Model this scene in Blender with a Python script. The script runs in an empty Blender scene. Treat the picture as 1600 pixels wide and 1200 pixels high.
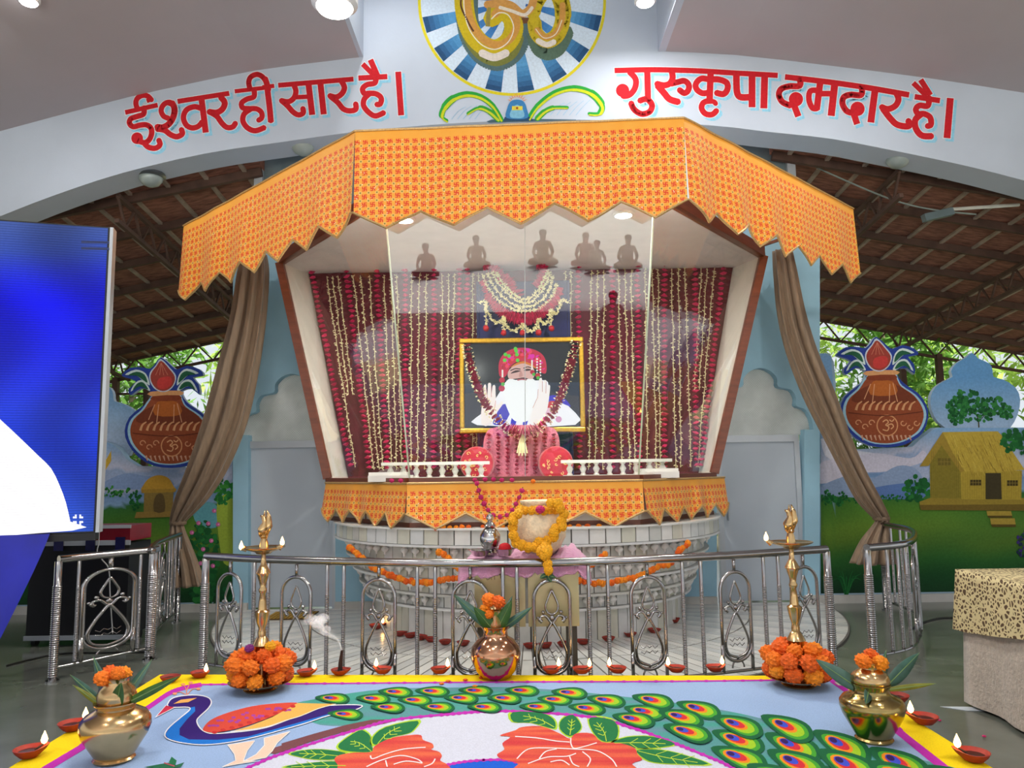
import bpy, math, random
from mathutils import Vector, Matrix
from mathutils.geometry import tessellate_polygon

# ------------------------------------------------------------------ camera
W_PX, H_PX, FPX = 1600.0, 1200.0, 1180.0
EYE = Vector((0.0, 0.0, 1.56))
PITCH, ROLL = math.radians(6.53), math.radians(0.8)
FWD = Vector((0, math.cos(PITCH), math.sin(PITCH)))
_u0 = Vector((0, -math.sin(PITCH), math.cos(PITCH)))
_r0 = Vector((1, 0, 0))
RGT = _r0 * math.cos(ROLL) - _u0 * math.sin(ROLL)
UPV = _u0 * math.cos(ROLL) + _r0 * math.sin(ROLL)

scene = bpy.context.scene
COL = scene.collection
cam_d = bpy.data.cameras.new('camera')
cam_d.sensor_fit = 'HORIZONTAL'
cam_d.sensor_width = 36.0
cam_d.lens = FPX / W_PX * 36.0
cam_d.clip_end = 200
cam = bpy.data.objects.new('camera', cam_d)
COL.objects.link(cam)
m = Matrix.Identity(4)
for i in range(3):
    m[i][0], m[i][1], m[i][2], m[i][3] = RGT[i], UPV[i], -FWD[i], EYE[i]
cam.matrix_world = m
scene.camera = cam

# ------------------------------------------------------------------ view, world, sun, hall lights
vs = scene.view_settings
vs.view_transform = 'Standard'
vs.look = 'None'
vs.gamma = 1.0
vs.use_curve_mapping = False
vs.exposure = -0.36
wd = bpy.data.worlds.new('world')
scene.world = wd
wd.use_nodes = True
_bg = wd.node_tree.nodes['Background']
_bg.inputs[0].default_value = (0.86, 0.93, 1.0, 1)
_bg.inputs[1].default_value = 1.15
sun_d = bpy.data.lights.new('sun', 'SUN')
sun_d.energy = 20.0
sun_d.angle = math.radians(12)
sun_d.color = (1.0, 0.96, 0.88)
sun = bpy.data.objects.new('sun', sun_d)
COL.objects.link(sun)
sun.rotation_euler = (math.radians(38), 0, math.radians(18))

# ------------------------------------------------------------------ pixel helpers
def ray(px, py):
    return FWD + RGT * ((px - W_PX / 2) / FPX) - UPV * ((py - H_PX / 2) / FPX)
def on_y(px, py, Y):
    d = ray(px, py)
    return EYE + d * ((Y - EYE.y) / d.y)
def on_z(px, py, Z):
    d = ray(px, py)
    return EYE + d * ((Z - EYE.z) / d.z)
def on_plane(px, py, p0, n):
    d = ray(px, py)
    return EYE + d * ((p0 - EYE).dot(n) / d.dot(n))
def crop(ox, oy, sc, pts):
    out = []
    for p in pts:
        q = (ox + p[0] / sc, oy + p[1] / sc)
        out.append(q + tuple(v / sc for v in p[2:]))
    return out
def s2l(c):
    c = c / 255.0
    return c / 12.92 if c <= 0.04045 else ((c + 0.055) / 1.055) ** 2.4
def lin(rgb):
    return (s2l(rgb[0]), s2l(rgb[1]), s2l(rgb[2]), 1.0)
def spline(pts, n=5, closed=False):
    out = []
    N = len(pts)
    if N < 3:
        return [tuple(p) for p in pts]
    rng = N if closed else N - 1
    for i in range(rng):
        if closed:
            p0, p1, p2, p3 = pts[i - 1], pts[i], pts[(i + 1) % N], pts[(i + 2) % N]
        else:
            p0, p1, p2, p3 = pts[max(i - 1, 0)], pts[i], pts[i + 1], pts[min(i + 2, N - 1)]
        for k in range(n):
            t = k / n
            out.append(tuple(0.5 * (2 * b + (c - a) * t + (2 * a - 5 * b + 4 * c - d) * t * t + (3 * b - a - 3 * c + d) * t ** 3)
                             for a, b, c, d in zip(p0, p1, p2, p3)))
    if not closed:
        out.append(tuple(pts[-1]))
    return out
RND = random.Random(7)

# ------------------------------------------------------------------ materials
MATS = {}
def _nt(name):
    mt = bpy.data.materials.new(name)
    mt.use_nodes = True
    nt = mt.node_tree
    return mt, nt, nt.nodes['Principled BSDF']
def mat(name, rgb, rough=0.6, metal=0.0, var=0.12, scale=6.0, bump=0.0, bscale=40.0, spec=0.5, sheen=0.0, stretch=None, dark=None, coat=0.0, sss=0.0):
    if name in MATS:
        return MATS[name]
    mt, nt, b = _nt(name)
    N, L = nt.nodes, nt.links
    tc = N.new('ShaderNodeTexCoord')
    src = tc.outputs['Object']
    if stretch:
        mp = N.new('ShaderNodeMapping')
        mp.inputs['Scale'].default_value = stretch
        L.new(src, mp.inputs['Vector'])
        src = mp.outputs['Vector']
    nz = N.new('ShaderNodeTexNoise')
    nz.inputs['Scale'].default_value = scale
    nz.inputs['Detail'].default_value = 5
    L.new(src, nz.inputs['Vector'])
    rp = N.new('ShaderNodeValToRGB')
    c = lin(rgb)
    lo = lin(dark) if dark else tuple(v * (1 - var) for v in c[:3]) + (1,)
    hi = tuple(min(1, v * (1 + var)) for v in c[:3]) + (1,)
    if dark:
        hi = c
    rp.color_ramp.elements[0].position = 0.3
    rp.color_ramp.elements[1].position = 0.7
    rp.color_ramp.elements[0].color = lo
    rp.color_ramp.elements[1].color = hi
    L.new(nz.outputs['Fac'], rp.inputs['Fac'])
    L.new(rp.outputs['Color'], b.inputs['Base Color'])
    b.inputs['Roughness'].default_value = rough
    b.inputs['Metallic'].default_value = metal
    b.inputs['Specular IOR Level'].default_value = spec
    if coat:
        b.inputs['Coat Weight'].default_value = coat
    if sheen:
        b.inputs['Sheen Weight'].default_value = sheen
    if bump:
        n2 = N.new('ShaderNodeTexNoise')
        n2.inputs['Scale'].default_value = bscale
        n2.inputs['Detail'].default_value = 4
        L.new(src, n2.inputs['Vector'])
        bp = N.new('ShaderNodeBump')
        bp.inputs['Strength'].default_value = bump
        bp.inputs['Distance'].default_value = 0.02
        L.new(n2.outputs['Fac'], bp.inputs['Height'])
        L.new(bp.outputs['Normal'], b.inputs['Normal'])
    MATS[name] = mt
    return mt
def paint_mat(name, emit=0.0, rough=0.85, grain=0.12, gscale=40.0, rows=None):
    if name in MATS:
        return MATS[name]
    mt, nt, b = _nt(name)
    N, L = nt.nodes, nt.links
    at = N.new('ShaderNodeVertexColor')
    at.layer_name = 'Col'
    tc = N.new('ShaderNodeTexCoord')
    nz = N.new('ShaderNodeTexNoise')
    nz.inputs['Scale'].default_value = gscale
    nz.inputs['Detail'].default_value = 6
    L.new(tc.outputs['Object'], nz.inputs['Vector'])
    mr = N.new('ShaderNodeMapRange')
    mr.inputs['From Min'].default_value = 0.3
    mr.inputs['From Max'].default_value = 0.7
    mr.inputs['To Min'].default_value = 1 - grain
    mr.inputs['To Max'].default_value = 1 + grain * 0.6
    L.new(nz.outputs['Fac'], mr.inputs['Value'])
    mx = N.new('ShaderNodeVectorMath')
    mx.operation = 'SCALE'
    L.new(at.outputs['Color'], mx.inputs[0])
    L.new(mr.outputs['Result'], mx.inputs['Scale'])
    out = mx.outputs['Vector']
    if rows:
        # fine dark rows between the rows of a light-emitting panel
        sx = N.new('ShaderNodeSeparateXYZ')
        L.new(tc.outputs['Object'], sx.inputs[0])
        fz = N.new('ShaderNodeMath'); fz.operation = 'MULTIPLY'; fz.inputs[1].default_value = rows
        L.new(sx.outputs['Z'], fz.inputs[0])
        sn = N.new('ShaderNodeMath'); sn.operation = 'SINE'
        L.new(fz.outputs[0], sn.inputs[0])
        m2 = N.new('ShaderNodeMapRange')
        m2.inputs['From Min'].default_value = -0.9
        m2.inputs['From Max'].default_value = 0.1
        m2.inputs['To Min'].default_value = 0.72
        m2.inputs['To Max'].default_value = 1.0
        L.new(sn.outputs[0], m2.inputs['Value'])
        m3 = N.new('ShaderNodeVectorMath'); m3.operation = 'SCALE'
        L.new(out, m3.inputs[0]); L.new(m2.outputs['Result'], m3.inputs['Scale'])
        out = m3.outputs['Vector']
    if emit:
        b.inputs['Base Color'].default_value = (0.01, 0.01, 0.012, 1)
        b.inputs['Roughness'].default_value = rough
        L.new(out, b.inputs['Emission Color'])
        b.inputs['Emission Strength'].default_value = emit
        b.inputs['Specular IOR Level'].default_value = 0.5 if rough < 0.3 else 0.05
    else:
        L.new(out, b.inputs['Base Color'])
        b.inputs['Roughness'].default_value = rough
        b.inputs['Specular IOR Level'].default_value = 0.25
    MATS[name] = mt
    return mt
def leaf_mat(name, rgb):
    mt = mat(name, rgb, 0.5, var=0.35, scale=2.0)
    nt = mt.node_tree; N, L = nt.nodes, nt.links
    b = N['Principled BSDF']
    tl = N.new('ShaderNodeBsdfTranslucent')
    src = b.inputs['Base Color'].links[0].from_socket
    L.new(src, tl.inputs[0])
    mx = N.new('ShaderNodeMixShader'); mx.inputs[0].default_value = 0.5
    L.new(b.outputs[0], mx.inputs[1]); L.new(tl.outputs[0], mx.inputs[2])
    L.new(mx.outputs[0], N['Material Output'].inputs['Surface'])
    return mt
def emit_mat(name, rgb, strength):
    if name in MATS:
        return MATS[name]
    mt, nt, b = _nt(name)
    b.inputs['Base Color'].default_value = (0.1, 0.1, 0.1, 1)
    b.inputs['Emission Color'].default_value = lin(rgb)
    b.inputs['Emission Strength'].default_value = strength
    MATS[name] = mt
    return mt
def glass_mat(name, tint=(0.97, 0.99, 0.98), refl=1.0):
    if name in MATS:
        return MATS[name]
    mt, nt, b = _nt(name)
    N, L = nt.nodes, nt.links
    N.remove(b)
    tr = N.new('ShaderNodeBsdfTransparent'); tr.inputs[0].default_value = tint + (1,)
    gl = N.new('ShaderNodeBsdfGlossy'); gl.inputs['Roughness'].default_value = 0.0
    gl.inputs[0].default_value = (refl, refl, refl, 1)
    fr = N.new('ShaderNodeFresnel')
    gm = N.new('ShaderNodeNewGeometry')
    io = N.new('ShaderNodeMapRange')          # same reflectance on both faces of the sheet
    io.inputs['To Min'].default_value = 1.5; io.inputs['To Max'].default_value = 1 / 1.5
    L.new(gm.outputs['Backfacing'], io.inputs['Value'])
    L.new(io.outputs['Result'], fr.inputs[0])
    mx = N.new('ShaderNodeMixShader')
    L.new(fr.outputs[0], mx.inputs[0]); L.new(tr.outputs[0], mx.inputs[1]); L.new(gl.outputs[0], mx.inputs[2])
    L.new(mx.outputs[0], N['Material Output'].inputs['Surface'])
    MATS[name] = mt
    return mt
def smoke_mat(name):
    mt, nt, b = _nt(name)
    N, L = nt.nodes, nt.links
    tr = N.new('ShaderNodeBsdfTransparent')
    d1 = N.new('ShaderNodeBsdfTranslucent'); d1.inputs[0].default_value = (0.97, 0.98, 1.0, 1)
    d2 = N.new('ShaderNodeBsdfDiffuse'); d2.inputs[0].default_value = (0.97, 0.98, 1.0, 1)
    df = N.new('ShaderNodeAddShader'); L.new(d1.outputs[0], df.inputs[0]); L.new(d2.outputs[0], df.inputs[1])
    lw = N.new('ShaderNodeLayerWeight'); lw.inputs[0].default_value = 0.35
    tc = N.new('ShaderNodeTexCoord')
    nz = N.new('ShaderNodeTexNoise'); nz.inputs['Scale'].default_value = 18
    L.new(tc.outputs['Object'], nz.inputs['Vector'])
    sb = N.new('ShaderNodeMath'); sb.operation = 'SUBTRACT'; sb.inputs[0].default_value = 1.0
    L.new(lw.outputs['Facing'], sb.inputs[1])
    mu = N.new('ShaderNodeMath'); mu.operation = 'MULTIPLY'
    L.new(sb.outputs[0], mu.inputs[0]); L.new(nz.outputs['Fac'], mu.inputs[1])
    m2 = N.new('ShaderNodeMath'); m2.operation = 'MULTIPLY'; m2.inputs[1].default_value = 0.3
    L.new(mu.outputs[0], m2.inputs[0])
    mx = N.new('ShaderNodeMixShader')
    L.new(m2.outputs[0], mx.inputs[0]); L.new(tr.outputs[0], mx.inputs[1]); L.new(df.outputs[0], mx.inputs[2])
    L.new(mx.outputs[0], N['Material Output'].inputs['Surface'])
    return mt
def motif_cloth(name, pitch, off=(0.0, 0.0), plain_top=0.0):
    """orange printed cloth: red motif in a grid, green dots between, metallic glitter; UV in metres"""
    mt, nt, b = _nt(name)
    N, L = nt.nodes, nt.links
    uv = N.new('ShaderNodeUVMap')
    sp = N.new('ShaderNodeSeparateXYZ')
    L.new(uv.outputs[0], sp.inputs[0])
    def M(op, a, bb=None, cl=False):
        n = N.new('ShaderNodeMath'); n.operation = op; n.use_clamp = cl
        for i, v in enumerate((a, bb)):
            if v is None: continue
            if isinstance(v, (int, float)): n.inputs[i].default_value = v
            else: L.new(v, n.inputs[i])
        return n.outputs[0]
    def cell(o, shift):
        a = M('ADD', M('DIVIDE', o, pitch), shift)
        return M('SUBTRACT', M('FRACT', a), 0.5)
    k = 8.4
    x = M('MULTIPLY', cell(sp.outputs[0], off[0]), k)
    y = M('MULTIPLY', cell(sp.outputs[1], off[1]), -k)
    ax, ay = M('ABSOLUTE', x), M('ABSOLUTE', y)
    inb = M('MULTIPLY', M('LESS_THAN', ax, 2.5), M('LESS_THAN', ay, 2.5))
    s = M('MAXIMUM', M('LESS_THAN', ax, 0.55), M('LESS_THAN', ay, 0.55))
    a1 = M('MULTIPLY', M('GREATER_THAN', y, 1.45), M('GREATER_THAN', x, 0.0))
    a2 = M('MULTIPLY', M('GREATER_THAN', x, 1.45), M('LESS_THAN', y, 0.0))
    a3 = M('MULTIPLY', M('LESS_THAN', y, -1.45), M('LESS_THAN', x, 0.0))
    a4 = M('MULTIPLY', M('LESS_THAN', x, -1.45), M('GREATER_THAN', y, 0.0))
    s = M('MAXIMUM', M('MAXIMUM', s, a1), M('MAXIMUM', a2, M('MAXIMUM', a3, a4)))
    s = M('MULTIPLY', s, inb)
    top = M('GREATER_THAN', sp.outputs[1], plain_top)          # uv y grows downward from the hem
    s = M('MULTIPLY', s, top)
    gx = cell(sp.outputs[0], off[0] + 0.5); gy = cell(sp.outputs[1], off[1] + 0.5)
    d2 = M('ADD', M('MULTIPLY', gx, gx), M('MULTIPLY', gy, gy))
    dot = M('MULTIPLY', M('LESS_THAN', d2, 0.008), top)
    ring = M('MULTIPLY', M('MULTIPLY', M('LESS_THAN', d2, 0.045), M('GREATER_THAN', d2, 0.02)), top)
    nz = N.new('ShaderNodeTexNoise'); nz.inputs['Scale'].default_value = 9; nz.inputs['Detail'].default_value = 4
    L.new(uv.outputs[0], nz.inputs['Vector'])
    base = N.new('ShaderNodeValToRGB')
    base.color_ramp.elements[0].color = lin((250, 160, 32)); base.color_ramp.elements[1].color = lin((252, 182, 66))
    L.new(nz.outputs['Fac'], base.inputs['Fac'])
    def mixc(f, c1, c2):
        n = N.new('ShaderNodeMix'); n.data_type = 'RGBA'
        L.new(f, n.inputs['Factor']); L.new(c1, n.inputs['A'])
        if isinstance(c2, tuple): n.inputs['B'].default_value = c2
        else: L.new(c2, n.inputs['B'])
        return n.outputs['Result']
    c = mixc(ring, base.outputs['Color'], lin((240, 190, 120)))
    c = mixc(dot, c, lin((110, 128, 48)))
    c = mixc(s, c, lin((234, 48, 10)))
    vo = N.new('ShaderNodeTexVoronoi'); vo.inputs['Scale'].default_value = 60
    L.new(uv.outputs[0], vo.inputs['Vector'])
    gl = M('MULTIPLY', M('LESS_THAN', vo.outputs['Distance'], 0.22), top)
    vw = N.new('ShaderNodeTexWhiteNoise'); vw.noise_dimensions = '3D'
    L.new(vo.outputs['Position'], vw.inputs['Vector'])
    gl = M('MULTIPLY', gl, M('GREATER_THAN', vw.outputs['Value'], 0.80))
    c = mixc(gl, c, lin((255, 250, 232)))
    L.new(c, b.inputs['Base Color'])
    gm_ = M('MULTIPLY', gl, 0.4); L.new(gm_, b.inputs['Metallic'])
    b.inputs['Roughness'].default_value = 0.55
    b.inputs['Sheen Weight'].default_value = 0.15
    MATS[name] = mt
    return mt

# ------------------------------------------------------------------ meshes and objects
WORLD_OF = {}
def wmat(o):
    return WORLD_OF.get(o.name, Matrix.Identity(4))
def link(o, parent=None):
    COL.objects.link(o)
    if parent is not None:
        o.parent = parent
        o.matrix_parent_inverse = wmat(parent).inverted()
    return o
def tag(o, label=None, cat=None, group=None, kind=None):
    if label: o['label'] = label
    if cat: o['category'] = cat
    if group: o['group'] = group
    if kind: o['kind'] = kind
    return o
def thing(name, label, cat, loc=(0, 0, 0), group=None, kind=None):
    o = bpy.data.objects.new(name, None)
    o.empty_display_size = 0.1
    o.location = loc
    COL.objects.link(o)
    WORLD_OF[o.name] = Matrix.Translation(Vector(loc))
    return tag(o, label, cat, group, kind)
def place(mesh, name, parent, loc=(0, 0, 0), rz=0.0, sc=1.0, rot=None):
    """another object on shared mesh data"""
    o = bpy.data.objects.new(name, mesh)
    o.location = loc
    o.rotation_euler = rot if rot else (0, 0, rz)
    o.scale = (sc, sc, sc) if isinstance(sc, (int, float)) else sc
    link(o, parent)
    WORLD_OF[o.name] = Matrix.LocRotScale(Vector(loc), o.rotation_euler, o.scale)
    return o
def copy_tree(root, loc=None, rz=None, sc=None, parent=None):
    c = root.copy()
    COL.objects.link(c)
    if parent is not None:
        c.parent = parent
    else:
        if loc is not None: c.location = loc
        if rz is not None: c.rotation_euler = (0, 0, rz)
        if sc is not None: c.scale = (sc, sc, sc) if isinstance(sc, (int, float)) else sc
    for ch in list(root.children):
        copy_tree(ch, parent=c)
    return c

class MB:
    def __init__(s):
        s.v, s.f, s.c, s.uv = [], [], [], []
    def add(s, verts, faces, col=None):
        o = len(s.v)
        s.v.extend([tuple(p) for p in verts])
        for f in faces:
            s.f.append(tuple(i + o for i in f))
            s.c.append(col)
        return s
    def box(s, a, b):
        x0, y0, z0 = (min(a[i], b[i]) for i in range(3))
        x1, y1, z1 = (max(a[i], b[i]) for i in range(3))
        V = [(x0, y0, z0), (x1, y0, z0), (x1, y1, z0), (x0, y1, z0), (x0, y0, z1), (x1, y0, z1), (x1, y1, z1), (x0, y1, z1)]
        return s.add(V, [(0, 3, 2, 1), (4, 5, 6, 7), (0, 1, 5, 4), (1, 2, 6, 5), (2, 3, 7, 6), (3, 0, 4, 7)])
    def hexa(s, V):
        return s.add(V, [(0, 3, 2, 1), (4, 5, 6, 7), (0, 1, 5, 4), (1, 2, 6, 5), (2, 3, 7, 6), (3, 0, 4, 7)])
    def bar(s, p, q, w, h=None, up=(0, 0, 1)):
        p, q = Vector(p), Vector(q)
        h = h or w
        d = (q - p).normalized()
        u = Vector(up)
        if abs(d.dot(u)) > 0.97: u = Vector((0, 1, 0))
        r = d.cross(u).normalized(); u = r.cross(d).normalized()
        r *= w / 2; u *= h / 2
        return s.hexa([p - r - u, p + r - u, p + r + u, p - r + u, q - r - u, q + r - u, q + r + u, q - r + u])
    def tube(s, pts, r, n=8, closed=False, cap=True):
        P = [Vector(p) for p in pts]
        N = len(P)
        if N < 2: return s
        R = r if isinstance(r, (list, tuple)) else [r] * N
        T = []
        for i in range(N):
            a = P[(i - 1) % N] if (closed or i > 0) else P[i]
            b = P[(i + 1) % N] if (closed or i < N - 1) else P[i]
            t = (b - a)
            T.append(t.normalized() if t.length > 1e-9 else Vector((0, 0, 1)))
        u = Vector((0, 0, 1)) if abs(T[0].z) < 0.9 else Vector((1, 0, 0))
        u = (u - T[0] * u.dot(T[0])).normalized()
        o = len(s.v)
        for i in range(N):
            u = (u - T[i] * u.dot(T[i]))
            u = u.normalized() if u.length > 1e-6 else T[i].orthogonal().normalized()
            w = T[i].cross(u)
            for k in range(n):
                a = 2 * math.pi * k / n
                s.v.append(tuple(P[i] + (u * math.cos(a) + w * math.sin(a)) * R[i]))
        m_ = N if closed else N - 1
        for i in range(m_):
            j = (i + 1) % N
            for k in range(n):
                k2 = (k + 1) % n
                s.f.append((o + i * n + k, o + i * n + k2, o + j * n + k2, o + j * n + k)); s.c.append(None)
        if cap and not closed:
            s.f.append(tuple(o + k for k in range(n))[::-1]); s.c.append(None)
            s.f.append(tuple(o + (N - 1) * n + k for k in range(n))); s.c.append(None)
        return s
    def lathe(s, prof, n=24, c=(0, 0, 0), sx=1.0, sy=1.0):
        o = len(s.v)
        for r, z in prof:
            for k in range(n):
                a = 2 * math.pi * k / n
                s.v.append((c[0] + r * sx * math.cos(a), c[1] + r * sy * math.sin(a), c[2] + z))
        for i in range(len(prof) - 1):
            for k in range(n):
                k2 = (k + 1) % n
                s.f.append((o + i * n + k, o + i * n + k2, o + (i + 1) * n + k2, o + (i + 1) * n + k)); s.c.append(None)
        if prof[0][0] > 1e-4:
            s.f.append(tuple(o + k for k in range(n))[::-1]); s.c.append(None)
        if prof[-1][0] > 1e-4:
            s.f.append(tuple(o + (len(prof) - 1) * n + k for k in range(n))); s.c.append(None)
        return s
    def ball(s, c, r, n=8, m_=5, rnd=None, jit=0.0):
        prof = []
        o = len(s.v)
        rx, ry, rz = (r, r, r) if isinstance(r, (int, float)) else r
        s.v.append((c[0], c[1], c[2] - rz))
        for i in range(1, m_):
            ph = math.pi * i / m_ - math.pi / 2
            for k in range(n):
                a = 2 * math.pi * (k + 0.5 * (i % 2)) / n
                j = 1 + (rnd.uniform(-jit, jit) if rnd else 0)
                s.v.append((c[0] + rx * j * math.cos(ph) * math.cos(a), c[1] + ry * j * math.cos(ph) * math.sin(a), c[2] + rz * j * math.sin(ph)))
        s.v.append((c[0], c[1], c[2] + rz))
        top = o + 1 + (m_ - 1) * n
        for k in range(n):
            k2 = (k + 1) % n
            s.f.append((o, o + 1 + k2, o + 1 + k)); s.c.append(None)
            s.f.append((top, top - n + k, top - n + k2)); s.c.append(None)
        for i in range(m_ - 2):
            for k in range(n):
                k2 = (k + 1) % n
                a = o + 1 + i * n
                s.f.append((a + k, a + k2, a + n + k2, a + n + k)); s.c.append(None)
        return s
    def slab(s, outer, holes, fn, thick):
        """flat plate: outline (+ holes) in 2D, fn -> front 3D point, thickness vector"""
        loops = [outer] + list(holes)
        flat = [p for lp in loops for p in lp]
        tri = tessellate_polygon([[Vector((p[0], p[1], 0)) for p in lp] for lp in loops])
        F = [Vector(fn(*p[:2])) for p in flat]
        n = len(F)
        o = len(s.v)
        th = Vector(thick)
        s.v.extend(tuple(p) for p in F)
        s.v.extend(tuple(p + th for p in F))
        for t in tri:
            s.f.append((o + t[0], o + t[1], o + t[2])); s.c.append(None)
            s.f.append((o + n + t[2], o + n + t[1], o + n + t[0])); s.c.append(None)
        b = 0
        for lp in loops:
            k = len(lp)
            for i in range(k):
                j = (i + 1) % k
                s.f.append((o + b + i, o + b + j, o + n + b + j, o + n + b + i)); s.c.append(None)
            b += k
        return s
    def mesh(s, name, mt=None, smooth=False):
        me = bpy.data.meshes.new(name)
        me.from_pydata(s.v, [], s.f)
        if mt: me.materials.append(mt)
        if s.uv:
            ul = me.uv_layers.new(name='UVMap')
            for lp in me.loops:
                ul.data[lp.index].uv = s.uv[lp.vertex_index]
        if smooth is not False:
            me.polygons.foreach_set('use_smooth', [True] * len(me.polygons))
            if smooth is not True:
                me.set_sharp_from_angle(angle=math.radians(smooth))
        me.update()
        return me
    def build(s, name, mt, parent=None, smooth=False):
        o = bpy.data.objects.new(name, s.mesh(name, mt, smooth))
        link(o, parent)
        return o
def fix_normals(o):
    import bmesh
    bm = bmesh.new(); bm.from_mesh(o.data)
    bmesh.ops.recalc_face_normals(bm, faces=bm.faces[:])
    bm.to_mesh(o.data); bm.free()
    return o

class Paint:
    """flat painted or strewn colour areas, each a thin layer above the last"""
    def __init__(s, fn, nrm, eps=0.0006):
        s.fn, s.n, s.eps = fn, Vector(nrm), eps
        s.v, s.f, s.c = [], [], []
        s.micro, s.lift = 1e-5, 0.0
    def _pt(s, x, y, lay):
        return tuple(Vector(s.fn(x, y)) + s.n * (s.eps * lay + s.lift + s.micro * (len(s.f) % 37)))
    def poly(s, pts, col, lay=1, smooth=0):
        P = spline([p[:2] for p in pts], smooth, True) if smooth else [tuple(p[:2]) for p in pts]
        tri = tessellate_polygon([[Vector((p[0], p[1], 0)) for p in P]])
        o = len(s.v)
        for p in P:
            s.v.append(s._pt(p[0], p[1], lay))
        cf = col if callable(col) else None
        for t in tri:
            s.f.append(tuple(o + i for i in t))
            s.c.append([lin(cf(*P[i])) for i in t] if cf else [lin(col)] * 3)
    def disc(s, x, y, rx, col, lay=1, ry=None, n=14, rot=0.0):
        ry = ry or rx
        cr, sr = math.cos(rot), math.sin(rot)
        pts = []
        for k in range(n):
            a = 2 * math.pi * k / n
            u, w = rx * math.cos(a), ry * math.sin(a)
            pts.append((x + u * cr - w * sr, y + u * sr + w * cr))
        o = len(s.v)
        s.v.extend(s._pt(p[0], p[1], lay) for p in pts)
        s.f.append(tuple(range(o, o + n))); s.c.append([lin(col)] * n)
    def stroke(s, pts, w, col, lay=1, sm=5, asp=1.0, off=(0, 0), grow=0.0, cap=False):
        P = spline([p[:2] for p in pts], sm) if sm and len(pts) > 2 else [tuple(p[:2]) for p in pts]
        N = len(P)
        if isinstance(w, (list, tuple)):
            Ws = [w[0] + (w[-1] - w[0]) * i / max(1, N - 1) for i in range(N)] if len(w) == 2 else [
                w[min(len(w) - 1, int(i / max(1, N - 1) * (len(w) - 1)))] for i in range(N)]
        else:
            Ws = [w] * N
        P = [(p[0] + off[0], p[1] + off[1]) for p in P]
        if grow and N > 1:
            for a, b in ((0, 1), (N - 1, N - 2)):
                d = math.hypot(P[a][0] - P[b][0], P[a][1] - P[b][1]) or 1
                P[a] = (P[a][0] + (P[a][0] - P[b][0]) / d * grow / 2, P[a][1] + (P[a][1] - P[b][1]) / d * grow / 2)
        for i in range(N - 1):
            (x0, y0), (x1, y1) = P[i], P[i + 1]
            dx, dy = x1 - x0, y1 - y0
            d = math.hypot(dx, dy) or 1
            nx, ny = -dy / d, dx / d
            a, b = (Ws[i] + grow) / 2, (Ws[i + 1] + grow) / 2
            o = len(s.v)
            for q in ((x0 + nx * a, y0 + ny * a * asp), (x1 + nx * b, y1 + ny * b * asp), (x1 - nx * b, y1 - ny * b * asp), (x0 - nx * a, y0 - ny * a * asp)):
                s.v.append(s._pt(q[0], q[1], lay))
            s.f.append((o, o + 1, o + 2, o + 3)); s.c.append([lin(col)] * 4)
        for i in (range(N) if cap else range(1, N - 1)):
            r = (Ws[i] + grow) / 2
            s.disc(P[i][0], P[i][1], r, col, lay, ry=r * asp, n=8)
    def grid(s, x0, y0, x1, y1, nx, ny, cf, lay=0):
        o = len(s.v)
        for j in range(ny + 1):
            for i in range(nx + 1):
                s.v.append(s._pt(x0 + (x1 - x0) * i / nx, y0 + (y1 - y0) * j / ny, lay))
        for j in range(ny):
            for i in range(nx):
                q = [(i, j), (i + 1, j), (i + 1, j + 1), (i, j + 1)]
                s.f.append(tuple(o + b * (nx + 1) + a for a, b in q))
                s.c.append([lin(cf(x0 + (x1 - x0) * a / nx, y0 + (y1 - y0) * b / ny)) for a, b in q])
    def build(s, name, mt, parent=None):
        for i, f in enumerate(s.f):          # every colour patch faces outward
            a, b, c = (Vector(s.v[k]) for k in f[:3])
            if (b - a).cross(c - a).dot(s.n) < 0:
                s.f[i] = f[::-1]; s.c[i] = s.c[i][::-1]
        me = bpy.data.meshes.new(name)
        me.from_pydata(s.v, [], s.f)
        me.materials.append(mt)
        at = me.color_attributes.new('Col', 'FLOAT_COLOR', 'CORNER')
        flat = [x for face in s.c for c in face for x in c]
        at.data.foreach_set('color', flat)
        me.update()
        o = bpy.data.objects.new(name, me)
        link(o, parent)
        return o
def lerp(a, b, t):
    return tuple(a[i] + (b[i] - a[i]) * t for i in range(len(a)))
def ramp(stops, t):
    if t <= stops[0][0]: return stops[0][1]
    for (a, ca), (b, cb) in zip(stops, stops[1:]):
        if t <= b: return lerp(ca, cb, (t - a) / (b - a))
    return stops[-1][1]
ORD = ['first', 'second', 'third', 'fourth', 'fifth', 'sixth', 'seventh', 'eighth', 'ninth', 'tenth', 'eleventh', 'twelfth',
       'thirteenth', 'fourteenth', 'fifteenth', 'sixteenth', 'seventeenth', 'eighteenth', 'nineteenth', 'twentieth']
def ordinal(i):
    if i < 20: return ORD[i]
    tens = {2: 'twenty', 3: 'thirty', 4: 'forty', 5: 'fifty', 6: 'sixty'}
    t, u = divmod(i + 1, 10)
    if u == 0: return {2: 'twentieth', 3: 'thirtieth', 4: 'fortieth', 5: 'fiftieth', 6: 'sixtieth'}[t]
    return tens[t] + '-' + ORD[u - 1]

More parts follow.
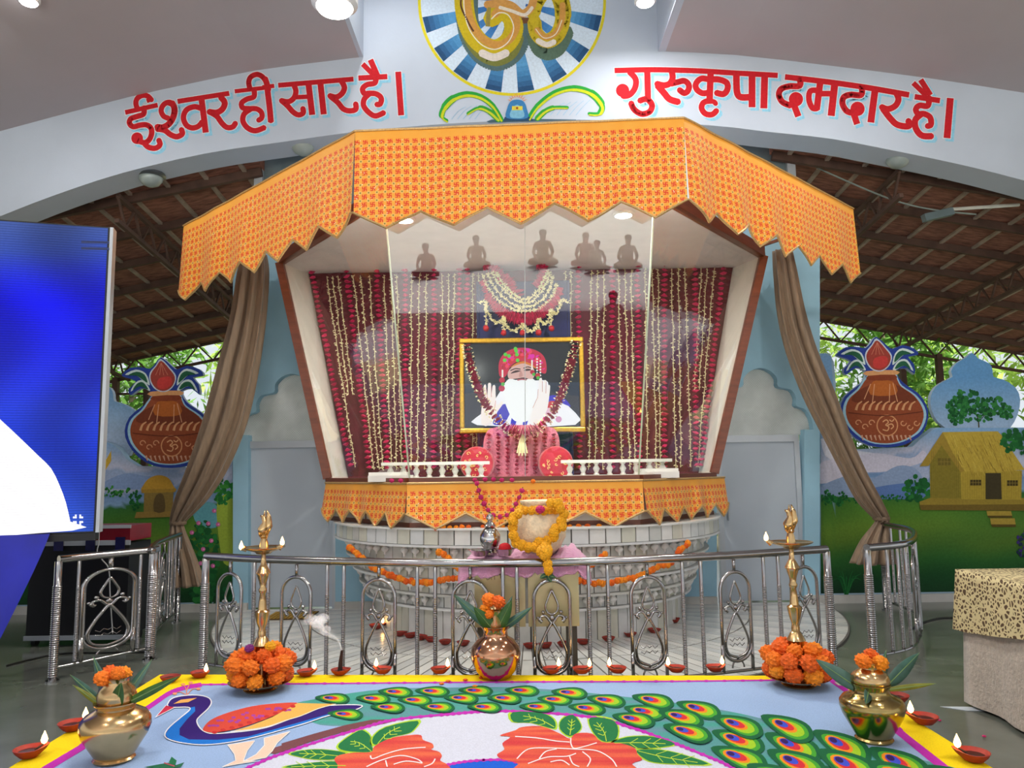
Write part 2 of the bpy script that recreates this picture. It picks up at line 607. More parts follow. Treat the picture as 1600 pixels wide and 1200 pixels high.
# ================================================================== the setting
YWALL, YB, YF, YA, ZC, ZP = 8.85, 8.8, 8.3, 8.1, 3.92, 0.25
M_white = mat('white_plaster', (186, 196, 211), 0.8, var=0.05, scale=1.2, bump=0.05, bscale=30)
M_ceil = mat('grey_ceiling_paint', (178, 171, 176), 0.85, var=0.05, scale=0.8, bump=0.04, bscale=20)
M_blue = mat('pale_blue_wall_paint', (154, 196, 216), 0.75, var=0.10, scale=1.6, bump=0.06, bscale=25)
M_floor = mat('polished_grey_green_stone', (104, 108, 100), 0.16, var=0.18, scale=2.2, spec=0.5)
M_tile = mat('white_marble_tile', (205, 205, 200), 0.25, var=0.07, scale=3.0)
M_grout = mat('dark_grout', (92, 88, 82), 0.8)
M_door = mat('grey_door_panel', (184, 194, 204), 0.5, var=0.05, scale=1.0)
M_alu = mat('aluminium_frame', (186, 192, 198), 0.4, metal=0.3, var=0.04)
M_mesh = leaf_mat('pale_green_screen', (240, 250, 244))
M_paint = paint_mat('wall_paint_colours')
M_powder = paint_mat('coloured_powder', rough=0.95, grain=0.13, gscale=160.0)

# floor and hall
tag(MB().box((-14, -8.2, -0.2), (14, 13.5, 0)).build('floor', M_floor), kind='structure')
tag(MB().box((-16, -30, -0.21), (16, -8.2, -0.01)).build('floor_courtyard', mat('white_courtyard_paving', (226, 226, 222), 0.6, var=0.06, scale=0.7)), kind='structure')
tag(MB().box((-14, -8.19, 0.0), (14, -3.2, 0.012)).build('floor_added_mat', mat('added_white_sheet', (226, 228, 232), 0.9, var=0.05, scale=2)), kind='structure')  # unseen white mat, added so the shrine glass mirrors a bright floor
gd = MB().box((-60, -60, -0.5), (60, 60, -0.22)).build('ground', mat('dry_soil', (120, 112, 84), 0.95, var=0.3, scale=1.5))
tag(gd, kind='structure')

# front arch wall with its soffit
arc_low = [(-500, 560), (-250, 440), (-100, 380), (0, 338), (88, 304), (192, 270), (320, 240), (440, 222), (556, 206), (690, 194), (820, 188),
           (960, 188), (1112, 196), (1200, 206), (1300, 217), (1400, 236), (1500, 257), (1600, 282), (1750, 325), (1950, 400), (2150, 490)]
arch = MB()
FA = lambda x, y: on_y(x, y, YA)
arch.slab(spline(arc_low, 3) + [(2150, -160), (-500, -160)], [], FA, (0, 0.4, 0))
WARCH = tag(arch.build('wall_arch', M_white), kind='structure')
fix_normals(WARCH)

# ceiling: two shallow curved slabs with a raised bay between them
cl = spline([(0, 205), (100, 178), (200, 152), (300, 130), (400, 110), (500, 97), (566, 89)], 2)
cr = spline([(1030, 80), (1150, 86), (1300, 103), (1450, 122), (1600, 145)], 2)
XL = [(p.x, p.z) for p in (FA(*q) for q in cl)]
XR = [(p.x, p.z) for p in (FA(*q) for q in cr)]
XL = [(-11.5, 2.9 + 0.6), (-9.5, 4.1), (-7.5, 4.75)] + XL
XR = XR + [(7.5, 5.15), (9.5, 4.6), (11.5, 4.0)]
ceil = bpy.data.objects.new('ceiling', None); COL.objects.link(ceil); tag(ceil, kind='structure')
for nm, XX in (('ceiling_slab', XL), ('ceiling_slab', XR)):
    b = MB()
    for (x0, z0), (x1, z1) in zip(XX, XX[1:]):
        b.hexa([(x0, -8, z0), (x1, -8, z1), (x1, YA + 0.01, z1), (x0, YA + 0.01, z0), (x0, -8, z0 + 0.22), (x1, -8, z1 + 0.22), (x1, YA + 0.01, z1 + 0.22), (x0, YA + 0.01, z0 + 0.22)])
    b.build(nm, M_ceil, ceil)
xl, zl = XL[-1]; xr, zr = XR[0]
b = MB()
b.box((xl - 0.12, -8, zl - 0.004), (xl + 0.012, YA - 0.002, 7.2)); b.box((xr - 0.012, -8, zr - 0.004), (xr + 0.12, YA - 0.002, 7.2))
b.build('recess_side', M_white, ceil)
MB().box((xl - 0.12, -8, 7.2), (xr + 0.12, YA + 0.4, 7.35)).build('recess_top', M_white, ceil)

# ceiling lamps of the hall (a lit disc in a ring, and the light it gives)
lampm = emit_mat('lamp_diffuser', (255, 250, 244), 22.0)
ringm = mat('lamp_ring_white', (230, 230, 230), 0.4)
def ceiling_lamp(x, y, z, watts, label, r=0.075, power_r=0.09):
    t = thing('ceiling_lamp', label, 'ceiling lamp', (x, y, z), 'round lamps on the hall ceiling')
    MB().lathe([(r * 1.25, 0), (r * 1.25, -0.03), (r, -0.045), (r, -0.02)], 24, (x, y, z)).build('lamp_ring', ringm, t, 40)
    MB().lathe([(r, -0.03), (r * 0.9, -0.055), (r * 0.5, -0.07), (0.001, -0.075)], 24, (x, y, z)).build('diffuser', lampm, t, True)
    ld = bpy.data.lights.new('lamp_light', 'AREA'); ld.shape = 'DISK'; ld.size = power_r * 2
    ld.energy = watts; ld.color = (1.0, 0.97, 0.93)
    lo = bpy.data.objects.new('lamp_light', ld); lo.location = (x, y, z - 0.09); link(lo, t)
    return t
def zcurve(XX, x):
    for (x0, z0), (x1, z1) in zip(XX, XX[1:]):
        if x0 <= x <= x1: return z0 + (z1 - z0) * (x - x0) / (x1 - x0)
    return XX[0][1]
def lamp_at(px, py, XX, w, label):
    z = 5.6
    for _ in range(8):
        p = on_z(px, py, z); z = zcurve(XX, p.x)
    ceiling_lamp(p.x, p.y, z, w, label)
lamp_at(45, -4, XL, 40, 'round ceiling lamp on the left slab at the top left corner')
lamp_at(523, -4, XL, 40, 'round ceiling lamp beside the left edge of the raised ceiling bay')
lamp_at(1340, -40, XR, 40, 'added round ceiling lamp on the right ceiling slab, out of view')  # lamp above the frame, added to the hall lighting
lr = on_y(1008, -2, 7.3)
tl_ = ceiling_lamp(lr.x, lr.y, lr.z, 34, 'bright pendant lamp in the raised bay near its right edge', r=0.09)
MB().tube([(lr.x, lr.y, lr.z), (lr.x, lr.y, 7.2)], 0.012, 8).build('stem', ringm, tl_)
ceiling_lamp(xl + 0.28, 7.15, 7.2, 22, 'round ceiling lamp in the raised bay towards its left side')
for i, (lx, ly) in enumerate(((-3.2, 3.6), (3.2, 3.6), (-3.2, 0.4), (3.2, 0.4), (0.0, 2.2))):  # extra lamps out of view, added to light the hall
    zz = zcurve(XL, lx) if lx < -1.6 else (zcurve(XR, lx) if lx > 1.6 else 7.2)
    ceiling_lamp(lx, ly, zz, 50, 'added round hall ceiling lamp out of view, %s of five' % ORD[i])

# soffit bulkhead lamps
M_pewter = mat('pewter_metal', (120, 124, 128), 0.35, metal=0.8)
M_bglass = mat('frosted_lamp_glass', (150, 162, 160), 0.3, spec=0.6)
def soffit_lamp(px, py, label):
    p = on_y(px, py, YA + 0.22)
    t = thing('bulkhead_lamp', label, 'lamp', p, 'bulkhead lamps under the arch')
    MB().lathe([(0.15, 0.03), (0.16, 0.0), (0.13, -0.02)], 20, p).build('rim', M_pewter, t, 40)
    MB().lathe([(0.13, -0.01), (0.125, -0.05), (0.09, -0.1), (0.04, -0.125), (0.001, -0.13)], 20, p).build('bowl', M_bglass, t, True)
soffit_lamp(236, 275, 'round bulkhead lamp under the arch above the blue video wall')
soffit_lamp(473, 226, 'round bulkhead lamp under the arch at the left slope of the orange canopy')
soffit_lamp(1403, 246, 'round bulkhead lamp under the arch on the right')

# ------------------------------------------------------------------ painted slogans on the arch
RED, SKY = (196, 30, 40), (142, 200, 226)
def letters(strokes, name, label, dx=4.2, dy=3.8):
    pt = Paint(FA, (0, -1, 0), 0.0012)
    for st in strokes:
        pts, w = st[0], st[1]
        if w is None:      # blob
            x, y, r = pts
            pt.disc(x + dx, y + dy, r + 1.2, SKY, 1, n=20); pt.disc(x, y, r + 1.0, (228, 232, 236), 2, n=20); pt.disc(x, y, r, RED, 3, n=20)
            continue
        pt.stroke(pts, w, SKY, 1, 6, off=(dx, dy), grow=2.4)
        pt.stroke(pts, w, (228, 232, 236), 2, 6, grow=2.0)
        pt.stroke(pts, w, RED, 3, 6)
    o = pt.build(name, M_paint, WARCH)
    o['label'] = label
    return o
def CR(ox, oy, sc, lst):
    out = []
    for pts, w in lst:
        if w is None:
            out.append(((ox + pts[0] / sc, oy + pts[1] / sc, pts[2] / sc), None))
        else:
            out.append((crop(ox, oy, sc, pts), w / sc))
    return out
A = CR(180, 80, 6.667, [
    ([(105, 640), (445, 562)], 50), ([(235, 605), (217, 550), (230, 495), (285, 462), (340, 470), (382, 512)], 56), ([(385, 500), (330, 522)], 44),
    ([(302, 585), (298, 655), (235, 680), (165, 705), (150, 752), (190, 788), (260, 772), (330, 770), (375, 805), (380, 865), (355, 925), (305, 955), (235, 930)], 58),
    ([230, 908, 62], None), ([(300, 955), (345, 1000), (420, 1012), (468, 975), (455, 925)], 58),
    ([(610, 545), (545, 535), (497, 570), (480, 625), (508, 680), (555, 700)], 56), ([(560, 535), (605, 560), (620, 620), (605, 690), (565, 755), (500, 795), (435, 790)], 66),
    ([(435, 812), (515, 825), (580, 872), (645, 892), (700, 862), (690, 815)], 60),
    ([(650, 525), (1190, 440)], 52), ([(900, 495), (945, 850)], 64),
    ([(890, 595), (825, 580), (745, 612), (712, 690), (740, 768), (800, 800), (865, 785), (910, 735)], 58),
    ([(1100, 480), (1142, 535), (1122, 600), (1060, 640), (975, 632)], 64), ([(985, 635), (1060, 680), (1112, 750), (1165, 795), (1225, 790), (1255, 750)], 58),
    ([(1245, 420), (1600, 378)], 44),
    ([(1448, 400), (1446, 475), (1375, 500), (1318, 540), (1330, 592), (1400, 600), (1475, 602), (1525, 640), (1528, 695), (1492, 722)], 56),
    ([(1410, 605), (1345, 655), (1332, 730), (1380, 800), (1460, 830), (1560, 795)], 58),
    ([(1408, 402), (1392, 330), (1412, 272), (1475, 243), (1535, 268), (1580, 335), (1600, 410)], 56)])
B = CR(410, 80, 6.667, [
    ([(0, 378), (125, 362)], 44), ([(28, 285), (48, 345), (56, 425), (75, 580), (90, 740)], 62),
    ([(165, 357), (950, 292)], 52),
    ([(328, 350), (350, 420), (328, 490), (270, 528), (192, 515)], 58), ([(200, 515), (262, 570), (318, 632), (375, 665), (425, 645), (422, 595)], 58),
    ([(330, 482), (490, 475)], 48), ([(480, 335), (520, 665)], 64), ([(605, 330), (640, 660)], 64),
    ([(828, 318), (855, 380), (830, 442), (770, 480), (698, 465)], 60), ([(712, 475), (790, 540), (840, 600), (900, 622), (972, 608), (972, 545)], 58),
    ([(1000, 282), (1302, 266)], 56), ([(1045, 135), (1180, 270)], 54), ([(1125, 90), (1200, 260)], 60),
    ([(1185, 270), (1172, 332), (1092, 350), (1045, 390), (1062, 442), (1120, 440), (1190, 448), (1238, 490), (1228, 550), (1190, 556)], 58),
    ([(1112, 448), (1062, 500), (1055, 570), (1110, 640), (1180, 676), (1270, 640)], 58),
    ([(1415, 215), (1446, 670)], 62)])
letters(A + B, 'painted_slogan', 'red Devanagari slogan with pale blue shadow, left half of the arch')
C = CR(950, 80, 5.714, [
    ([(58, 174), (400, 167), (780, 176), (1150, 197), (1515, 217)], 48),
    ([(190, 185), (246, 250), (240, 330), (190, 392), (130, 402)], 54), ([130, 352, 60], None), ([(350, 180), (356, 420)], 56),
    ([(280, 445), (345, 428), (392, 480), (372, 540), (300, 562), (232, 520), (205, 462)], 54),
    ([(570, 185), (576, 242), (550, 290), (500, 306), (432, 292)], 56), ([(440, 305), (500, 375), (550, 430), (630, 455)], 60),
    ([(560, 292), (620, 278), (680, 266), (720, 300), (716, 350), (680, 376), (635, 345)], 54),
    ([(916, 185), (906, 440)], 58), ([(895, 252), (830, 246), (785, 290), (790, 340), (840, 376), (895, 372)], 54),
    ([(935, 252), (1000, 256), (1060, 285), (1066, 340), (1030, 384), (965, 372)], 56),
    ([(905, 440), (850, 462), (835, 512), (870, 560), (930, 566), (970, 530)], 52), ([(880, 452), (940, 450), (962, 472)], 44),
    ([(1145, 205), (1150, 360), (1180, 410), (1260, 412)], 60), ([(1285, 215), (1285, 502)], 62), ([(1398, 220), (1390, 512)], 62)])
D = CR(1200, 90, 5.333, [
    ([(140, 162), (520, 207), (860, 257), (1175, 312)], 48),
    ([(262, 170), (264, 235), (180, 240), (110, 262), (90, 312), (120, 372), (190, 402)], 52), ([232, 348, 60], None), ([(215, 395), (252, 492)], 54),
    ([(435, 195), (405, 435)], 55), ([(415, 275), (352, 280), (340, 350), (368, 420), (410, 425)], 48), ([(430, 302), (545, 302)], 48), ([(556, 210), (525, 487)], 60),
    ([(780, 245), (775, 312), (690, 310), (630, 332), (620, 390), (660, 450), (720, 462)], 52), ([745, 428, 60], None), ([(712, 465), (742, 556)], 54),
    ([(892, 262), (855, 542)], 58), ([(1068, 298), (1086, 350), (1060, 402), (1000, 430), (942, 412)], 52), ([(955, 425), (1020, 510), (1080, 562), (1172, 572), (1168, 525)], 54),
    ([(1220, 327), (1432, 360)], 46), ([(1208, 212), (1322, 322)], 44), ([(1270, 185), (1352, 315)], 48),
    ([(1342, 330), (1330, 402), (1262, 400), (1230, 432), (1250, 470), (1300, 470), (1350, 500), (1356, 560), (1325, 572)], 50),
    ([(1272, 475), (1226, 520), (1230, 590), (1280, 650), (1366, 656)], 54), ([(1518, 338), (1490, 672)], 58)])
letters(C + D, 'painted_slogan', 'red Devanagari slogan with pale blue shadow, right half of the arch')

# sacred syllable in a rayed disc
pt = Paint(FA, (0, -1, 0), 0.0012)
cx, cy, R0 = 800.0, 3.0, 147.0
pt.disc(cx, cy, R0, (214, 200, 40), 1, n=90)
pt.disc(cx, cy, R0 - 4.5, (206, 222, 238), 2, n=90)
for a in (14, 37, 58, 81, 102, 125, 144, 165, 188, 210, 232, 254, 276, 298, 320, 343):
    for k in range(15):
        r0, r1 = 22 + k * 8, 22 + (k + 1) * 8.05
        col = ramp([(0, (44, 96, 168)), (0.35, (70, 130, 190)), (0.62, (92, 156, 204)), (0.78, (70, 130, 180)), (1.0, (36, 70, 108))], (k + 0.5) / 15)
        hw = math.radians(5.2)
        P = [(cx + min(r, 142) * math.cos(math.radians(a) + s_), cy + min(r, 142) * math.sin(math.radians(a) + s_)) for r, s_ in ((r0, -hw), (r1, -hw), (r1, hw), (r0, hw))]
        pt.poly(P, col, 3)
def OM(pts, w, col, lay):
    pt.stroke(crop(640, 0, 5.0, pts), [v / 5.0 for v in w] if isinstance(w, list) else w / 5.0, col, lay, 8)
bowl = [(430, -160), (425, -40), (432, 90), (470, 230), (560, 345), (670, 385), (770, 330), (815, 220), (775, 120), (700, 100), (640, 150)]
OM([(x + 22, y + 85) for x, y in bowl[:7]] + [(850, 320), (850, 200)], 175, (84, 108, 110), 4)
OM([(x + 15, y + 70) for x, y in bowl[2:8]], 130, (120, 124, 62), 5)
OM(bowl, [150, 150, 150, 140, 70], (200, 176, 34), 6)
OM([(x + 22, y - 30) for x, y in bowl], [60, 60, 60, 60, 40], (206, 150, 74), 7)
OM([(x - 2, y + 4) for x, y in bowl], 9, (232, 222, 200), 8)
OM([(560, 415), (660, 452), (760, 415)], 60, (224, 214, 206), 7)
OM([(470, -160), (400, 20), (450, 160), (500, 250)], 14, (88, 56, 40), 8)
ringp = [(975, 170), (990, 260), (1060, 322), (1140, 290), (1190, 190), (1195, 60), (1150, -50), (1060, -60), (990, 30), (965, 110)]
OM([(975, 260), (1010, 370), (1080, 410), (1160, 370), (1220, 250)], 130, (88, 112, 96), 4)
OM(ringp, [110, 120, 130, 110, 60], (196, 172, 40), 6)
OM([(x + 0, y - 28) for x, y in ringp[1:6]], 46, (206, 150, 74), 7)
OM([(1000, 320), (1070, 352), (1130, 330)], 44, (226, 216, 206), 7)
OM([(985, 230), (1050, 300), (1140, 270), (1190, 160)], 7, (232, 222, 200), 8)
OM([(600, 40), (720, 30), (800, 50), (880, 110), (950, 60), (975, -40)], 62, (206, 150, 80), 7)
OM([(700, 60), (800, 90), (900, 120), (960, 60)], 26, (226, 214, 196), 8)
OM([(870, 165), (950, 160)], 46, (110, 72, 48), 5)
OM([(620, 60), (610, 210)], 34, (150, 136, 70), 7)
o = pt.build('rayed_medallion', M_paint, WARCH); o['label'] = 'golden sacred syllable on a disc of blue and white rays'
pt = Paint(FA, (0, -1, 0), 0.0012)
def GL(pts, w, col, lay):
    pt.stroke(crop(640, 0, 5.0, pts), [v / 5.0 for v in w], col, lay, 8, cap=True)
for side in (0, 1):
    big = [(715, 935), (650, 830), (560, 762), (450, 738), (340, 772), (270, 845), (252, 910), (295, 945)] if not side else \
          [(935, 925), (1000, 830), (1130, 730), (1280, 692), (1420, 730), (1500, 820), (1482, 885), (1395, 888)]
    sm = [(695, 935), (620, 870), (540, 845), (450, 892)] if not side else [(1000, 925), (1060, 870), (1130, 842), (1240, 842)]
    GL(big, [40, 44, 46, 50, 60, 46, 24, 10], (44, 158, 62), 4)
    GL([(x + 4, y + 12) for x, y in big], [14, 18, 20, 22, 26, 22, 12, 4], (196, 204, 40), 5)
    GL(sm, [46, 40, 26, 8], (52, 156, 56), 4)
    GL([(x, y + 8) for x, y in sm], [18, 16, 10, 3], (190, 200, 44), 5)
    for k in range(5):
        q = (330 + k * 45, 930) if not side else (1100 + k * 50, 900)
        GL([q, (q[0] + 50, q[1] - 60), (q[0] + 110, q[1] - 95 - 6 * k)], [5, 4, 2], (150, 190, 216), 3)
pt.poly(crop(640, 0, 5, [(730, 945), (965, 945), (950, 915), (745, 915)]), (40, 72, 104), 5)
pt.poly(crop(640, 0, 5, [(760, 925), (762, 850), (790, 795), (840, 780), (890, 795), (915, 850), (918, 925)]), (58, 124, 178), 6, 4)
pt.poly(crop(640, 0, 5, [(790, 920), (795, 860), (840, 820), (885, 860), (890, 920)]), (120, 178, 206), 7, 4)
pt.poly(crop(640, 0, 5, [(800, 832), (882, 832), (882, 864), (800, 864)]), (214, 200, 70), 8)
pt.disc(640 + 840 / 5, 848 / 5, 1.8, (150, 60, 30), 9)
for k in range(9):
    a = math.pi * (0.1 + 0.8 * k / 8)
    c0 = (840, 800)
    pt.poly(crop(640, 0, 5, [(c0[0] + 50 * math.cos(a - .12), c0[1] - 40 * math.sin(a - .12)), (c0[0] + 84 * math.cos(a), c0[1] - 76 * math.sin(a)), (c0[0] + 50 * math.cos(a + .12), c0[1] - 40 * math.sin(a + .12))]), (228, 150, 104), 4)
pt.poly(crop(640, 0, 5, [(600, 950), (640, 935), (1000, 930), (1300, 935), (1300, 940), (620, 960)]), (70, 96, 110), 2)
o = pt.build('painted_leaf_ornament', M_paint, WARCH); o['label'] = 'green curling leaves around a small blue shrine stone painted below the disc'
# ------------------------------------------------------------------ back wall with doors
FW = lambda x, y: on_y(x, y, YWALL)
half = [(-83, 96), (-80, 79), (-71, 65), (-56, 59), (-56, 47), (-48, 34), (-28, 29), (-26, 16), (-16, 5), (0, 0)]
def arch_open(ax, ay, jl, jr, base):
    L_ = [(ax + x, ay + y) for x, y in half]
    R_ = [(ax - x, ay + y) for x, y in half[::-1][1:]]
    up = spline(L_ + R_, 3)
    return [(jl, base), (jl, up[0][1])] + up + [(jr, up[-1][1]), (jr, base)]
holeL = arch_open(456, 584, 388, 524, 951)
holeR = arch_open(1188, 575, 1120, 1257, 942)
def FW0(x, y):
    p = on_y(x, y, YWALL)
    return Vector((p.x, p.y, 0.0)) if p.z < 0.08 else p
wall = MB().slab([(364, 953), (364, 330), (1281, 310), (1281, 940)] + holeR[::-1] + holeL[::-1], [], FW0, (0, 0.16, 0))
WB = tag(wall.build('wall_back', M_blue), kind='structure')
fix_normals(WB)
pbl = FW(364, 330); pbr = FW(1281, 310)
for i, (ax, ay, jl, jr, base, ty, lab) in enumerate(((456, 584, 388, 524, 951, 680, 'left'), (1188, 575, 1120, 1257, 942, 671, 'right'))):
    d = bpy.data.objects.new('door_%d' % (i + 1), None); COL.objects.link(d); tag(d, kind='structure')
    FD = lambda x, y: on_y(x, y, YWALL + 0.1)
    p0, p1 = FD(jl - 4, ty + 10), FD(jr + 4, base)
    z1 = p0.z; x0, x1 = p0.x, p1.x
    Y0 = YWALL + 0.09
    MB().box((x0 + 0.05, Y0, 0.03), (x1 - 0.05, Y0 + 0.04, z1 - 0.07)).build('door_panel', M_door, d)
    f = MB().box((x0, Y0 - 0.03, 0.0), (x0 + 0.06, Y0 + 0.05, z1)).box((x1 - 0.06, Y0 - 0.03, 0), (x1, Y0 + 0.05, z1)).box((x0 + .06, Y0 - 0.03, z1 - 0.08), (x1 - .06, Y0 + 0.05, z1))
    f.build('door_frame', M_alu, d)
    MB().tube([((x1 - 0.12) if i == 0 else x0 + 0.12, Y0 - 0.03, 0.95), ((x1 - 0.12) if i == 0 else x0 + 0.12, Y0 - 0.03, 1.12)], 0.012, 8).build('door_handle', M_alu, d)
    # fine wire screen in the cusped window over the door
    w = bpy.data.objects.new('window_%d' % (i + 1), None); COL.objects.link(w); tag(w, kind='structure')
    zt = FD(ax, ay - 4).z
    wm = MB()
    n = 46
    X0, X1 = FD(ax - 86, ty).x, FD(ax + 86, ty).x
    for k in range(n * 2):
        u = X0 + (X1 - X0) * (k / n - 0.5)
        for sgn in (1, -1):
            a0 = max(X0, min(X1, u)); 
            q0 = Vector((u, YWALL + 0.12, z1)); q1 = Vector((u + sgn * (zt - z1), YWALL + 0.12, zt))
            # clip to the window's width
            t0, t1 = 0.0, 1.0
            dx = q1.x - q0.x
            for lim, s_ in ((X0, 1), (X1, -1)):
                e0, e1 = (q0.x - lim) * s_, (q1.x - lim) * s_
                if e0 < 0 and e1 < 0: t0, t1 = 1, 0
                elif e0 < 0: t0 = max(t0, e0 / (e0 - e1))
                elif e1 < 0: t1 = min(t1, e0 / (e0 - e1))
            if t1 > t0:
                wm.bar(q0.lerp(q1, t0), q0.lerp(q1, t1), 0.005)
    o = wm.build('wire_screen', mat('pale_wire', (236, 240, 238), 0.5), w); o['kind'] = 'stuff'
    MB().box((X0, YWALL + 0.125, z1), (X1, YWALL + 0.132, zt)).build('screen_sheet', M_mesh, w)
# clerestory panels above the canopy
for i, (a, b_, post) in enumerate((((404, 320), (556, 180), 404), ((1104, 320), (1234, 180), 1236))):
    p, q = on_y(a[0], a[1], YWALL + 0.05), on_y(b_[0], b_[1], YWALL + 0.05)
    w = bpy.data.objects.new('window_%d' % (i + 3), None); COL.objects.link(w); tag(w, kind='structure')
    MB().box((p.x, YWALL + 0.05, p.z), (q.x, YWALL + 0.07, q.z + 0.5)).build('grey_pane', mat('grey_glazing', (112, 126, 130), 0.15, spec=0.6), w)
    c = on_y(post, 250, YWALL).x
    MB().box((c - 0.05, YWALL, p.z), (c + 0.05, YWALL + 0.12, q.z + 0.5)).build('white_post', M_alu, w)
# low plinth at the wall's foot
M_plinth = mat('white_plinth', (188, 186, 180), 0.6, var=0.08)
bb = MB().box((FW(364, 950).x, YWALL - 0.05, 0), (FW(388, 950).x, YWALL, 0.1)).box((FW(524, 950).x, YWALL - 0.05, 0), (FW(1120, 950).x, YWALL, 0.1)).box((FW(1257, 950).x, YWALL - 0.05, 0), (FW(1281, 950).x, YWALL, 0.1))
tag(bb.build('baseboard_back', M_plinth), kind='structure')
tag(MB().box((-9, YWALL - 0.0, 0), (FW(364, 950).x - 0.01, YWALL + 0.04, 0.09)).build('baseboard_left', M_plinth), kind='structure')
tag(MB().box((FW(1281, 950).x + 0.01, YWALL, 0), (9, YWALL + 0.04, 0.09)).build('baseboard_right', M_plinth), kind='structure')

# white radial floor tiles round the shrine
KX = 0.14
M_tiles = [mat('marble_strip_%d' % k, c, 0.22, var=0.06, scale=4) for k, c in enumerate(((208, 208, 204), (196, 197, 195), (216, 215, 210)))]
dais = bpy.data.objects.new('floor_round_dais', None); COL.objects.link(dais); tag(dais, kind='structure')
outl = []
for k in range(61):
    a = math.pi * k / 60
    outl.append((KX + 3.35 * math.cos(a), YWALL - 3.45 * math.sin(a)))
MB().slab(outl, [], lambda x, y: (x, y, 0.02), (0, 0, -0.018)).build('dais_bed', M_grout, dais)
NS = 84
for k in range(NS):
    a0, a1 = math.pi * (k + 0.06) / NS, math.pi * (k + 0.94) / NS
    for ri, (r0, r1) in enumerate(((0.50, 0.72), (0.725, 0.995))):
        P = [(KX + 3.35 * r * math.cos(a), YWALL - 3.45 * r * math.sin(a)) for r, a in ((r0, a0), (r1, a0), (r1, a1), (r0, a1))]
        z = 0.024 + RND.uniform(0, 0.0015)
        b = MB().hexa([(p[0], p[1], 0.012) for p in P] + [(p[0], p[1], z) for p in P])
        fix_normals(b.build('floor_tile', M_tiles[(k * 7 + ri * 3) % 3], dais))

# ================================================================== the shrine
M_wood = mat('brown_polished_wood', (118, 62, 40), 0.35, var=0.2, scale=5, stretch=(1, 1, 6))
M_cream = mat('cream_laminate', (226, 222, 212), 0.5, var=0.04)
M_ceilin = mat('shrine_ceiling_paint', (224, 218, 216), 0.7, var=0.04)
GLASS = glass_mat('clear_glass')
FBp = lambda x, y: on_y(x, y, YB)
# corners of the glazed bay
ZB = 1.50
bFL, bFR = on_y(640, 747, 6.95), on_y(998, 745, 6.95)
bWL, bWR = on_y(515, 749, YF), on_y(1113, 741, YF)
for v in (bFL, bFR, bWL, bWR): v.z = ZB
YT = 6.33
tFL, tFR = on_y(600, 285, YT), on_y(1022, 280, YT)
tWL, tWR = on_y(440, 408, YF), on_y(1190, 396, YF)
for v in (tFL, tFR, tWL, tWR): v.z = ZC
shrine = thing('shrine_cabinet', 'flaring glass-fronted shrine cabinet with brown wooden frame, above the tiled pedestal', 'shrine', (KX, 7.9, 1.04))
cTL, cTR, cBL, cBR = FBp(484, 424), FBp(1143, 410), FBp(546, 738), FBp(1090, 732)
for v in (cTL, cTR): v.z = ZC
for v in (cBL, cBR): v.z = ZB
# wooden frame on the two slanting back edges, top beams and sill
MB().bar(bWL - Vector((.02, 0, 0)), tWL - Vector((.02, 0, 0)), 0.085, 0.08, (0, 1, 0)).build('frame_post', M_wood, shrine)
MB().bar(bWR + Vector((.02, 0, 0)), tWR + Vector((.02, 0, 0)), 0.085, 0.08, (0, 1, 0)).build('frame_post', M_wood, shrine)
up = Vector((0, 0, 0.05))
for a, b_ in ((tWL, tFL), (tFL, tFR), (tFR, tWR)):
    MB().bar(a + up, b_ + up, 0.08, 0.12).build('top_beam', M_wood, shrine)
dn = Vector((0, 0, -0.03))
for a, b_ in ((bWL, bFL), (bFL, bFR), (bFR, bWR)):
    MB().bar(a + dn, b_ + dn, 0.1, 0.07).build('sill', M_wood, shrine)
# ceiling, floor, back and slanting cream reveals
MB().slab([(tWL.x, YF), (tFL.x, YT), (tFR.x, YT), (tWR.x, YF), (cTR.x + 0.1, YB + 0.04), (cTL.x - 0.1, YB + 0.04)], [], lambda x, y: (x, y, ZC), (0, 0, 0.06)).build('cabinet_ceiling', M_ceilin, shrine)
MB().slab([(bWL.x, YF), (bFL.x, 6.95), (bFR.x, 6.95), (bWR.x, YF), (cBR.x, YB), (cBL.x, YB)], [], lambda x, y: (x, y, ZB - 0.03), (0, 0, -0.05)).build('cabinet_floor', mat('marble_shelf', (214, 212, 206), 0.25, var=0.05), shrine)
MB().hexa([cBL, cBR, cBR + Vector((0, .03, 0)), cBL + Vector((0, .03, 0)), cTL, cTR, cTR + Vector((0, .03, 0)), cTL + Vector((0, .03, 0))]).build('back_panel', M_cream, shrine)
for a, b_, c_, d_ in ((bWL, cBL, cTL, tWL), (bWR, cBR, cTR, tWR)):
    t_ = Vector((-0.03 if a is bWL else 0.03, 0, 0))
    fix_normals(MB().hexa([a, b_, b_ + t_, a + t_, d_, c_, c_ + t_, d_ + t_]).build('cream_reveal', M_cream, shrine))
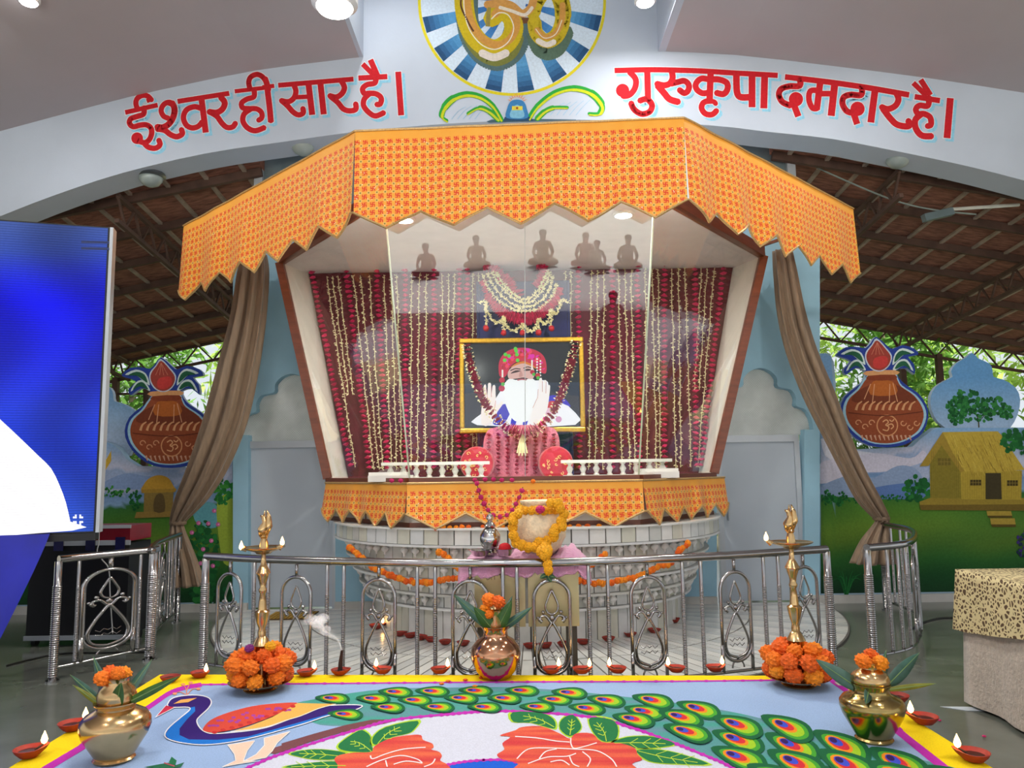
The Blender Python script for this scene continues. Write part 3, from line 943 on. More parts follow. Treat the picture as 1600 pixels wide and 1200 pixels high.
# glass panes
def pane(a, b_, c_, d_, nm='glass_pane', th=0.008):
    n = (b_ - a).cross(d_ - a).normalized() * th
    return fix_normals(MB().hexa([a, b_, b_ + n, a + n, d_, c_, c_ + n, d_ + n]).build(nm, GLASS, shrine))
mB, mT = bFL.lerp(bFR, 0.505), tFL.lerp(tFR, 0.52)
e = 0.003
pane(bFL, mB - Vector((e, 0, 0)), mT - Vector((e, 0, 0)), tFL)
pane(mB + Vector((e, 0, 0)), bFR, tFR, mT + Vector((e, 0, 0)))
pane(bWL, bFL, tFL, tWL)
pane(bFR, bWR, tWR, tFR)
M_gedge = mat('polished_glass_edge', (196, 206, 176), 0.2, spec=0.8)
for a, b_ in ((bFL, tFL), (bFR, tFR)):
    MB().bar(a, b_, 0.014, 0.014, (0, 1, 0)).build('glass_edge', M_gedge, shrine)
MB().bar(mB, mT, 0.006, 0.012, (0, 1, 0)).build('glass_seam', mat('clear_silicone', (190, 195, 195), 0.3), shrine)
# cream box under the sill that stands on the pedestal
zk = 1.05
def prism_wall(a, b_, z0, z1, th, nm, mt):
    d = (b_ - a); d.z = 0; n = Vector((-d.y, d.x, 0)).normalized() * th
    A_, B_ = Vector((a.x, a.y, 0)), Vector((b_.x, b_.y, 0))
    return fix_normals(MB().hexa([A_ + Vector((0, 0, z0)), B_ + Vector((0, 0, z0)), B_ + n + Vector((0, 0, z0)), A_ + n + Vector((0, 0, z0)),
                       A_ + Vector((0, 0, z1)), B_ + Vector((0, 0, z1)), B_ + n + Vector((0, 0, z1)), A_ + n + Vector((0, 0, z1))]).build(nm, mt, shrine))
for a, b_ in ((bWL, bFL), (bFL, bFR), (bFR, bWR)):
    n = 3 if a is bFL else 2
    for k in range(n):
        p, q = a.lerp(b_, k / n + 0.008), a.lerp(b_, (k + 1) / n - 0.008)
        prism_wall(p, q, zk + 0.05, ZB - 0.07, 0.03, 'white_panel', M_cream)
    prism_wall(a, b_, zk, zk + 0.05, 0.045, 'base_rail', M_wood)
    for k in range(1, n):
        p, q = a.lerp(b_, k / n - 0.008), a.lerp(b_, k / n + 0.008)
        prism_wall(p, q, zk + 0.05, ZB - 0.07, 0.035, 'panel_batten', M_wood)
# recessed downlights in the cabinet ceiling
for i, (px, py) in enumerate(((632, 341), (974, 333))):
    p = on_z(px, py, ZC)
    t = thing('downlight', 'round lit downlight in the shrine ceiling, %s one' % ('left' if i == 0 else 'right'), 'downlight', p, 'downlights in the shrine')
    MB().lathe([(0.1, -0.001), (0.105, -0.02), (0.08, -0.028), (0.08, -0.012)], 20, p).build('trim_ring', ringm, t, 40)
    MB().lathe([(0.079, -0.014), (0.06, -0.024), (0.001, -0.028)], 20, p).build('lens', emit_mat('downlight_lens', (255, 240, 216), 30.0), t, True)
    ld = bpy.data.lights.new('downlight_beam', 'AREA'); ld.shape = 'DISK'; ld.size = 0.16; ld.energy = 88; ld.color = (1.0, 0.95, 0.88)
    lo = bpy.data.objects.new('downlight_beam', ld); lo.location = p - Vector((0, 0, 0.05)); link(lo, t)

# ------------------------------------------------------------------ pedestal: a half bowl of tiled tiers
ped = thing('shrine_pedestal', 'half-round tiered pedestal of white tiles and small balusters under the shrine', 'pedestal', (KX, 7.8, 0.02))
def ell(a, b_, t, k=1.0, e=0.9):
    c, s_ = math.cos(t), math.sin(t)
    return KX + a * k * math.copysign(abs(c) ** e, c), YWALL - 0.06 - b_ * k * abs(s_) ** e
def ring_slab(a, b_, z0, z1, nm, mt, inner=0.5):
    n = 56
    o = MB()
    P = [ell(a, b_, math.pi * k / n) for k in range(n + 1)]
    o.slab(P, [], lambda x, y: (x, y, z1), (0, 0, z0 - z1))
    return fix_normals(o.build(nm, mt, ped))
tiersp = [(1.045, 0.905, 2.12, 2.08, 44, True), (0.885, 0.735, 2.00, 2.00, 46, False), (0.715, 0.585, 1.93, 1.95, 46, False),
          (0.565, 0.445, 1.86, 1.91, 44, False), (0.425, 0.315, 1.80, 1.87, 44, False), (0.29, 0.02, 1.70, 1.82, 48, True)]
M_tw = [mat('pedestal_tile_%d' % k, c, 0.3, var=0.06, scale=9) for k, c in enumerate(((222, 223, 222), (208, 208, 202), (232, 231, 226), (216, 214, 198)))]
M_knob = mat('white_marble_baluster', (232, 230, 226), 0.35, var=0.04)
knob = MB().lathe([(0.001, -0.1), (0.01, -0.088), (0.008, -0.075), (0.03, -0.055), (0.034, -0.04), (0.022, -0.024), (0.012, -0.016), (0.026, -0.006), (0.026, 0.0)], 10).mesh('baluster', M_knob, True)
for ti, (z1, z0, a, b_, n, big) in enumerate(tiersp):
    ins = 0.03 if big else 0.065
    ring_slab(a - ins, b_ - ins, z0, z1, 'tier_core', M_grout)
    if ti < 5:
        ring_slab(a - 0.005, b_ - 0.005, z0 - 0.02, z0, 'tier_ledge', M_tw[ti % 2])
    if ti == 0:
        ring_slab(a + 0.015, b_ + 0.015, z1 - 0.004, z1 + 0.012, 'tier_ledge', M_tw[2])
    for k in range(n):
        t0, t1 = math.pi * (k + 0.04) / n, math.pi * (k + 0.96) / n
        P0, P1 = ell(a - ins + 0.012, b_ - ins + 0.012, t0), ell(a - ins + 0.012, b_ - ins + 0.012, t1)
        Q0, Q1 = ell(a - ins - 0.01, b_ - ins - 0.01, t0), ell(a - ins - 0.01, b_ - ins - 0.01, t1)
        zz0, zz1 = z0 + 0.004, z1 - 0.006
        o = MB().hexa([(P0[0], P0[1], zz0), (P1[0], P1[1], zz0), (Q1[0], Q1[1], zz0), (Q0[0], Q0[1], zz0), (P0[0], P0[1], zz1), (P1[0], P1[1], zz1), (Q1[0], Q1[1], zz1), (Q0[0], Q0[1], zz1)])
        fix_normals(o.build('tile', M_tw[RND.randrange(4)], ped))
    if not big:
        for k in range(n):
            if RND.random() < 0.14: continue
            t0 = math.pi * (k + 0.5) / n
            x, y = ell(a - 0.015, b_ - 0.015, t0)
            o = place(knob, 'baluster', ped, (x, y, z1 + 0.0), sc=(1.15, 1.15, 1.0))
# ------------------------------------------------------------------ printed cloths
M_trim = mat('gold_braid', (196, 160, 104), 0.4, metal=0.35, var=0.25, scale=90)
def valance(path, ztop, drop, tooth, tooth_w, name, mt, parent, segs, depth_wave=0.012, uvo=0.0, flare=0.0):
    """path: plan corner points; cloth hangs from ztop list with zigzag hem"""
    b = MB(); hem = []; top = []
    u = 0.0
    rows = 10
    first = True
    for (p, q, n_teeth) in segs:
        d = q - p; L_ = Vector((d.x, d.y, 0)).length
        nrm = Vector((d.y, -d.x, 0)).normalized()
        if nrm.dot(Vector((0, -1, 0))) < 0: nrm = -nrm
        n = n_teeth * 12
        o = len(b.v)
        for i in range(n + 1):
            f = i / n
            base = p.lerp(q, f)
            tw = (f * n_teeth) % 1.0
            tri = 1 - abs(2 * tw - 1)
            if i == n: tri = 0.0
            length = drop + tooth * tri
            wv = depth_wave * math.sin(f * n_teeth * 2 * math.pi * 0.73 + len(hem)*0.0) + depth_wave * 0.6 * math.sin(f * 37 + u)
            for r in range(rows + 1):
                v = r / rows
                pos = base + nrm * (wv * (0.15 + v) + flare * v) - Vector((0, 0, length * v))
                b.v.append(tuple(pos)); b.uv.append((u + L_ * f + uvo, length * v))
                if r == rows: hem.append(pos + nrm * 0.004)
                if r == 0: top.append(pos + nrm * 0.004)
        for i in range(n):
            for r in range(rows):
                a0 = o + i * (rows + 1) + r
                b.f.append((a0, a0 + rows + 1, a0 + rows + 2, a0 + 1)); b.c.append(None)
        u += L_
    cl = b.build(name, mt, parent, True)
    MB().tube(hem, 0.011, 5).build('hem_braid', M_trim, cl)
    MB().tube(top, 0.011, 5).build('top_braid', M_trim, cl)
    return cl
canopy = thing('canopy_valance', 'large orange printed cloth canopy with zigzag gold-edged hem above the shrine glass', 'canopy', (KX, 6.4, 3.6))
M_canopy = motif_cloth('orange_canopy_print', 0.070, (0.2, 0.05), 0.085)
YC = 6.12
kFL, kFR = on_y(555, 205, YC), on_y(1068, 184, YC)
kEL, kER = on_y(287, 353, 8.0), on_y(1333, 326, 8.0)
def drop_at(p, px, py):        # hang length that reaches the pixel row
    return p.z - on_y(px, py, p.y).z
dF = drop_at(kFL.lerp(kFR, .5), 810, 324)
valance(None, 0, dF, 0.15, 0, 'canopy_cloth', M_canopy, canopy, [(kEL, kFL, 7), (kFL, kFR, 5), (kFR, kER, 7)], 0.02, flare=0.03)
bk = Vector((0, 0.05, -0.06))
for a, b_ in ((kEL, kFL), (kFL, kFR), (kFR, kER)):
    MB().bar(a + bk, b_ + bk, 0.03, 0.1).build('pelmet_board', M_wood, canopy)
for a, b_ in ((kFL, tFL), (kFR, tFR), (kEL, tWL), (kER, tWR)):
    MB().bar(a + bk, b_ + Vector((0, 0, 0.12)), 0.03, 0.03).build('pelmet_bracket', M_wood, canopy)
skirt = thing('skirt_valance', 'shorter orange printed cloth with zigzag hem below the shrine sill', 'valance', (KX, 6.9, 1.2))
M_skirt = motif_cloth('orange_skirt_print', 0.072, (0.1, 0.3), 0.07)
of = Vector((0, -0.07, 0))
sWL, sWR = on_y(509, 755, YF - 0.1), on_y(1132, 749, YF - 0.1)
sFL, sFR = on_y(636, 757, 6.87), on_y(1004, 754, 6.87)
for v in (sWL, sWR, sFL, sFR): v.z = 1.455
valance(None, 0, 0.27, 0.13, 0, 'skirt_cloth', M_skirt, skirt, [(sWL, sFL, 5), (sFL, sFR, 4), (sFR, sWR, 5)], 0.012, flare=0.04)

# ------------------------------------------------------------------ inside: curtain and flower strings
M_cur = mat('maroon_velvet', (92, 18, 36), 0.85, var=0.25, scale=6, sheen=0.3)
cb = MB()
n = 150
for i in range(n + 1):
    f = i / n
    w = 0.02 * math.sin(f * 70) + 0.01 * math.sin(f * 151)
    a, b_ = cTL.lerp(cTR, f), cBL.lerp(cBR, f)
    for r in range(5):
        q = a.lerp(b_, r / 4); q = q + Vector((0, -0.05 + w * (0.4 + 0.15 * r), -0.005 if r == 0 else 0))
        cb.v.append(tuple(q))
for i in range(n):
    for r in range(4):
        a0 = i * 5 + r
        cb.f.append((a0, a0 + 5, a0 + 6, a0 + 1)); cb.c.append(None)
cur = cb.build('backdrop_curtain', M_cur, None, True)
tag(cur, 'maroon velvet curtain covering the back of the shrine', 'curtain')
M_jas = mat('jasmine_bud', (226, 218, 170), 0.6, var=0.15, scale=30)
M_rose = mat('dark_pink_rose_petal', (200, 26, 88), 0.6, var=0.3, scale=25)
M_rose2 = mat('crimson_rose_petal', (138, 16, 48), 0.65, var=0.3, scale=25)
def bud(b, p, d, l, r):
    d = d.normalized(); u = d.orthogonal().normalized(); w = d.cross(u)
    q = p + d * l
    V = [p] + [p + d * l * 0.6 + (u * math.cos(t) + w * math.sin(t)) * r for t in (0, 2.09, 4.19)] + [q]
    b.add(V, [(0, 2, 1), (0, 3, 2), (0, 1, 3), (4, 1, 2), (4, 2, 3), (4, 3, 1)])
def jasmine(b, pts, seed, dens=0.032, l=0.030, r=0.0075, per=2):
    rn = random.Random(seed)
    P = [Vector(p) for p in pts]
    b.tube(P, 0.004, 4)
    for a, c_ in zip(P, P[1:]):
        L_ = (c_ - a).length
        k = max(1, int(L_ / dens))
        for i in range(k):
            p = a.lerp(c_, (i + rn.random() * 0.8) / k)
            for _ in range(per):
                bud(b, p, Vector((rn.uniform(-1, 1), rn.uniform(-1, 0.1), rn.uniform(-0.9, 0.7))), l * rn.uniform(0.7, 1.3), r * rn.uniform(0.8, 1.3))
    return b
def roses(b, pts, seed, rad=0.046, step=0.05, petals=6):
    rn = random.Random(seed)
    P = [Vector(p) for p in pts]
    for a, c_ in zip(P, P[1:]):
        L_ = (c_ - a).length
        k = max(1, int(L_ / step))
        d = (c_ - a).normalized(); u = d.orthogonal().normalized(); w = d.cross(u)
        for i in range(k):
            p = a.lerp(c_, (i + 0.5) / k)
            s_ = rad * rn.uniform(0.8, 1.12); ph = rn.random() * 6
            V = [p - d * step * 0.42]
            for j in range(petals):
                t = ph + 2 * math.pi * j / petals
                rr = s_ * (1 if j % 2 else 0.78)
                V.append(p + (u * math.cos(t) + w * math.sin(t)) * rr + d * rn.uniform(-.3, .3) * step)
            V.append(p + d * step * 0.42)
            F = []
            for j in range(petals):
                j2 = (j + 1) % petals
                F += [(0, 1 + j2, 1 + j), (petals + 1, 1 + j, 1 + j2)]
            b.add(V, F)
    return b
# order of strings along the curtain: j = jasmine, r = rose (top fraction, bottom fraction)
seq = [('r', 486, 548), ('j', 510, 555), ('j', 519, 561), ('j', 528, 567), ('r', 541, 578), ('j', 552, 584), ('j', 563, 592), ('j', 577, 598), ('r', 588, 606),
       ('j', 600, 612), ('j', 611, 620), ('j', 620, 628), ('r', 633, 634), ('j', 643, 642), ('j', 655, 652), ('j', 666, 664), ('r', 678, 678), ('j', 691, 690), ('j', 701, 698), ('j', 710, 706),
       ('r', 718, 716), ('r', 730, 728), ('j', 739, 738), ('j', 748, 744), ('j', 884, 880), ('j', 892, 892), ('r', 903, 905), ('j', 924, 920), ('j', 934, 930), ('j', 944, 942), ('r', 956, 958),
       ('j', 966, 972), ('j', 976, 984), ('j', 986, 992), ('r', 996, 1000), ('j', 1008, 1012), ('j', 1019, 1026), ('j', 1028, 1032), ('r', 1038, 1038), ('j', 1049, 1056), ('j', 1060, 1064), ('j', 1070, 1080),
       ('r', 1086, 1088), ('j', 1096, 1078), ('j', 1105, 1084), ('j', 1116, 1090), ('r', 1132, 1094)]
ji = ri = 0
for i, (k, xt, xb) in enumerate(seq):
    yt = 428 - (xt - 486) * 0.022 + (4 if k == 'j' else -6)
    yb = 734 if 560 < xb < 1060 else 730
    a, b_ = on_y(xt, yt, YB - 0.145), on_y(xb, yb, YB - 0.145)
    if k == 'j' and i in (2, 3, 43, 44): b_ = a.lerp(b_, 0.62)
    pts = [a.lerp(b_, t / 10) + Vector((0.006 * math.sin(t * 2.1 + i), 0, 0)) for t in range(11)]
    if k == 'j':
        o = jasmine(MB(), pts, i).build('jasmine_string', M_jas)
        tag(o, 'cream jasmine string hanging on the maroon curtain, %s jasmine string from left' % ordinal(ji), 'garland', 'jasmine strings on the curtain'); ji += 1
    else:
        o = roses(MB(), pts, i).build('rose_string', M_rose)
        tag(o, 'dark pink rose string hanging on the maroon curtain, %s rose string from left' % ordinal(ri), 'garland', 'rose strings on the curtain'); ri += 1
# dark blue throne back behind the screen
tb = thing('velvet_screen', 'dark blue velvet panel behind the framed screen, under the swagged garlands', 'panel', (KX, 8.62, ZB))
p, q = on_y(749, 700, 8.62), on_y(887, 440, 8.62)
M_navy = mat('navy_velvet', (24, 28, 84), 0.8, var=0.2, scale=8, sheen=0.2)
MB().box((p.x, 8.60, ZB - 0.03), (q.x, 8.66, q.z)).build('velvet_panel', M_navy, tb)
MB().tube([(p.x, 8.6, ZB), (p.x, 8.6, q.z), (q.x, 8.6, q.z), (q.x, 8.6, ZB)], 0.02, 6).build('panel_edge', M_navy, tb)
# swagged garlands high on the curtain
YG = 8.50
def swag(px_pts, name, label, kind, seed, y=YG, **kw):
    P = [on_y(x, yy, y) for x, yy in spline(px_pts, 8)]
    b = MB()
    (jasmine if kind == 'j' else roses)(b, P, seed, **kw)
    return tag(b.build(name, M_jas if kind == 'j' else M_rose), label, 'garland', 'swagged garlands above the screen')
def cropS(pts): return crop(700, 380, 6.667, pts)
swag(cropS([(360, 395), (430, 560), (560, 690), (700, 750), (800, 762), (900, 740), (1040, 650), (1140, 540), (1160, 470)]), 'rose_swag', 'thick dark pink rose swag, upper of the two rose swags', 'r', 101, rad=0.06, step=0.035)
swag(cropS([(400, 560), (500, 680), (620, 770), (760, 815), (850, 812), (960, 765), (1080, 660), (1150, 570)]), 'rose_swag', 'thick dark pink rose swag, lower of the two rose swags', 'r', 102, rad=0.06, step=0.035)
for i, pts in enumerate(([(360, 320), (430, 480), (560, 620), (700, 690), (790, 708), (920, 690), (1040, 610), (1110, 500), (1130, 420)],
                         [(410, 310), (480, 450), (590, 570), (700, 650), (790, 665), (900, 640), (1010, 550), (1070, 430), (1085, 340)],
                         [(460, 300), (520, 410), (610, 510), (700, 590), (790, 620), (880, 600), (980, 490), (1030, 390), (1060, 300)],
                         [(500, 300), (560, 400), (640, 490), (720, 560), (790, 585), (870, 560), (950, 470), (1000, 380), (1040, 290)])):
    swag(cropS(pts), 'jasmine_swag', 'cream jasmine swag inside the rose swags, %s from the outside' % ORD[i], 'j', 110 + i, y=YG - 0.02, dens=0.022, per=4)
for i, pts in enumerate(([(375, 240), (470, 250), (540, 320), (560, 420)], [(590, 350), (650, 420), (690, 520)], [(930, 230), (1000, 260), (960, 400), (930, 450)], [(730, 480), (760, 560)])):
    swag(cropS(pts), 'rose_cluster', 'clustered dark pink roses at the top of the swags, %s from left' % ORD[[0, 1, 3, 2][i]], 'r', 130 + i, y=YG + 0.05, rad=0.075, step=0.045)
loops = [(320, 620), (385, 610), (400, 680), (440, 770), (500, 830), (560, 810), (580, 770), (600, 850), (660, 910), (720, 905), (780, 840), (820, 900), (870, 915), (920, 870), (945, 790), (990, 840), (1040, 820), (1070, 700), (1120, 740), (1160, 660), (1180, 590), (1260, 620)]
swag(cropS(loops), 'jasmine_festoon', 'looped jasmine festoon over the dark blue panel', 'j', 140, y=YG - 0.03, dens=0.03, per=3)
for i, (x, y0, y1) in enumerate(((395, 620, 870), (580, 770, 915), (775, 840, 915), (945, 790, 915), (1075, 690, 870))):
    a, b_ = on_y(*cropS([(x, y0)])[0], YG - 0.04), on_y(*cropS([(x, y1)])[0], YG - 0.04)
    t = thing('rosebud_pendant', 'jasmine drop ending in a red rosebud, %s from left along the festoon' % ORD[i], 'garland', b_, 'rosebud drops on the festoon')
    jasmine(MB(), [a, b_], 150 + i, dens=0.02, per=4).build('jasmine_drop', M_jas, t)
    MB().ball(b_ - Vector((0, 0, 0.02)), 0.036, 8, 5, random.Random(i), 0.15).build('rosebud', mat('red_rosebud', (178, 20, 36), 0.6, var=0.25, scale=40), t, True)

# ------------------------------------------------------------------ framed screen with portrait
YS = 8.36
scr = thing('framed_screen', 'gold-framed screen showing a bearded man in a flower turban with raised hands', 'screen', (KX, YS, 1.9))
FS = lambda x, y: on_y(x, y, YS)
s0, s1 = FS(723, 668), FS(907, 532)
M_gold = mat('gilt_frame', (206, 160, 50), 0.3, metal=0.85, var=0.2, scale=40)
fx0, fx1, fz0, fz1 = FS(718, 0).x, FS(913, 0).x, FS(815, 676).z, FS(815, 528).z
fx0, fx1 = FS(718, 600).x, FS(913, 600).x
fw = 0.055
for nm, a, b_ in (('frame_rail', (fx0, YS - 0.03, fz0), (fx1, YS + 0.03, fz0 + fw)), ('frame_rail', (fx0, YS - 0.03, fz1 - fw), (fx1, YS + 0.03, fz1)),
                  ('frame_stile', (fx0, YS - 0.03, fz0 + fw), (fx0 + fw, YS + 0.03, fz1 - fw)), ('frame_stile', (fx1 - fw, YS - 0.03, fz0 + fw), (fx1, YS + 0.03, fz1 - fw))):
    o = MB().box(a, b_).build(nm, M_gold, scr)
    bv = o.modifiers.new('bevel', 'BEVEL'); bv.width = 0.012; bv.segments = 2
MB().box((fx0 + fw, YS + 0.005, fz0 + fw), (fx1 - fw, YS + 0.03, fz1 - fw)).build('screen_housing', mat('black_plastic', (14, 14, 16), 0.3), scr)
MB().box((fx0 + 0.4, YS + 0.03, ZB - 0.03), (fx1 - 0.4, YS + 0.09, fz1 - 0.2)).build('stand', mat('black_stand', (20, 20, 22), 0.5), scr)
pp = Paint(lambda x, y: on_y(x, y, YS + 0.004), (0, -1, 0), 0.0005)
C4 = lambda pts: crop(640, 500, 4.444, pts)
pp.grid(726, 535.5, 905, 666, 10, 10, lambda x, y: lerp((10, 10, 16), (34, 40, 50), max(0, min(1, (y - 540) / 120))), 0)
def PO(pts, col, lay, sm=4): pp.poly(C4(pts), col, lay, sm)
PO([(470, 730), (500, 650), (560, 600), (640, 480), (690, 420), (880, 420), (960, 430), (975, 560), (1060, 575), (1110, 605), (1150, 728)], (252, 250, 255), 1, 3)
PO([(955, 540), (1000, 522), (1080, 550), (1118, 600), (1085, 590), (1040, 572), (975, 575)], (40, 30, 190), 2)
PO([(580, 722), (600, 660), (640, 590), (690, 590), (700, 640), (650, 722)], (58, 54, 190), 2)
PO([(700, 725), (735, 600), (762, 600), (735, 725)], (66, 60, 196), 3); PO([(785, 725), (812, 590), (838, 592), (815, 725)], (66, 60, 196), 3)
PO([(650, 520), (660, 450), (695, 408), (770, 425), (845, 405), (880, 440), (885, 520), (870, 620), (820, 700), (730, 700), (680, 620)], (255, 255, 255), 4)
PO([(688, 405), (686, 355), (735, 312), (800, 300), (850, 318), (868, 370), (850, 410), (790, 400), (735, 408)], (226, 178, 170), 5)
PO([(700, 372), (735, 350), (772, 354), (735, 366)], (70, 44, 44), 6, 3); PO([(792, 350), (820, 338), (846, 346), (820, 354)], (70, 44, 44), 6, 3)
pp.stroke(C4([(700, 352), (735, 338), (770, 342)]), 1.6, (60, 40, 44), 6); pp.stroke(C4([(790, 336), (820, 326), (850, 334)]), 1.6, (60, 40, 44), 6)
PO([(772, 350), (786, 385), (770, 396), (758, 388)], (206, 150, 142), 6, 3)
pp.stroke(C4([(748, 418), (780, 412), (812, 416)]), 2.2, (186, 96, 104), 6)
PO([(700, 330), (740, 300), (800, 285), (850, 300), (880, 340), (840, 318), (790, 302), (740, 314)], (224, 126, 40), 7, 3)
PO([(622, 380), (620, 300), (650, 240), (710, 203), (800, 193), (880, 212), (930, 250), (950, 310), (945, 370), (905, 360), (862, 318), (800, 288), (745, 292), (700, 325), (672, 385), (645, 400)], (206, 32, 66), 8, 4)
rn = random.Random(5)
for k in range(90):
    a = rn.random(); r_ = rn.uniform(0.0, 1.0)
    th = math.pi * (1.02 + 0.96 * a)
    x = 787 + (150 - 42 * r_) * math.cos(th); y = 345 + (140 - 48 * r_) * math.sin(th)
    col = rn.choice([(232, 18, 170), (214, 26, 40), (196, 20, 60), (226, 40, 150), (180, 16, 40), (240, 60, 90)])
    pp.disc(640 + x / 4.444, 500 + y / 4.444, rn.uniform(2.0, 3.6), col, 9, n=9)
for x, y in ((665, 240), (660, 280), (735, 200), (745, 240), (750, 280), (740, 215), (690, 250)):
    pp.disc(640 + x / 4.444, 500 + y / 4.444, 3.0, (86, 206, 62), 10, n=8)
for x, y0, y1 in ((850, 285, 345), (885, 272, 370), (908, 285, 385), (645, 352, 400)):
    for k in range(6):
        pp.disc(640 + x / 4.444, 500 + (y0 + (y1 - y0) * k / 5) / 4.444, 1.5, (250, 244, 236), 11, n=7)
for x, y, r, c in ((852, 362, 3.6, (190, 20, 60)), (890, 385, 3.8, (200, 24, 50)), (862, 378, 2.6, (80, 180, 60)), (892, 402, 2.8, (80, 180, 60)), (642, 418, 4.6, (196, 24, 60)), (640, 475, 5.0, (190, 30, 70)), (648, 446, 3.0, (90, 180, 70)),
                   (910, 700, 8.5, (232, 60, 140)), (1035, 690, 5, (220, 150, 190)), (990, 600, 9, (200, 40, 50)), (965, 640, 7, (236, 190, 210))):
    pp.disc(640 + x / 4.444, 500 + y / 4.444, r, c, 11, n=10)
hand = [(498, 725), (500, 610), (516, 545), (513, 468), (521, 450), (531, 455), (540, 525), (544, 448), (554, 437), (566, 446), (568, 525), (575, 462), (585, 452), (596, 462), (599, 560), (612, 590), (640, 560), (648, 585), (600, 650), (562, 728)]
PO(hand, (255, 238, 232), 12, 2)
PO([(835, 705), (855, 610), (885, 545), (893, 470), (900, 412), (911, 402), (920, 412), (923, 480), (930, 425), (940, 418), (950, 426), (947, 500), (955, 460), (965, 452), (976, 460), (968, 540), (955, 620), (920, 690), (880, 722)], (255, 244, 240), 12, 2)
for x0, y0, x1, y1 in ((922, 425, 922, 500), (948, 430, 946, 510), (893, 480, 888, 545), (885, 545, 855, 610)):
    pp.stroke(C4([(x0, y0), (x1, y1)]), 0.9, (206, 150, 146), 13, 0)
for x0, y0, x1, y1 in ((531, 470, 540, 540), (566, 460, 568, 535), (599, 560, 590, 610)):
    pp.stroke(C4([(x0, y0), (x1, y1)]), 0.8, (214, 150, 140), 13, 0)
pp.build('portrait_picture', paint_mat('screen_emission', emit=1.25, rough=0.15, grain=0.0), scr)['label'] = 'lit picture of a bearded man in a flower turban, hands raised'
# mixed garland looped over the screen, with a tassel
gp = spline(C4([(395, 165), (420, 300), (460, 430), (520, 570), (600, 680), (690, 760), (785, 800), (880, 770), (970, 680), (1040, 550), (1090, 400), (1130, 270), (1160, 140)]), 4)
gt = thing('screen_garland', 'rose and jasmine garland looped across the gold-framed screen with tassel', 'garland', on_y(816, 680, YS - 0.12))
P = [on_y(x, y, YS - 0.06 - 0.34 * max(0, (y - 560) / 120)) for x, y in gp]
roses(MB(), P, 200, rad=0.058, step=0.03, petals=7).build('rose_core', mat('pinkish_rose', (150, 34, 66), 0.6, var=0.3, scale=30), gt)
jb = MB(); rn = random.Random(9)
for a, c_ in zip(P, P[1:]):
    for k in range(9):
        p = a.lerp(c_, rn.random()); t = rn.random() * 6.3
        d = (c_ - a).normalized(); u = d.orthogonal().normalized(); w = d.cross(u)
        e_ = u * math.cos(t) + w * math.sin(t)
        bud(jb, p + e_ * 0.04, e_ + d * rn.uniform(-1, 1), 0.03, 0.008)
jb.build('jasmine_flecks', M_jas, gt)
q = on_y(816, 680, YS - 0.42)
roses(MB(), [on_y(x, y, YS - 0.43) for x, y in C4([(690, 745), (740, 770), (785, 780), (840, 770), (890, 740)])], 203, rad=0.075, step=0.02, petals=8).build('rose_pad', mat('pink_petal', (196, 60, 120), 0.6, var=0.3, scale=40), gt)
ts = MB()
for k in range(7):
    a = q + Vector((0.012 * (k - 3) * 0.4, -0.02, 0)); b_ = on_y(808 + k * 2.6, 708 + (k % 2) * 4, YS - 0.43)
    ts.tube([a, b_], [0.005, 0.009], 5)
ts.build('tassel', M_jas, gt)

# ------------------------------------------------------------------ seat, cushions, balustrades
M_pink = mat('pink_fleece', (226, 128, 150), 0.95, var=0.15, scale=30, bump=0.8, bscale=90, sheen=0.5)
seat = thing('garlanded_chair', 'pink fleece-covered seat back hung with rose strings below the screen', 'chair', (KX, 8.1, ZB))
a, b_ = on_y(756, 742, 8.08), on_y(876, 668, 8.08)
prof = [(756, 746), (755, 700), (759, 678), (772, 668), (815, 664), (858, 667), (871, 677), (875, 700), (874, 746)]
sb = MB().slab(spline(prof, 4), [], lambda x, y: on_y(x, y, 8.08), (0, 0.1, 0))
o = fix_normals(sb.build('seat_back', M_pink, seat)); bv = o.modifiers.new('bevel', 'BEVEL'); bv.width = 0.03; bv.segments = 3; bv.limit_method = 'ANGLE'
for k in range(8):
    x = 764 + k * 14.5
    pts = [on_y(x, 672 + abs(k - 3.5) * 1.2, 8.05), on_y(x, 742, 8.05)]
    roses(MB(), pts, 300 + k, rad=0.032, step=0.04).build('rose_strand', M_rose2, seat)
M_cush = mat('crimson_velvet', (178, 20, 46), 0.75, var=0.15, scale=20, sheen=0.3)
M_swirl = paint_mat('gold_embroidery', rough=0.45, grain=0.2, gscale=200)
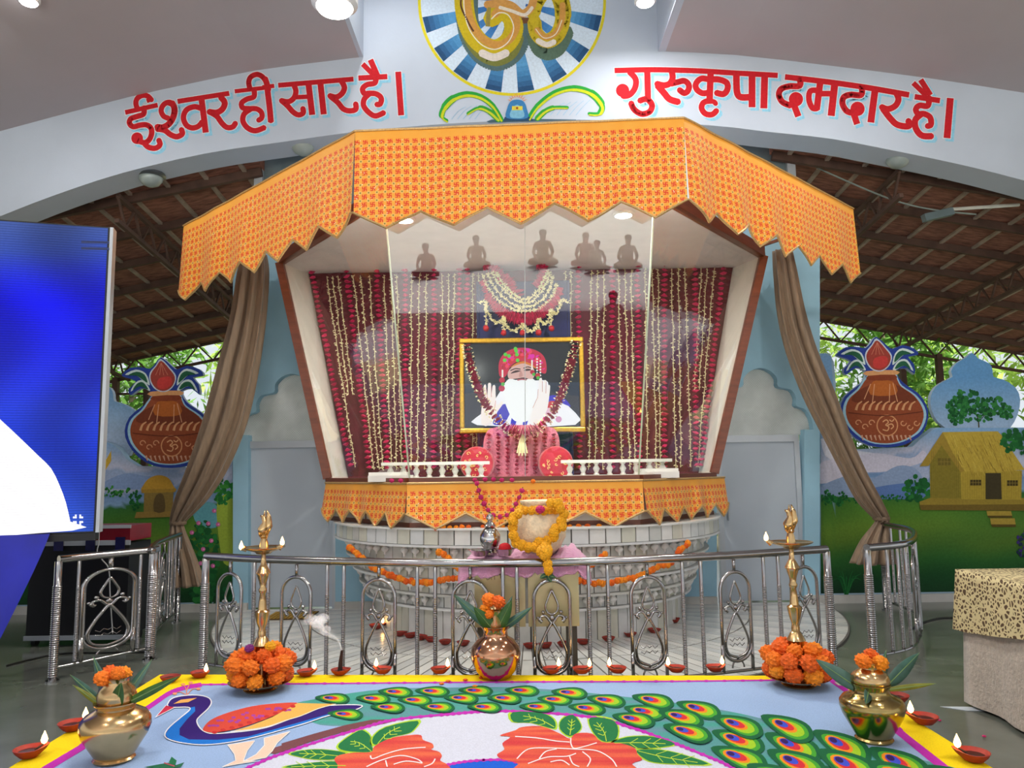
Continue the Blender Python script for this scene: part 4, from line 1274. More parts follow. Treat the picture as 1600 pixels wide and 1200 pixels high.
for i, (px, py, r) in enumerate(((745, 724, 26.5), (869, 724, 27))):
    Yc = 7.85
    c = on_y(px, py, Yc); R_ = r / FPX * Yc
    t = thing('bolster_cushion', 'round crimson bolster cushion with gold swirls, %s of the seat' % ('left' if i == 0 else 'right'), 'cushion', (c.x, Yc + 0.1, ZB), 'crimson bolsters')
    b = MB().lathe([(R_ * 0.75, 0.28), (R_, 0.24), (R_, 0.02), (R_ * 0.93, -0.01), (R_ * 0.6, -0.02), (0.001, -0.025)], 28)
    b.v = [(c.x + x, Yc + z, c.z + y) for x, y, z in b.v]
    fix_normals(b.build('cushion_body', M_cush, t, 50))
    sw = Paint(lambda x, y: on_y(x, y, Yc - 0.028), (0, -1, 0), 0.0004)
    rn = random.Random(20 + i)
    for k in range(16):
        an = rn.random() * 6.28; rr = r * 0.8 * math.sqrt(rn.random())
        x0, y0 = px + rr * math.cos(an), py + rr * math.sin(an)
        s_ = rn.uniform(1.8, 3.6); d_ = rn.choice((-1, 1)); ph = rn.random() * 6
        sw.stroke([(x0 + s_ * (1 - j / 9) * math.cos(ph + d_ * j * 0.8) , y0 + s_ * (1 - j / 9) * math.sin(ph + d_ * j * 0.8)) for j in range(8)], 1.1, (226, 196, 120), 1, 2)
    sw.build('gold_swirls', M_swirl, t)
M_bal = mat('white_painted_baluster', (226, 222, 214), 0.4, var=0.04)
balm = MB().lathe([(0.028, 0), (0.028, 0.012), (0.018, 0.02), (0.026, 0.045), (0.034, 0.06), (0.026, 0.078), (0.014, 0.1), (0.028, 0.112), (0.028, 0.12)], 12).mesh('baluster', M_bal, True)
for i, (x0, x1, n) in enumerate(((600, 762, 8), (880, 1046, 8))):
    Yr = 7.55
    p0, p1 = on_y(x0, 740, Yr), on_y(x1, 737, Yr)
    zb = ZB - 0.03
    t = thing('balustrade', 'small white balustrade on the %s of the shrine floor' % ('left' if i == 0 else 'right'), 'balustrade', ((p0.x + p1.x) / 2, Yr, zb), 'white balustrades in the shrine')
    MB().box((p0.x, Yr - 0.05, zb), (p1.x, Yr + 0.05, zb + 0.035)).build('base_rail', M_bal, t)
    MB().box((p0.x - 0.02, Yr - 0.055, zb + 0.155), (p1.x + 0.02, Yr + 0.055, zb + 0.185)).build('top_rail', M_bal, t)
    for k in range(n):
        place(balm, 'baluster', t, (p0.x + (p1.x - p0.x) * (k + 0.5) / n, Yr, zb + 0.035))
    xs = (578, 644) if i == 0 else (995, 1058)
    q0, q1 = on_y(xs[0], 745, 7.3), on_y(xs[1], 745, 7.3)
    lt = MB().box((q0.x, 7.2, zb), (q1.x, 7.4, zb + 0.06)).box((q0.x + (0.0 if i == 0 else 0.04), 7.23, zb + 0.06), (q1.x - (0.04 if i == 0 else 0), 7.4, zb + 0.09)).build('marble_step', M_bal)
    tag(lt, 'white stepped marble block at the %s end of the shrine floor' % ('left' if i == 0 else 'right'), 'step', 'marble steps in the shrine')

# ================================================================== platform and rangoli
FP = lambda x, y: on_z(x, y, ZP)
bl, br = FP(250, 1054), FP(1318, 1056)
fl, fr = FP(30, 1190), FP(1543, 1195)
def ext(a, b_, Y):
    t = (Y - a.y) / (b_.y - a.y); return a + (b_ - a) * t
fl2, fr2 = ext(bl, fl, 1.6), ext(br, fr, 1.6)
plat = MB().slab([(bl.x, bl.y), (br.x, br.y), (fr2.x, fr2.y), (fl2.x, fl2.y)], [], lambda x, y: (x, y, ZP - 0.002), (0, 0, -ZP + 0.004)).build('low_platform', mat('painted_board', (120, 112, 100), 0.7))
fix_normals(plat)
tag(plat, 'low board platform carrying the coloured powder picture', 'platform')
rang = thing('rangoli', 'coloured powder floor picture of a peacock and roses with yellow border', 'rangoli', (0, 3.6, ZP))
EPS = 0.0005
def RP(): return Paint(FP, (0, 0, 1), EPS)
# ground and borders (in floor metres mapped back through the plane by pixel outlines)
def fpx(v):                      # world point on the platform -> pixel
    d = v - EYE; k = d.dot(FWD)
    return (800 + FPX * d.dot(RGT) / k, 600 - FPX * d.dot(UPV) / k)
pf = [fpx(v) for v in (bl, br, fr2, fl2)]
ml = [(315, 1070), (270, 1081), (222, 1112), (128, 1167), (80, 1197)]
mr_ = [(1297, 1062), (1332, 1087), (1402, 1140), (1472, 1198)]
a_ = ext(FP(222, 1112), FP(80, 1197), 1.6); b2 = ext(FP(1332, 1087), FP(1472, 1198), 1.6)
inner = [(315, 1070), (560, 1068), (800, 1066), (1050, 1065), (1297, 1062)] + mr_[1:] + [fpx(b2), fpx(a_)] + ml[::-1][:-1]
p = RP(); p.poly(pf, (246, 214, 10), 1); p.build('yellow_border', M_powder, rang)
p = RP(); p.poly(inner, lambda x, y: (152, 178, 216), 2); p.build('pale_blue_ground', M_powder, rang)
def scallop_line(p, pts, w, col, lay, asp=0.45):
    P = spline(pts, 10)
    acc = 0.0
    p.stroke(P, w, col, lay, 0, asp=asp)
    last = P[0]
    for q in P[1:]:
        d = math.hypot(q[0] - last[0], q[1] - last[1])
        if d > w * 1.6:
            p.disc(q[0], q[1], w * 0.85, col, lay, ry=w * 0.85 * asp, n=8); last = q
MAG = (188, 44, 172)
p = RP()
scallop_line(p, [(315, 1070), (560, 1068), (800, 1066), (1050, 1065), (1297, 1062)], 5.0, MAG, 4)
p.stroke(ml + [fpx(a_)], [8, 8, 9, 11, 12, 16], MAG, 4, 6, asp=0.8); p.stroke(mr_ + [fpx(b2)], [8, 10, 12, 14, 18], MAG, 4, 6, asp=0.8)
# oval medallion: white ground, brown bough, blue heart
oval = [(300, 1262), (345, 1222), (407, 1192), (440, 1179), (490, 1162), (565, 1139), (615, 1126), (690, 1118), (790, 1112), (920, 1121), (980, 1136), (1035, 1155), (1110, 1185), (1140, 1199), (1215, 1245), (1270, 1300)]
scallop_line(p, oval, 5.5, MAG, 7, 0.6)
p.build('magenta_outline', M_powder, rang)['kind'] = 'stuff'
lowL, lowR = on_z(0, 1190, ZP), None
p = RP(); p.poly(spline(oval, 5) + [fpx(Vector((1.05, 2.2, ZP))), fpx(Vector((0.0, 1.75, ZP))), fpx(Vector((-1.2, 2.2, ZP)))], (206, 208, 222), 5); p.build('white_oval', M_powder, rang)
p = RP()
p.poly(crop(200, 1040, 4, [(885, 552), (920, 515), (1100, 460), (1320, 402), (1600, 345), (1660, 338), (1660, 352), (1600, 368), (1320, 424), (1100, 490), (920, 556)]), (124, 74, 78), 6, 0)
p.poly(crop(440, 1040, 4, [(0, 490), (200, 430), (400, 375), (560, 342), (700, 340), (560, 368), (380, 420), (180, 480), (0, 545)]), (118, 70, 74), 6, 0)
p.build('brown_bough', M_powder, rang)
p = RP(); 
heart = [(660, 1212), (697, 1197), (740, 1190), (792, 1189), (822, 1199), (850, 1215), (860, 1260), (760, 1290), (660, 1260)]
p.poly(heart, (24, 92, 206), 6, 4); scallop_line(p, heart[:6], 5, MAG, 7, 0.6); p.build('blue_heart', M_powder, rang)
# teal feather ground
top = [(465, 1098), (525, 1087), (602, 1077), (690, 1075), (790, 1074), (835, 1076), (910, 1082), (985, 1090), (1060, 1099), (1100, 1105), (1150, 1114), (1200, 1126), (1275, 1149), (1350, 1169), (1450, 1190), (1540, 1215), (1620, 1260)]
low = [(1270, 1290), (1215, 1243), (1140, 1198), (1110, 1184), (1035, 1154), (980, 1135), (920, 1120), (790, 1111), (690, 1117), (615, 1125), (565, 1134), (500, 1133), (470, 1118)]
p = RP(); p.poly(spline(top, 3) + spline(low, 3), lambda x, y: lerp((70, 158, 142), (104, 140, 156), 0.5 + 0.5 * math.sin(x * 0.05 + y * 0.2)), 3); p.build('teal_train', M_powder, rang)
feathers = []
for ox, lst in ((440, [(305, 212), (560, 215), (820, 220), (1110, 210), (1380, 212), (700, 170), (930, 165), (1200, 160), (1490, 160), (650, 270), (960, 265), (1255, 268), (385, 310), (1580, 265)]),
                (760, [(505, 175), (415, 215), (735, 220), (1025, 220), (1310, 270), (305, 265), (615, 270), (975, 290), (905, 340), (1200, 325), (1240, 420), (1555, 375), (1555, 465), (1560, 575)]),
                (1100, [(500, 385), (535, 500), (840, 495), (560, 612), (880, 625), (1200, 612)])):
    feathers += [(ox + x / 4, 1040 + y / 4) for x, y in lst]
feathers += [(1310, 1222), (1400, 1216), (1210, 1216), (1490, 1222), (1260, 1245)]
feathers.sort(key=lambda q: q[1])
for fi, (x, y) in enumerate(feathers):
    k = max(0.0, min(1.0, (x - 850) / 450)); 
    s_ = 0.95 + 0.6 * k + max(0, (y - 1110) / 260)
    ang = math.radians(3 + 24 * k)
    asp = 0.42 + 0.14 * k
    Lf, Wf = 34 * s_, 21 * s_ * asp
    ca, sa = math.cos(ang), math.sin(ang)
    def T(u, v): return (x + u * ca - v * sa, y + u * sa + v * ca)
    p = Paint(FP, (0, 0, 1), 0.00008); p.micro = 0.0; p.lift = 0.0042 + (fi % 9) * 0.0006
    lay = 0
    def drop(l0, l1, w, col, ly):
        pts = [(l0, 0), (l0 * 0.55, -w * 0.55), (l0 * 0.05 + l1 * 0.3, -w), (l1 * 0.75, -w * 0.85), (l1, 0), (l1 * 0.75, w * 0.85), (l0 * 0.05 + l1 * 0.3, w), (l0 * 0.55, w * 0.55)]
        p.poly([T(*q) for q in pts], col, ly, 3)
    drop(-Lf * 0.75, Lf * 0.95, Wf, (22, 96, 58), lay)
    drop(-Lf * 0.5, Lf * 0.8, Wf * 0.74, (70, 160, 50), lay + 1)
    drop(-Lf * 0.2, Lf * 0.66, Wf * 0.56, (158, 198, 40), lay + 2)
    p.disc(*T(1, 0), 14.0 * s_, (232, 140, 30), lay + 3, ry=7.6 * s_ * asp * 1.25, rot=ang)
    p.disc(*T(0.5, -0.5), 10.8 * s_, (206, 44, 56), lay + 4, ry=5.6 * s_ * asp * 1.25, rot=ang)
    p.disc(*T(-3 * s_, -1.2 * s_ * asp), 7.4 * s_, (60, 78, 196), lay + 5, ry=4.2 * s_ * asp * 1.25, rot=ang)
    p.disc(*T(-5.5 * s_, -1.5 * s_ * asp), 3.8 * s_, (52, 24, 92), lay + 6, ry=3.0 * s_ * asp * 1.25, rot=ang)
    p.build('feather_eye', M_powder, rang)
# peacock
R1 = lambda pts: crop(200, 1040, 4, pts)
body = [(245, 250), (270, 215), (330, 196), (430, 190), (500, 205), (521, 236), (500, 275), (452, 320), (430, 350), (445, 390), (480, 420), (540, 432), (700, 420), (860, 395), (1000, 345), (1140, 290), (1260, 256), (1460, 254), (1400, 290), (1250, 320), (1100, 370), (950, 412), (800, 452), (650, 484), (480, 502), (340, 490), (252, 466), (230, 436), (260, 390), (330, 330), (386, 282), (370, 266), (300, 267), (258, 266)]
p = RP()
p.poly(R1([(c[0] + (c[0] - 600) * 0.006, c[1]) for c in body]), (52, 26, 112), 9, 3)
p.stroke(R1(body + [body[0]]), 1.9, (236, 236, 240), 11, 4, asp=0.7)
p.poly(R1([(388, 268), (418, 262), (420, 290), (370, 340), (322, 400), (322, 440), (380, 468), (560, 470), (750, 450), (930, 400), (1100, 352), (1280, 300), (1275, 314), (1100, 371), (950, 412), (800, 452), (650, 484), (480, 500), (340, 488), (254, 464), (233, 436), (263, 390), (332, 332), (390, 284)]), (28, 116, 206), 10, 0)
p.poly(R1([(468, 402), (500, 360), (560, 325), (660, 290), (780, 260), (900, 245), (1052, 238), (1045, 262), (960, 300), (850, 345), (720, 390), (620, 415), (530, 425), (480, 418)]), (214, 74, 56), 12, 3)
rn = random.Random(3)
for k in range(26):
    f = k / 25
    x, y = 520 + 480 * f + rn.uniform(-20, 20), 382 - 118 * f + rn.uniform(-24, 24)
    p.disc(*R1([(x, y)])[0], 3.6, (168, 66, 156), 13, ry=1.8, n=8)
for k in range(10):
    f = k / 9
    x, y = 540 + 490 * f, 425 - 165 * f + 12 * math.sin(f * 3)
    p.disc(*R1([(x, y)])[0], 4.4, (196, 46, 48), 13, ry=2.4, n=8)
p.poly(R1([(660, 416), (760, 386), (900, 330), (980, 286), (1060, 241), (1292, 246), (1190, 276), (1080, 322), (980, 352), (880, 386), (760, 408)]), (230, 180, 88), 12, 0)
p.stroke(R1([(640, 420), (760, 408), (880, 386), (980, 352), (1080, 322), (1190, 276), (1300, 247)]), 1.5, (240, 234, 220), 13, 3, asp=0.7)
p.poly(R1([(283, 246), (330, 220), (432, 208), (375, 236), (330, 240)]), (232, 170, 92), 12, 0)
p.poly(R1([(236, 256), (288, 268), (172, 330)]), (200, 44, 72), 12, 0); p.stroke(R1([(238, 254), (172, 330), (288, 270)]), 1.0, (238, 236, 240), 13, 0, asp=0.7)
for pts in ([(368, 188), (362, 150), (345, 122)], [(372, 186), (402, 152), (440, 150)], [(362, 186), (322, 168), (292, 180)], [(366, 160), (380, 130), (392, 112)]):
    p.stroke(R1(pts), 1.4, (226, 140, 104), 9, 4, asp=0.7); p.disc(*R1([pts[-1]])[0], 3.6, (230, 150, 110), 9, ry=2.0, n=9)
for pts in ([(622, 502), (792, 476), (745, 540), (722, 598), (800, 604), (690, 622), (590, 640), (672, 600), (665, 560)], [(850, 460), (1012, 418), (932, 490), (902, 540), (862, 582), (760, 602), (718, 606), (800, 562), (852, 505)]):
    p.poly(R1(pts), (240, 202, 178), 9, 0); p.stroke(R1(pts + [pts[0]]), 1.1, (240, 238, 236), 10, 0, asp=0.7)
p.build('peacock', M_powder, rang)['label'] = 'indigo peacock with red wing'
p = RP()
p.poly(R1([(100, 640), (200, 622), (262, 612), (300, 628), (352, 610), (330, 640), (240, 652)]), (36, 104, 72), 9); p.poly(R1([(255, 610), (272, 576), (304, 600), (296, 628)]), (34, 112, 72), 10); p.stroke(R1([(225, 616), (290, 636)]), 2.0, (168, 78, 88), 11, 0)
p.build('leaf_sprig', M_powder, rang)
# roses
def rose(poly_pts, lines, cr_, name):
    p = RP(); p.poly(cr_(poly_pts), lambda x, y: lerp((204, 58, 62), (226, 106, 70), 0.5 + 0.5 * math.sin(x * 0.16 + y * 0.35)), 9, 3)
    for l_ in lines: p.stroke(cr_(l_), 2.0, (238, 226, 224), 11, 5, asp=0.75)
    return p.build('rose', M_powder, rang)
def leaf(pts, vein, cr_, par):
    p = RP(); P = cr_(pts)
    cxm = sum(q[0] for q in P) / len(P); cym = sum(q[1] for q in P) / len(P)
    p.poly([(cxm + (q[0] - cxm) * 1.10, cym + (q[1] - cym) * 1.14) for q in P], (172, 208, 52), 7, 3)
    p.poly(P, (34, 116, 66), 8, 3)
    V = cr_(vein); p.stroke(V, 1.2, (186, 216, 60), 9, 4, asp=0.8)
    for t in (0.3, 0.55, 0.75):
        i = int(t * (len(V) - 1)); q = V[min(i + 1, len(V) - 1)]
        m_ = ((V[0][0] * (1 - t) + V[-1][0] * t), (V[0][1] * (1 - t) + V[-1][1] * t))
        for sgn in (-1, 1):
            dx, dy = V[-1][0] - V[0][0], V[-1][1] - V[0][1]
            p.stroke([m_, (m_[0] + dx * 0.16 - sgn * dy * 0.22, m_[1] + dy * 0.16 + sgn * dx * 0.10)], 0.9, (186, 216, 60), 9, 0)
    return p.build('leaf', M_powder, par)
R2 = lambda pts: crop(440, 1040, 4, pts)
R3 = lambda pts: crop(760, 1040, 4, pts)
ra = rose([(330, 592), (360, 566), (450, 550), (560, 546), (580, 510), (680, 460), (800, 440), (870, 440), (884, 470), (940, 492), (950, 518), (935, 530), (985, 545), (1002, 572), (992, 600), (1042, 632), (1060, 720), (420, 720), (350, 625)],
     [[(555, 570), (570, 590), (650, 560), (760, 530), (900, 518)], [(530, 640), (620, 600), (740, 570), (840, 590), (880, 615)], [(650, 600), (660, 640)], [(700, 625), (780, 605), (880, 618)], [(890, 640), (940, 620), (960, 590)]], R2, 'rose')
for pts, v in (([(372, 530), (362, 492), (480, 412), (530, 422), (556, 452), (550, 482), (568, 540), (470, 545)], [(560, 540), (490, 490), (430, 480)]), ([(584, 500), (572, 452), (650, 390), (850, 350), (822, 410), (780, 432), (690, 452)], [(600, 495), (660, 430), (740, 390)]),
               ([(55, 556), (130, 536), (250, 530), (400, 552), (330, 590), (200, 590), (100, 572)], [(350, 570), (240, 560), (110, 555)]), ([(20, 640), (200, 612), (350, 606), (430, 640), (300, 660)], [(400, 632), (250, 632), (60, 640)])):
    leaf(pts, v, R2, ra)
rb = rose([(82, 442), (180, 410), (220, 390), (340, 384), (460, 430), (520, 462), (560, 430), (660, 430), (720, 482), (830, 490), (925, 520), (945, 560), (974, 596), (910, 622), (930, 700), (170, 700), (200, 622), (100, 592), (66, 562), (112, 530), (100, 490), (150, 452)],
     [[(180, 450), (320, 460), (430, 478), (520, 485)], [(528, 460), (530, 500), (560, 525), (690, 490)], [(190, 590), (260, 530), (380, 522), (560, 530), (690, 540), (780, 590), (815, 640)], [(330, 590), (370, 545), (440, 528)], [(260, 620), (380, 580), (500, 575), (560, 556)], [(600, 545), (650, 590), (630, 640)], [(400, 610), (470, 600), (520, 630)], [(520, 575), (540, 620), (580, 640)]], R3, 'rose')
for pts, v in (([(165, 296), (340, 300), (420, 340), (430, 395), (380, 390), (280, 362), (170, 356)], [(425, 390), (330, 340), (230, 320)]), ([(460, 400), (470, 342), (540, 312), (590, 372), (580, 412), (520, 446)], [(522, 440), (530, 390), (535, 340)]),
               ([(650, 330), (780, 342), (822, 392), (812, 460), (752, 482), (700, 460), (652, 392)], [(750, 478), (735, 420), (690, 360)]), ([(790, 490), (880, 452), (1040, 450), (1180, 495), (1040, 520), (880, 516)], [(800, 490), (950, 488), (1120, 494)]),
               ([(940, 536), (1050, 530), (1190, 552), (1390, 620), (1200, 620), (1050, 610), (980, 582)], [(950, 540), (1120, 580), (1320, 612)])):
    leaf(pts, v, R3, rb)

# ================================================================== flowers, lamps, pots on the platform
def marigold_mesh(name, mt, seed, r=0.05):
    rn = random.Random(seed); b = MB()
    b.ball((0, 0, 0), (r * 0.86, r * 0.86, r * 0.74), 10, 6, rn, 0.06)
    for ring in range(6):
        ph = math.pi * (0.08 + 0.16 * ring) - math.pi / 2
        n = max(5, int(11 * math.cos(ph)))
        for k in range(n):
            a = 2 * math.pi * (k + rn.random() * 0.5) / n
            d = Vector((math.cos(ph) * math.cos(a), math.cos(ph) * math.sin(a), math.sin(ph) * 0.85))
            u = Vector((-math.sin(a), math.cos(a), 0)); w = d.cross(u).normalized()
            c = d * r * 0.78; s_ = r * 0.30
            tip = d * r * rn.uniform(0.94, 1.04)
            b.add([c - u * s_ , c + w * s_ * 0.8, c + u * s_, c - w * s_ * 0.8, tip], [(0, 1, 4), (1, 2, 4), (2, 3, 4), (3, 0, 4)])
    return b.mesh(name, mt)
M_mari = mat('orange_marigold', (240, 116, 6), 0.75, var=0.25, scale=60); M_mar2 = mat('deep_orange_marigold', (222, 92, 4), 0.75, var=0.25, scale=60); M_mar3 = mat('light_orange_marigold', (248, 138, 14), 0.75, var=0.25, scale=60)
M_mary = mat('yellow_marigold', (226, 160, 6), 0.75, var=0.25, scale=60)
MG = [marigold_mesh('marigold', (M_mari, M_mar2, M_mar3)[k], 40 + k) for k in range(3)]
MGY = [marigold_mesh('marigold', M_mary, 50 + k) for k in range(2)]
M_brass = mat('polished_brass', (206, 172, 122), 0.22, metal=1.0, var=0.12, scale=10)
M_copper = mat('pinkish_brass', (206, 152, 116), 0.14, metal=1.0, var=0.10, scale=10)
M_clay = mat('red_clay', (150, 44, 30), 0.6, var=0.2, scale=30)
M_oil = mat('oil_soot', (44, 20, 12), 0.3)
M_flame = emit_mat('flame', (255, 196, 110), 26.0)
M_wick = mat('cotton_wick', (60, 50, 42), 0.9)
def flame_prof(h, r): return [(0.001, 0), (r * 0.75, h * 0.12), (r, h * 0.32), (r * 0.7, h * 0.6), (r * 0.25, h * 0.86), (0.001, h)]
diya_prof = [(0.022, 0.0), (0.034, 0.003), (0.052, 0.022), (0.060, 0.036), (0.056, 0.037), (0.048, 0.026), (0.03, 0.014), (0.001, 0.012)]
def diya_shape(b):
    b.lathe(diya_prof, 18)
    V = []
    for x, y, z in b.v:            # pinch a spout at +x
        if x > 0.02 and z > 0.015:
            k = (x - 0.02) / 0.04
            x += 0.014 * k; y *= 1 - 0.45 * k; z += 0.005 * k
        V.append((x, y, z))
    b.v = V
    return b
dl = thing('clay_diya', 'x', 'oil lamp', (0, 0, 0))
diya_shape(MB()).build('bowl', M_clay, dl, 50)
MB().lathe([(0.04, 0.024), (0.001, 0.0245)], 14).build('oil', M_oil, dl)
MB().tube([(0.02, 0, 0.024), (0.05, 0, 0.04)], 0.004, 5).build('wick', M_wick, dl)
MB().lathe(flame_prof(0.052, 0.013), 10, (0.052, 0, 0.040)).build('flame', M_flame, dl, True)
dlu = thing('clay_diya', 'x', 'oil lamp', (0, 0, 0))
diya_shape(MB()).build('bowl', M_clay, dlu, 50)
MB().lathe([(0.04, 0.024), (0.001, 0.0245)], 14).build('oil', M_oil, dlu)
first = {'l': True, 'u': True}
def diya(x, y, z, rz, lit, label, sc=1.0, group=None):
    root = dl if lit else dlu; k = 'l' if lit else 'u'
    if first[k]:
        first[k] = False; o = root; o.location = (x, y, z); o.rotation_euler = (0, 0, rz); o.scale = (sc,) * 3
    else:
        o = copy_tree(root, (x, y, z), rz, sc)
    tag(o, label, 'oil lamp', group)
    return o
backs = [(312, 1059, 1, -0.4), (478, 1057, 1, 0.3), (598, 1053, 1, 2.7), (687, 1053, 1, 0.2), (862, 1053, 1, 0.4), (909, 1053, 1, 0.1), (965, 1052, 1, 2.8), (1057, 1051, 1, 2.9), (1118, 1050, 1, 0.3)]
for i, (px, py, lit, rz) in enumerate(backs):
    q = FP(px, py)
    diya(q.x, q.y, ZP + 0.003, rz, True, 'lit red clay diya on the yellow back border, %s lit one from left' % ORD[i], 1.0, 'lit diyas along the back border')
q = FP(265, 1066); diya(q.x, q.y, ZP + 0.003, 0, False, 'unlit dark clay diya at the left back corner of the yellow border', 1.0)
q = FP(1208, 1046 + 4); diya(q.x, q.y, ZP + 0.003, 0, False, 'unlit clay diya half hidden behind the flowers of the right lamp', 1.0)
for i, (px, py, rz, lb) in enumerate(((45, 1184, 0.7, 'lit red clay diya at the lower left corner, nearest on the left border'), (112, 1142, 0.5, 'lit red clay diya on the left border beside the brass pot'))):
    q = FP(px, py); diya(q.x, q.y, ZP + 0.003, rz, True, lb, 1.15)
for i, (px, py, rz, lit, lb) in enumerate(((1401, 1098, 2.8, 0, 'unlit red clay diya on the right border behind the brass pot'), (1445, 1132, 2.7, 1, 'lit red clay diya on the right border beside the brass pot'), (1522, 1190, 2.6, 1, 'lit red clay diya at the lower right corner, nearest on the right border'))):
    q = FP(px, py); diya(q.x, q.y, ZP + 0.003, rz, bool(lit), lb, 1.15)
# incense cone burning in an unlit diya, with its smoke
q = FP(531, 1055)
diya(q.x, q.y, ZP + 0.003, 0, False, 'dark clay diya holding the smoking incense stick on the back border', 1.0)
inc = MB().tube([(q.x, q.y, ZP + 0.02), (q.x + 0.004, q.y, ZP + 0.08), (q.x + 0.012, q.y, ZP + 0.155)], [0.016, 0.014, 0.008], 8).build('incense_stick', mat('charred_incense', (52, 30, 24), 0.9))
tag(inc, 'short charred incense stick standing in a clay diya', 'incense')
M_smoke = smoke_mat('thin_smoke')
dS = q.y
S_ = lambda pts: [on_y(x, y, dS) for x, y in spline(pts, 6)]
wisp = S_([(534, 1016), (530, 1004), (524, 996), (514, 992), (506, 988), (500, 978), (492, 970)])
n_ = len(wisp)
sm = MB().tube(wisp, [0.006 + 0.03 * (i / n_) ** 2 for i in range(n_)], 8)
for (x, y, r) in ((496, 972, 0.05), (486, 968, 0.045), (505, 966, 0.04), (510, 983, 0.03)):
    sm.ball(on_y(x, y, dS), (r * 1.1, r, r * 0.8), 12, 8)
o = sm.build('incense_smoke', M_smoke, None, True); tag(o, 'thin wisp of smoke curling from the incense stick', 'smoke', kind='stuff')

# tall brass oil lamps
def oil_lamp(base_px, top_py, label, flames, n_fl, side, seed):
    q = FP(*base_px)
    H_ = on_y(base_px[0], top_py, q.y).z - ZP
    t = thing('oil_lamp_stand', label, 'oil lamp', (q.x, q.y, ZP), 'tall brass oil lamps')
    k = H_ / 1.28
    def LP(prof, nm, m_=M_brass, n=24, sm=45):
        return MB().lathe([(r * k, z * k) for r, z in prof], n, (q.x, q.y, ZP + 0.003)).build(nm, m_, t, sm)
    LP([(0.11, 0), (0.12, 0.012), (0.085, 0.02), (0.12, 0.03), (0.215, 0.062), (0.225, 0.07), (0.2, 0.066), (0.05, 0.045)], 'base_dish')
    LQ = lambda prof, nm: LP([(r * (0.8 if z > 0.1 else 1), z * 0.915) for r, z in prof], nm)
    LQ([(0.06, 0.04), (0.05, 0.2), (0.056, 0.235), (0.062, 0.27), (0.064, 0.33), (0.082, 0.345), (0.052, 0.395), (0.036, 0.41), (0.038, 0.44), (0.03, 0.47), (0.05, 0.52), (0.062, 0.575), (0.066, 0.60), (0.04, 0.615), (0.033, 0.68), (0.024, 0.74),
        (0.035, 0.755), (0.038, 0.77), (0.026, 0.79), (0.034, 0.83), (0.05, 0.872), (0.052, 0.885), (0.066, 0.9), (0.034, 0.955), (0.024, 0.97), (0.02, 1.05), (0.03, 1.065)], 'stem')
    LP([(0.02, 0.955), (0.05, 0.96), (0.062, 0.975), (0.12, 0.99), (0.15, 1.003), (0.155, 1.01), (0.14, 1.004), (0.03, 0.996)], 'oil_dish')
    LP([(0.034, 0.995), (0.03, 1.04), (0.022, 1.07), (0.032, 1.085), (0.018, 1.10)], 'finial_stem')
    # bird-shaped finial: body, neck, head, crest and raised tail
    fz = ZP + 1.09 * k; k0 = k; k = k * 1.65
    f = MB()
    f.tube([(q.x - 0.012, q.y, fz), (q.x - 0.01, q.y, fz + 0.03 * k), (q.x + 0.004, q.y, fz + 0.06 * k), (q.x - 0.006, q.y, fz + 0.085 * k), (q.x - 0.026, q.y, fz + 0.09 * k)], [0.02, 0.032, 0.018, 0.015, 0.005], 10)
    f.tube([(q.x + 0.01, q.y, fz + 0.01), (q.x + 0.03, q.y, fz + 0.045 * k), (q.x + 0.026, q.y, fz + 0.085 * k), (q.x + 0.014, q.y, fz + 0.115 * k)], [0.016, 0.022, 0.016, 0.003], 8)
    f.tube([(q.x - 0.002, q.y, fz + 0.088 * k), (q.x + 0.002, q.y, fz + 0.115 * k)], [0.008, 0.002], 6)
    f.build('peacock_finial', M_brass, t, True); k = k0
    for (fx, fy) in flames:
        c = on_y(fx, fy, q.y)
        MB().tube([(q.x + (c.x - q.x) * 0.8, q.y, ZP + 1.002 * k), (c.x, q.y, c.z - 0.02)], [0.02, 0.008], 6).build('wick_spout', M_brass, t)
        MB().lathe(flame_prof(0.055, 0.014), 10, (c.x, q.y, c.z - 0.025)).build('flame', M_flame, t, True)
    rn = random.Random(seed)
    cnt = 0
    for ring, (rr, zz, m_) in enumerate(((0.17, 0.115, 9), (0.185, 0.20, 10), (0.115, 0.255, 6))):
        for j in range(m_):
            a = 2 * math.pi * (j + 0.5 * ring) / m_ + rn.uniform(-.08, .08)
            r_ = rr * k * 1.04
            s_ = rn.uniform(1.1, 1.3)
            o = place(MG[rn.randrange(3)], 'marigold', None, (q.x + r_ * math.cos(a), q.y + r_ * math.sin(a), ZP + zz * k + rn.uniform(-.01, .01)), rot=(rn.uniform(-.6, .6), rn.uniform(-.6, .6), rn.random() * 6), sc=s_)
            tag(o, 'orange marigold head heaped on the dish of the %s brass lamp' % side, 'flower', 'marigolds heaped on the %s lamp dish' % side)
    if side == 'left':
        o = place(MG[0], 'purple_flower', None, (q.x - 0.035, q.y - 0.115, ZP + 0.325 * k), sc=0.62); o.data = marigold_mesh('purple_flower', mat('purple_petals', (120, 30, 110), 0.7), 61)
        tag(o, 'small purple flower on top of the marigolds of the left brass lamp', 'flower')
        o = place(MGY[0], 'yellow_flower', None, (q.x + 0.075, q.y - 0.07, ZP + 0.325 * k), sc=0.75); tag(o, 'yellow marigold on top of the orange ones on the left lamp', 'flower')
oil_lamp((407, 1079), 797, 'tall brass oil lamp with two flames on the left side of the rangoli', [(377, 853), (441, 846)], 2, 'left', 11)
oil_lamp((1248, 1072), 788, 'tall brass oil lamp with one flame on the right side of the rangoli', [(1197, 839)], 1, 'right', 12)

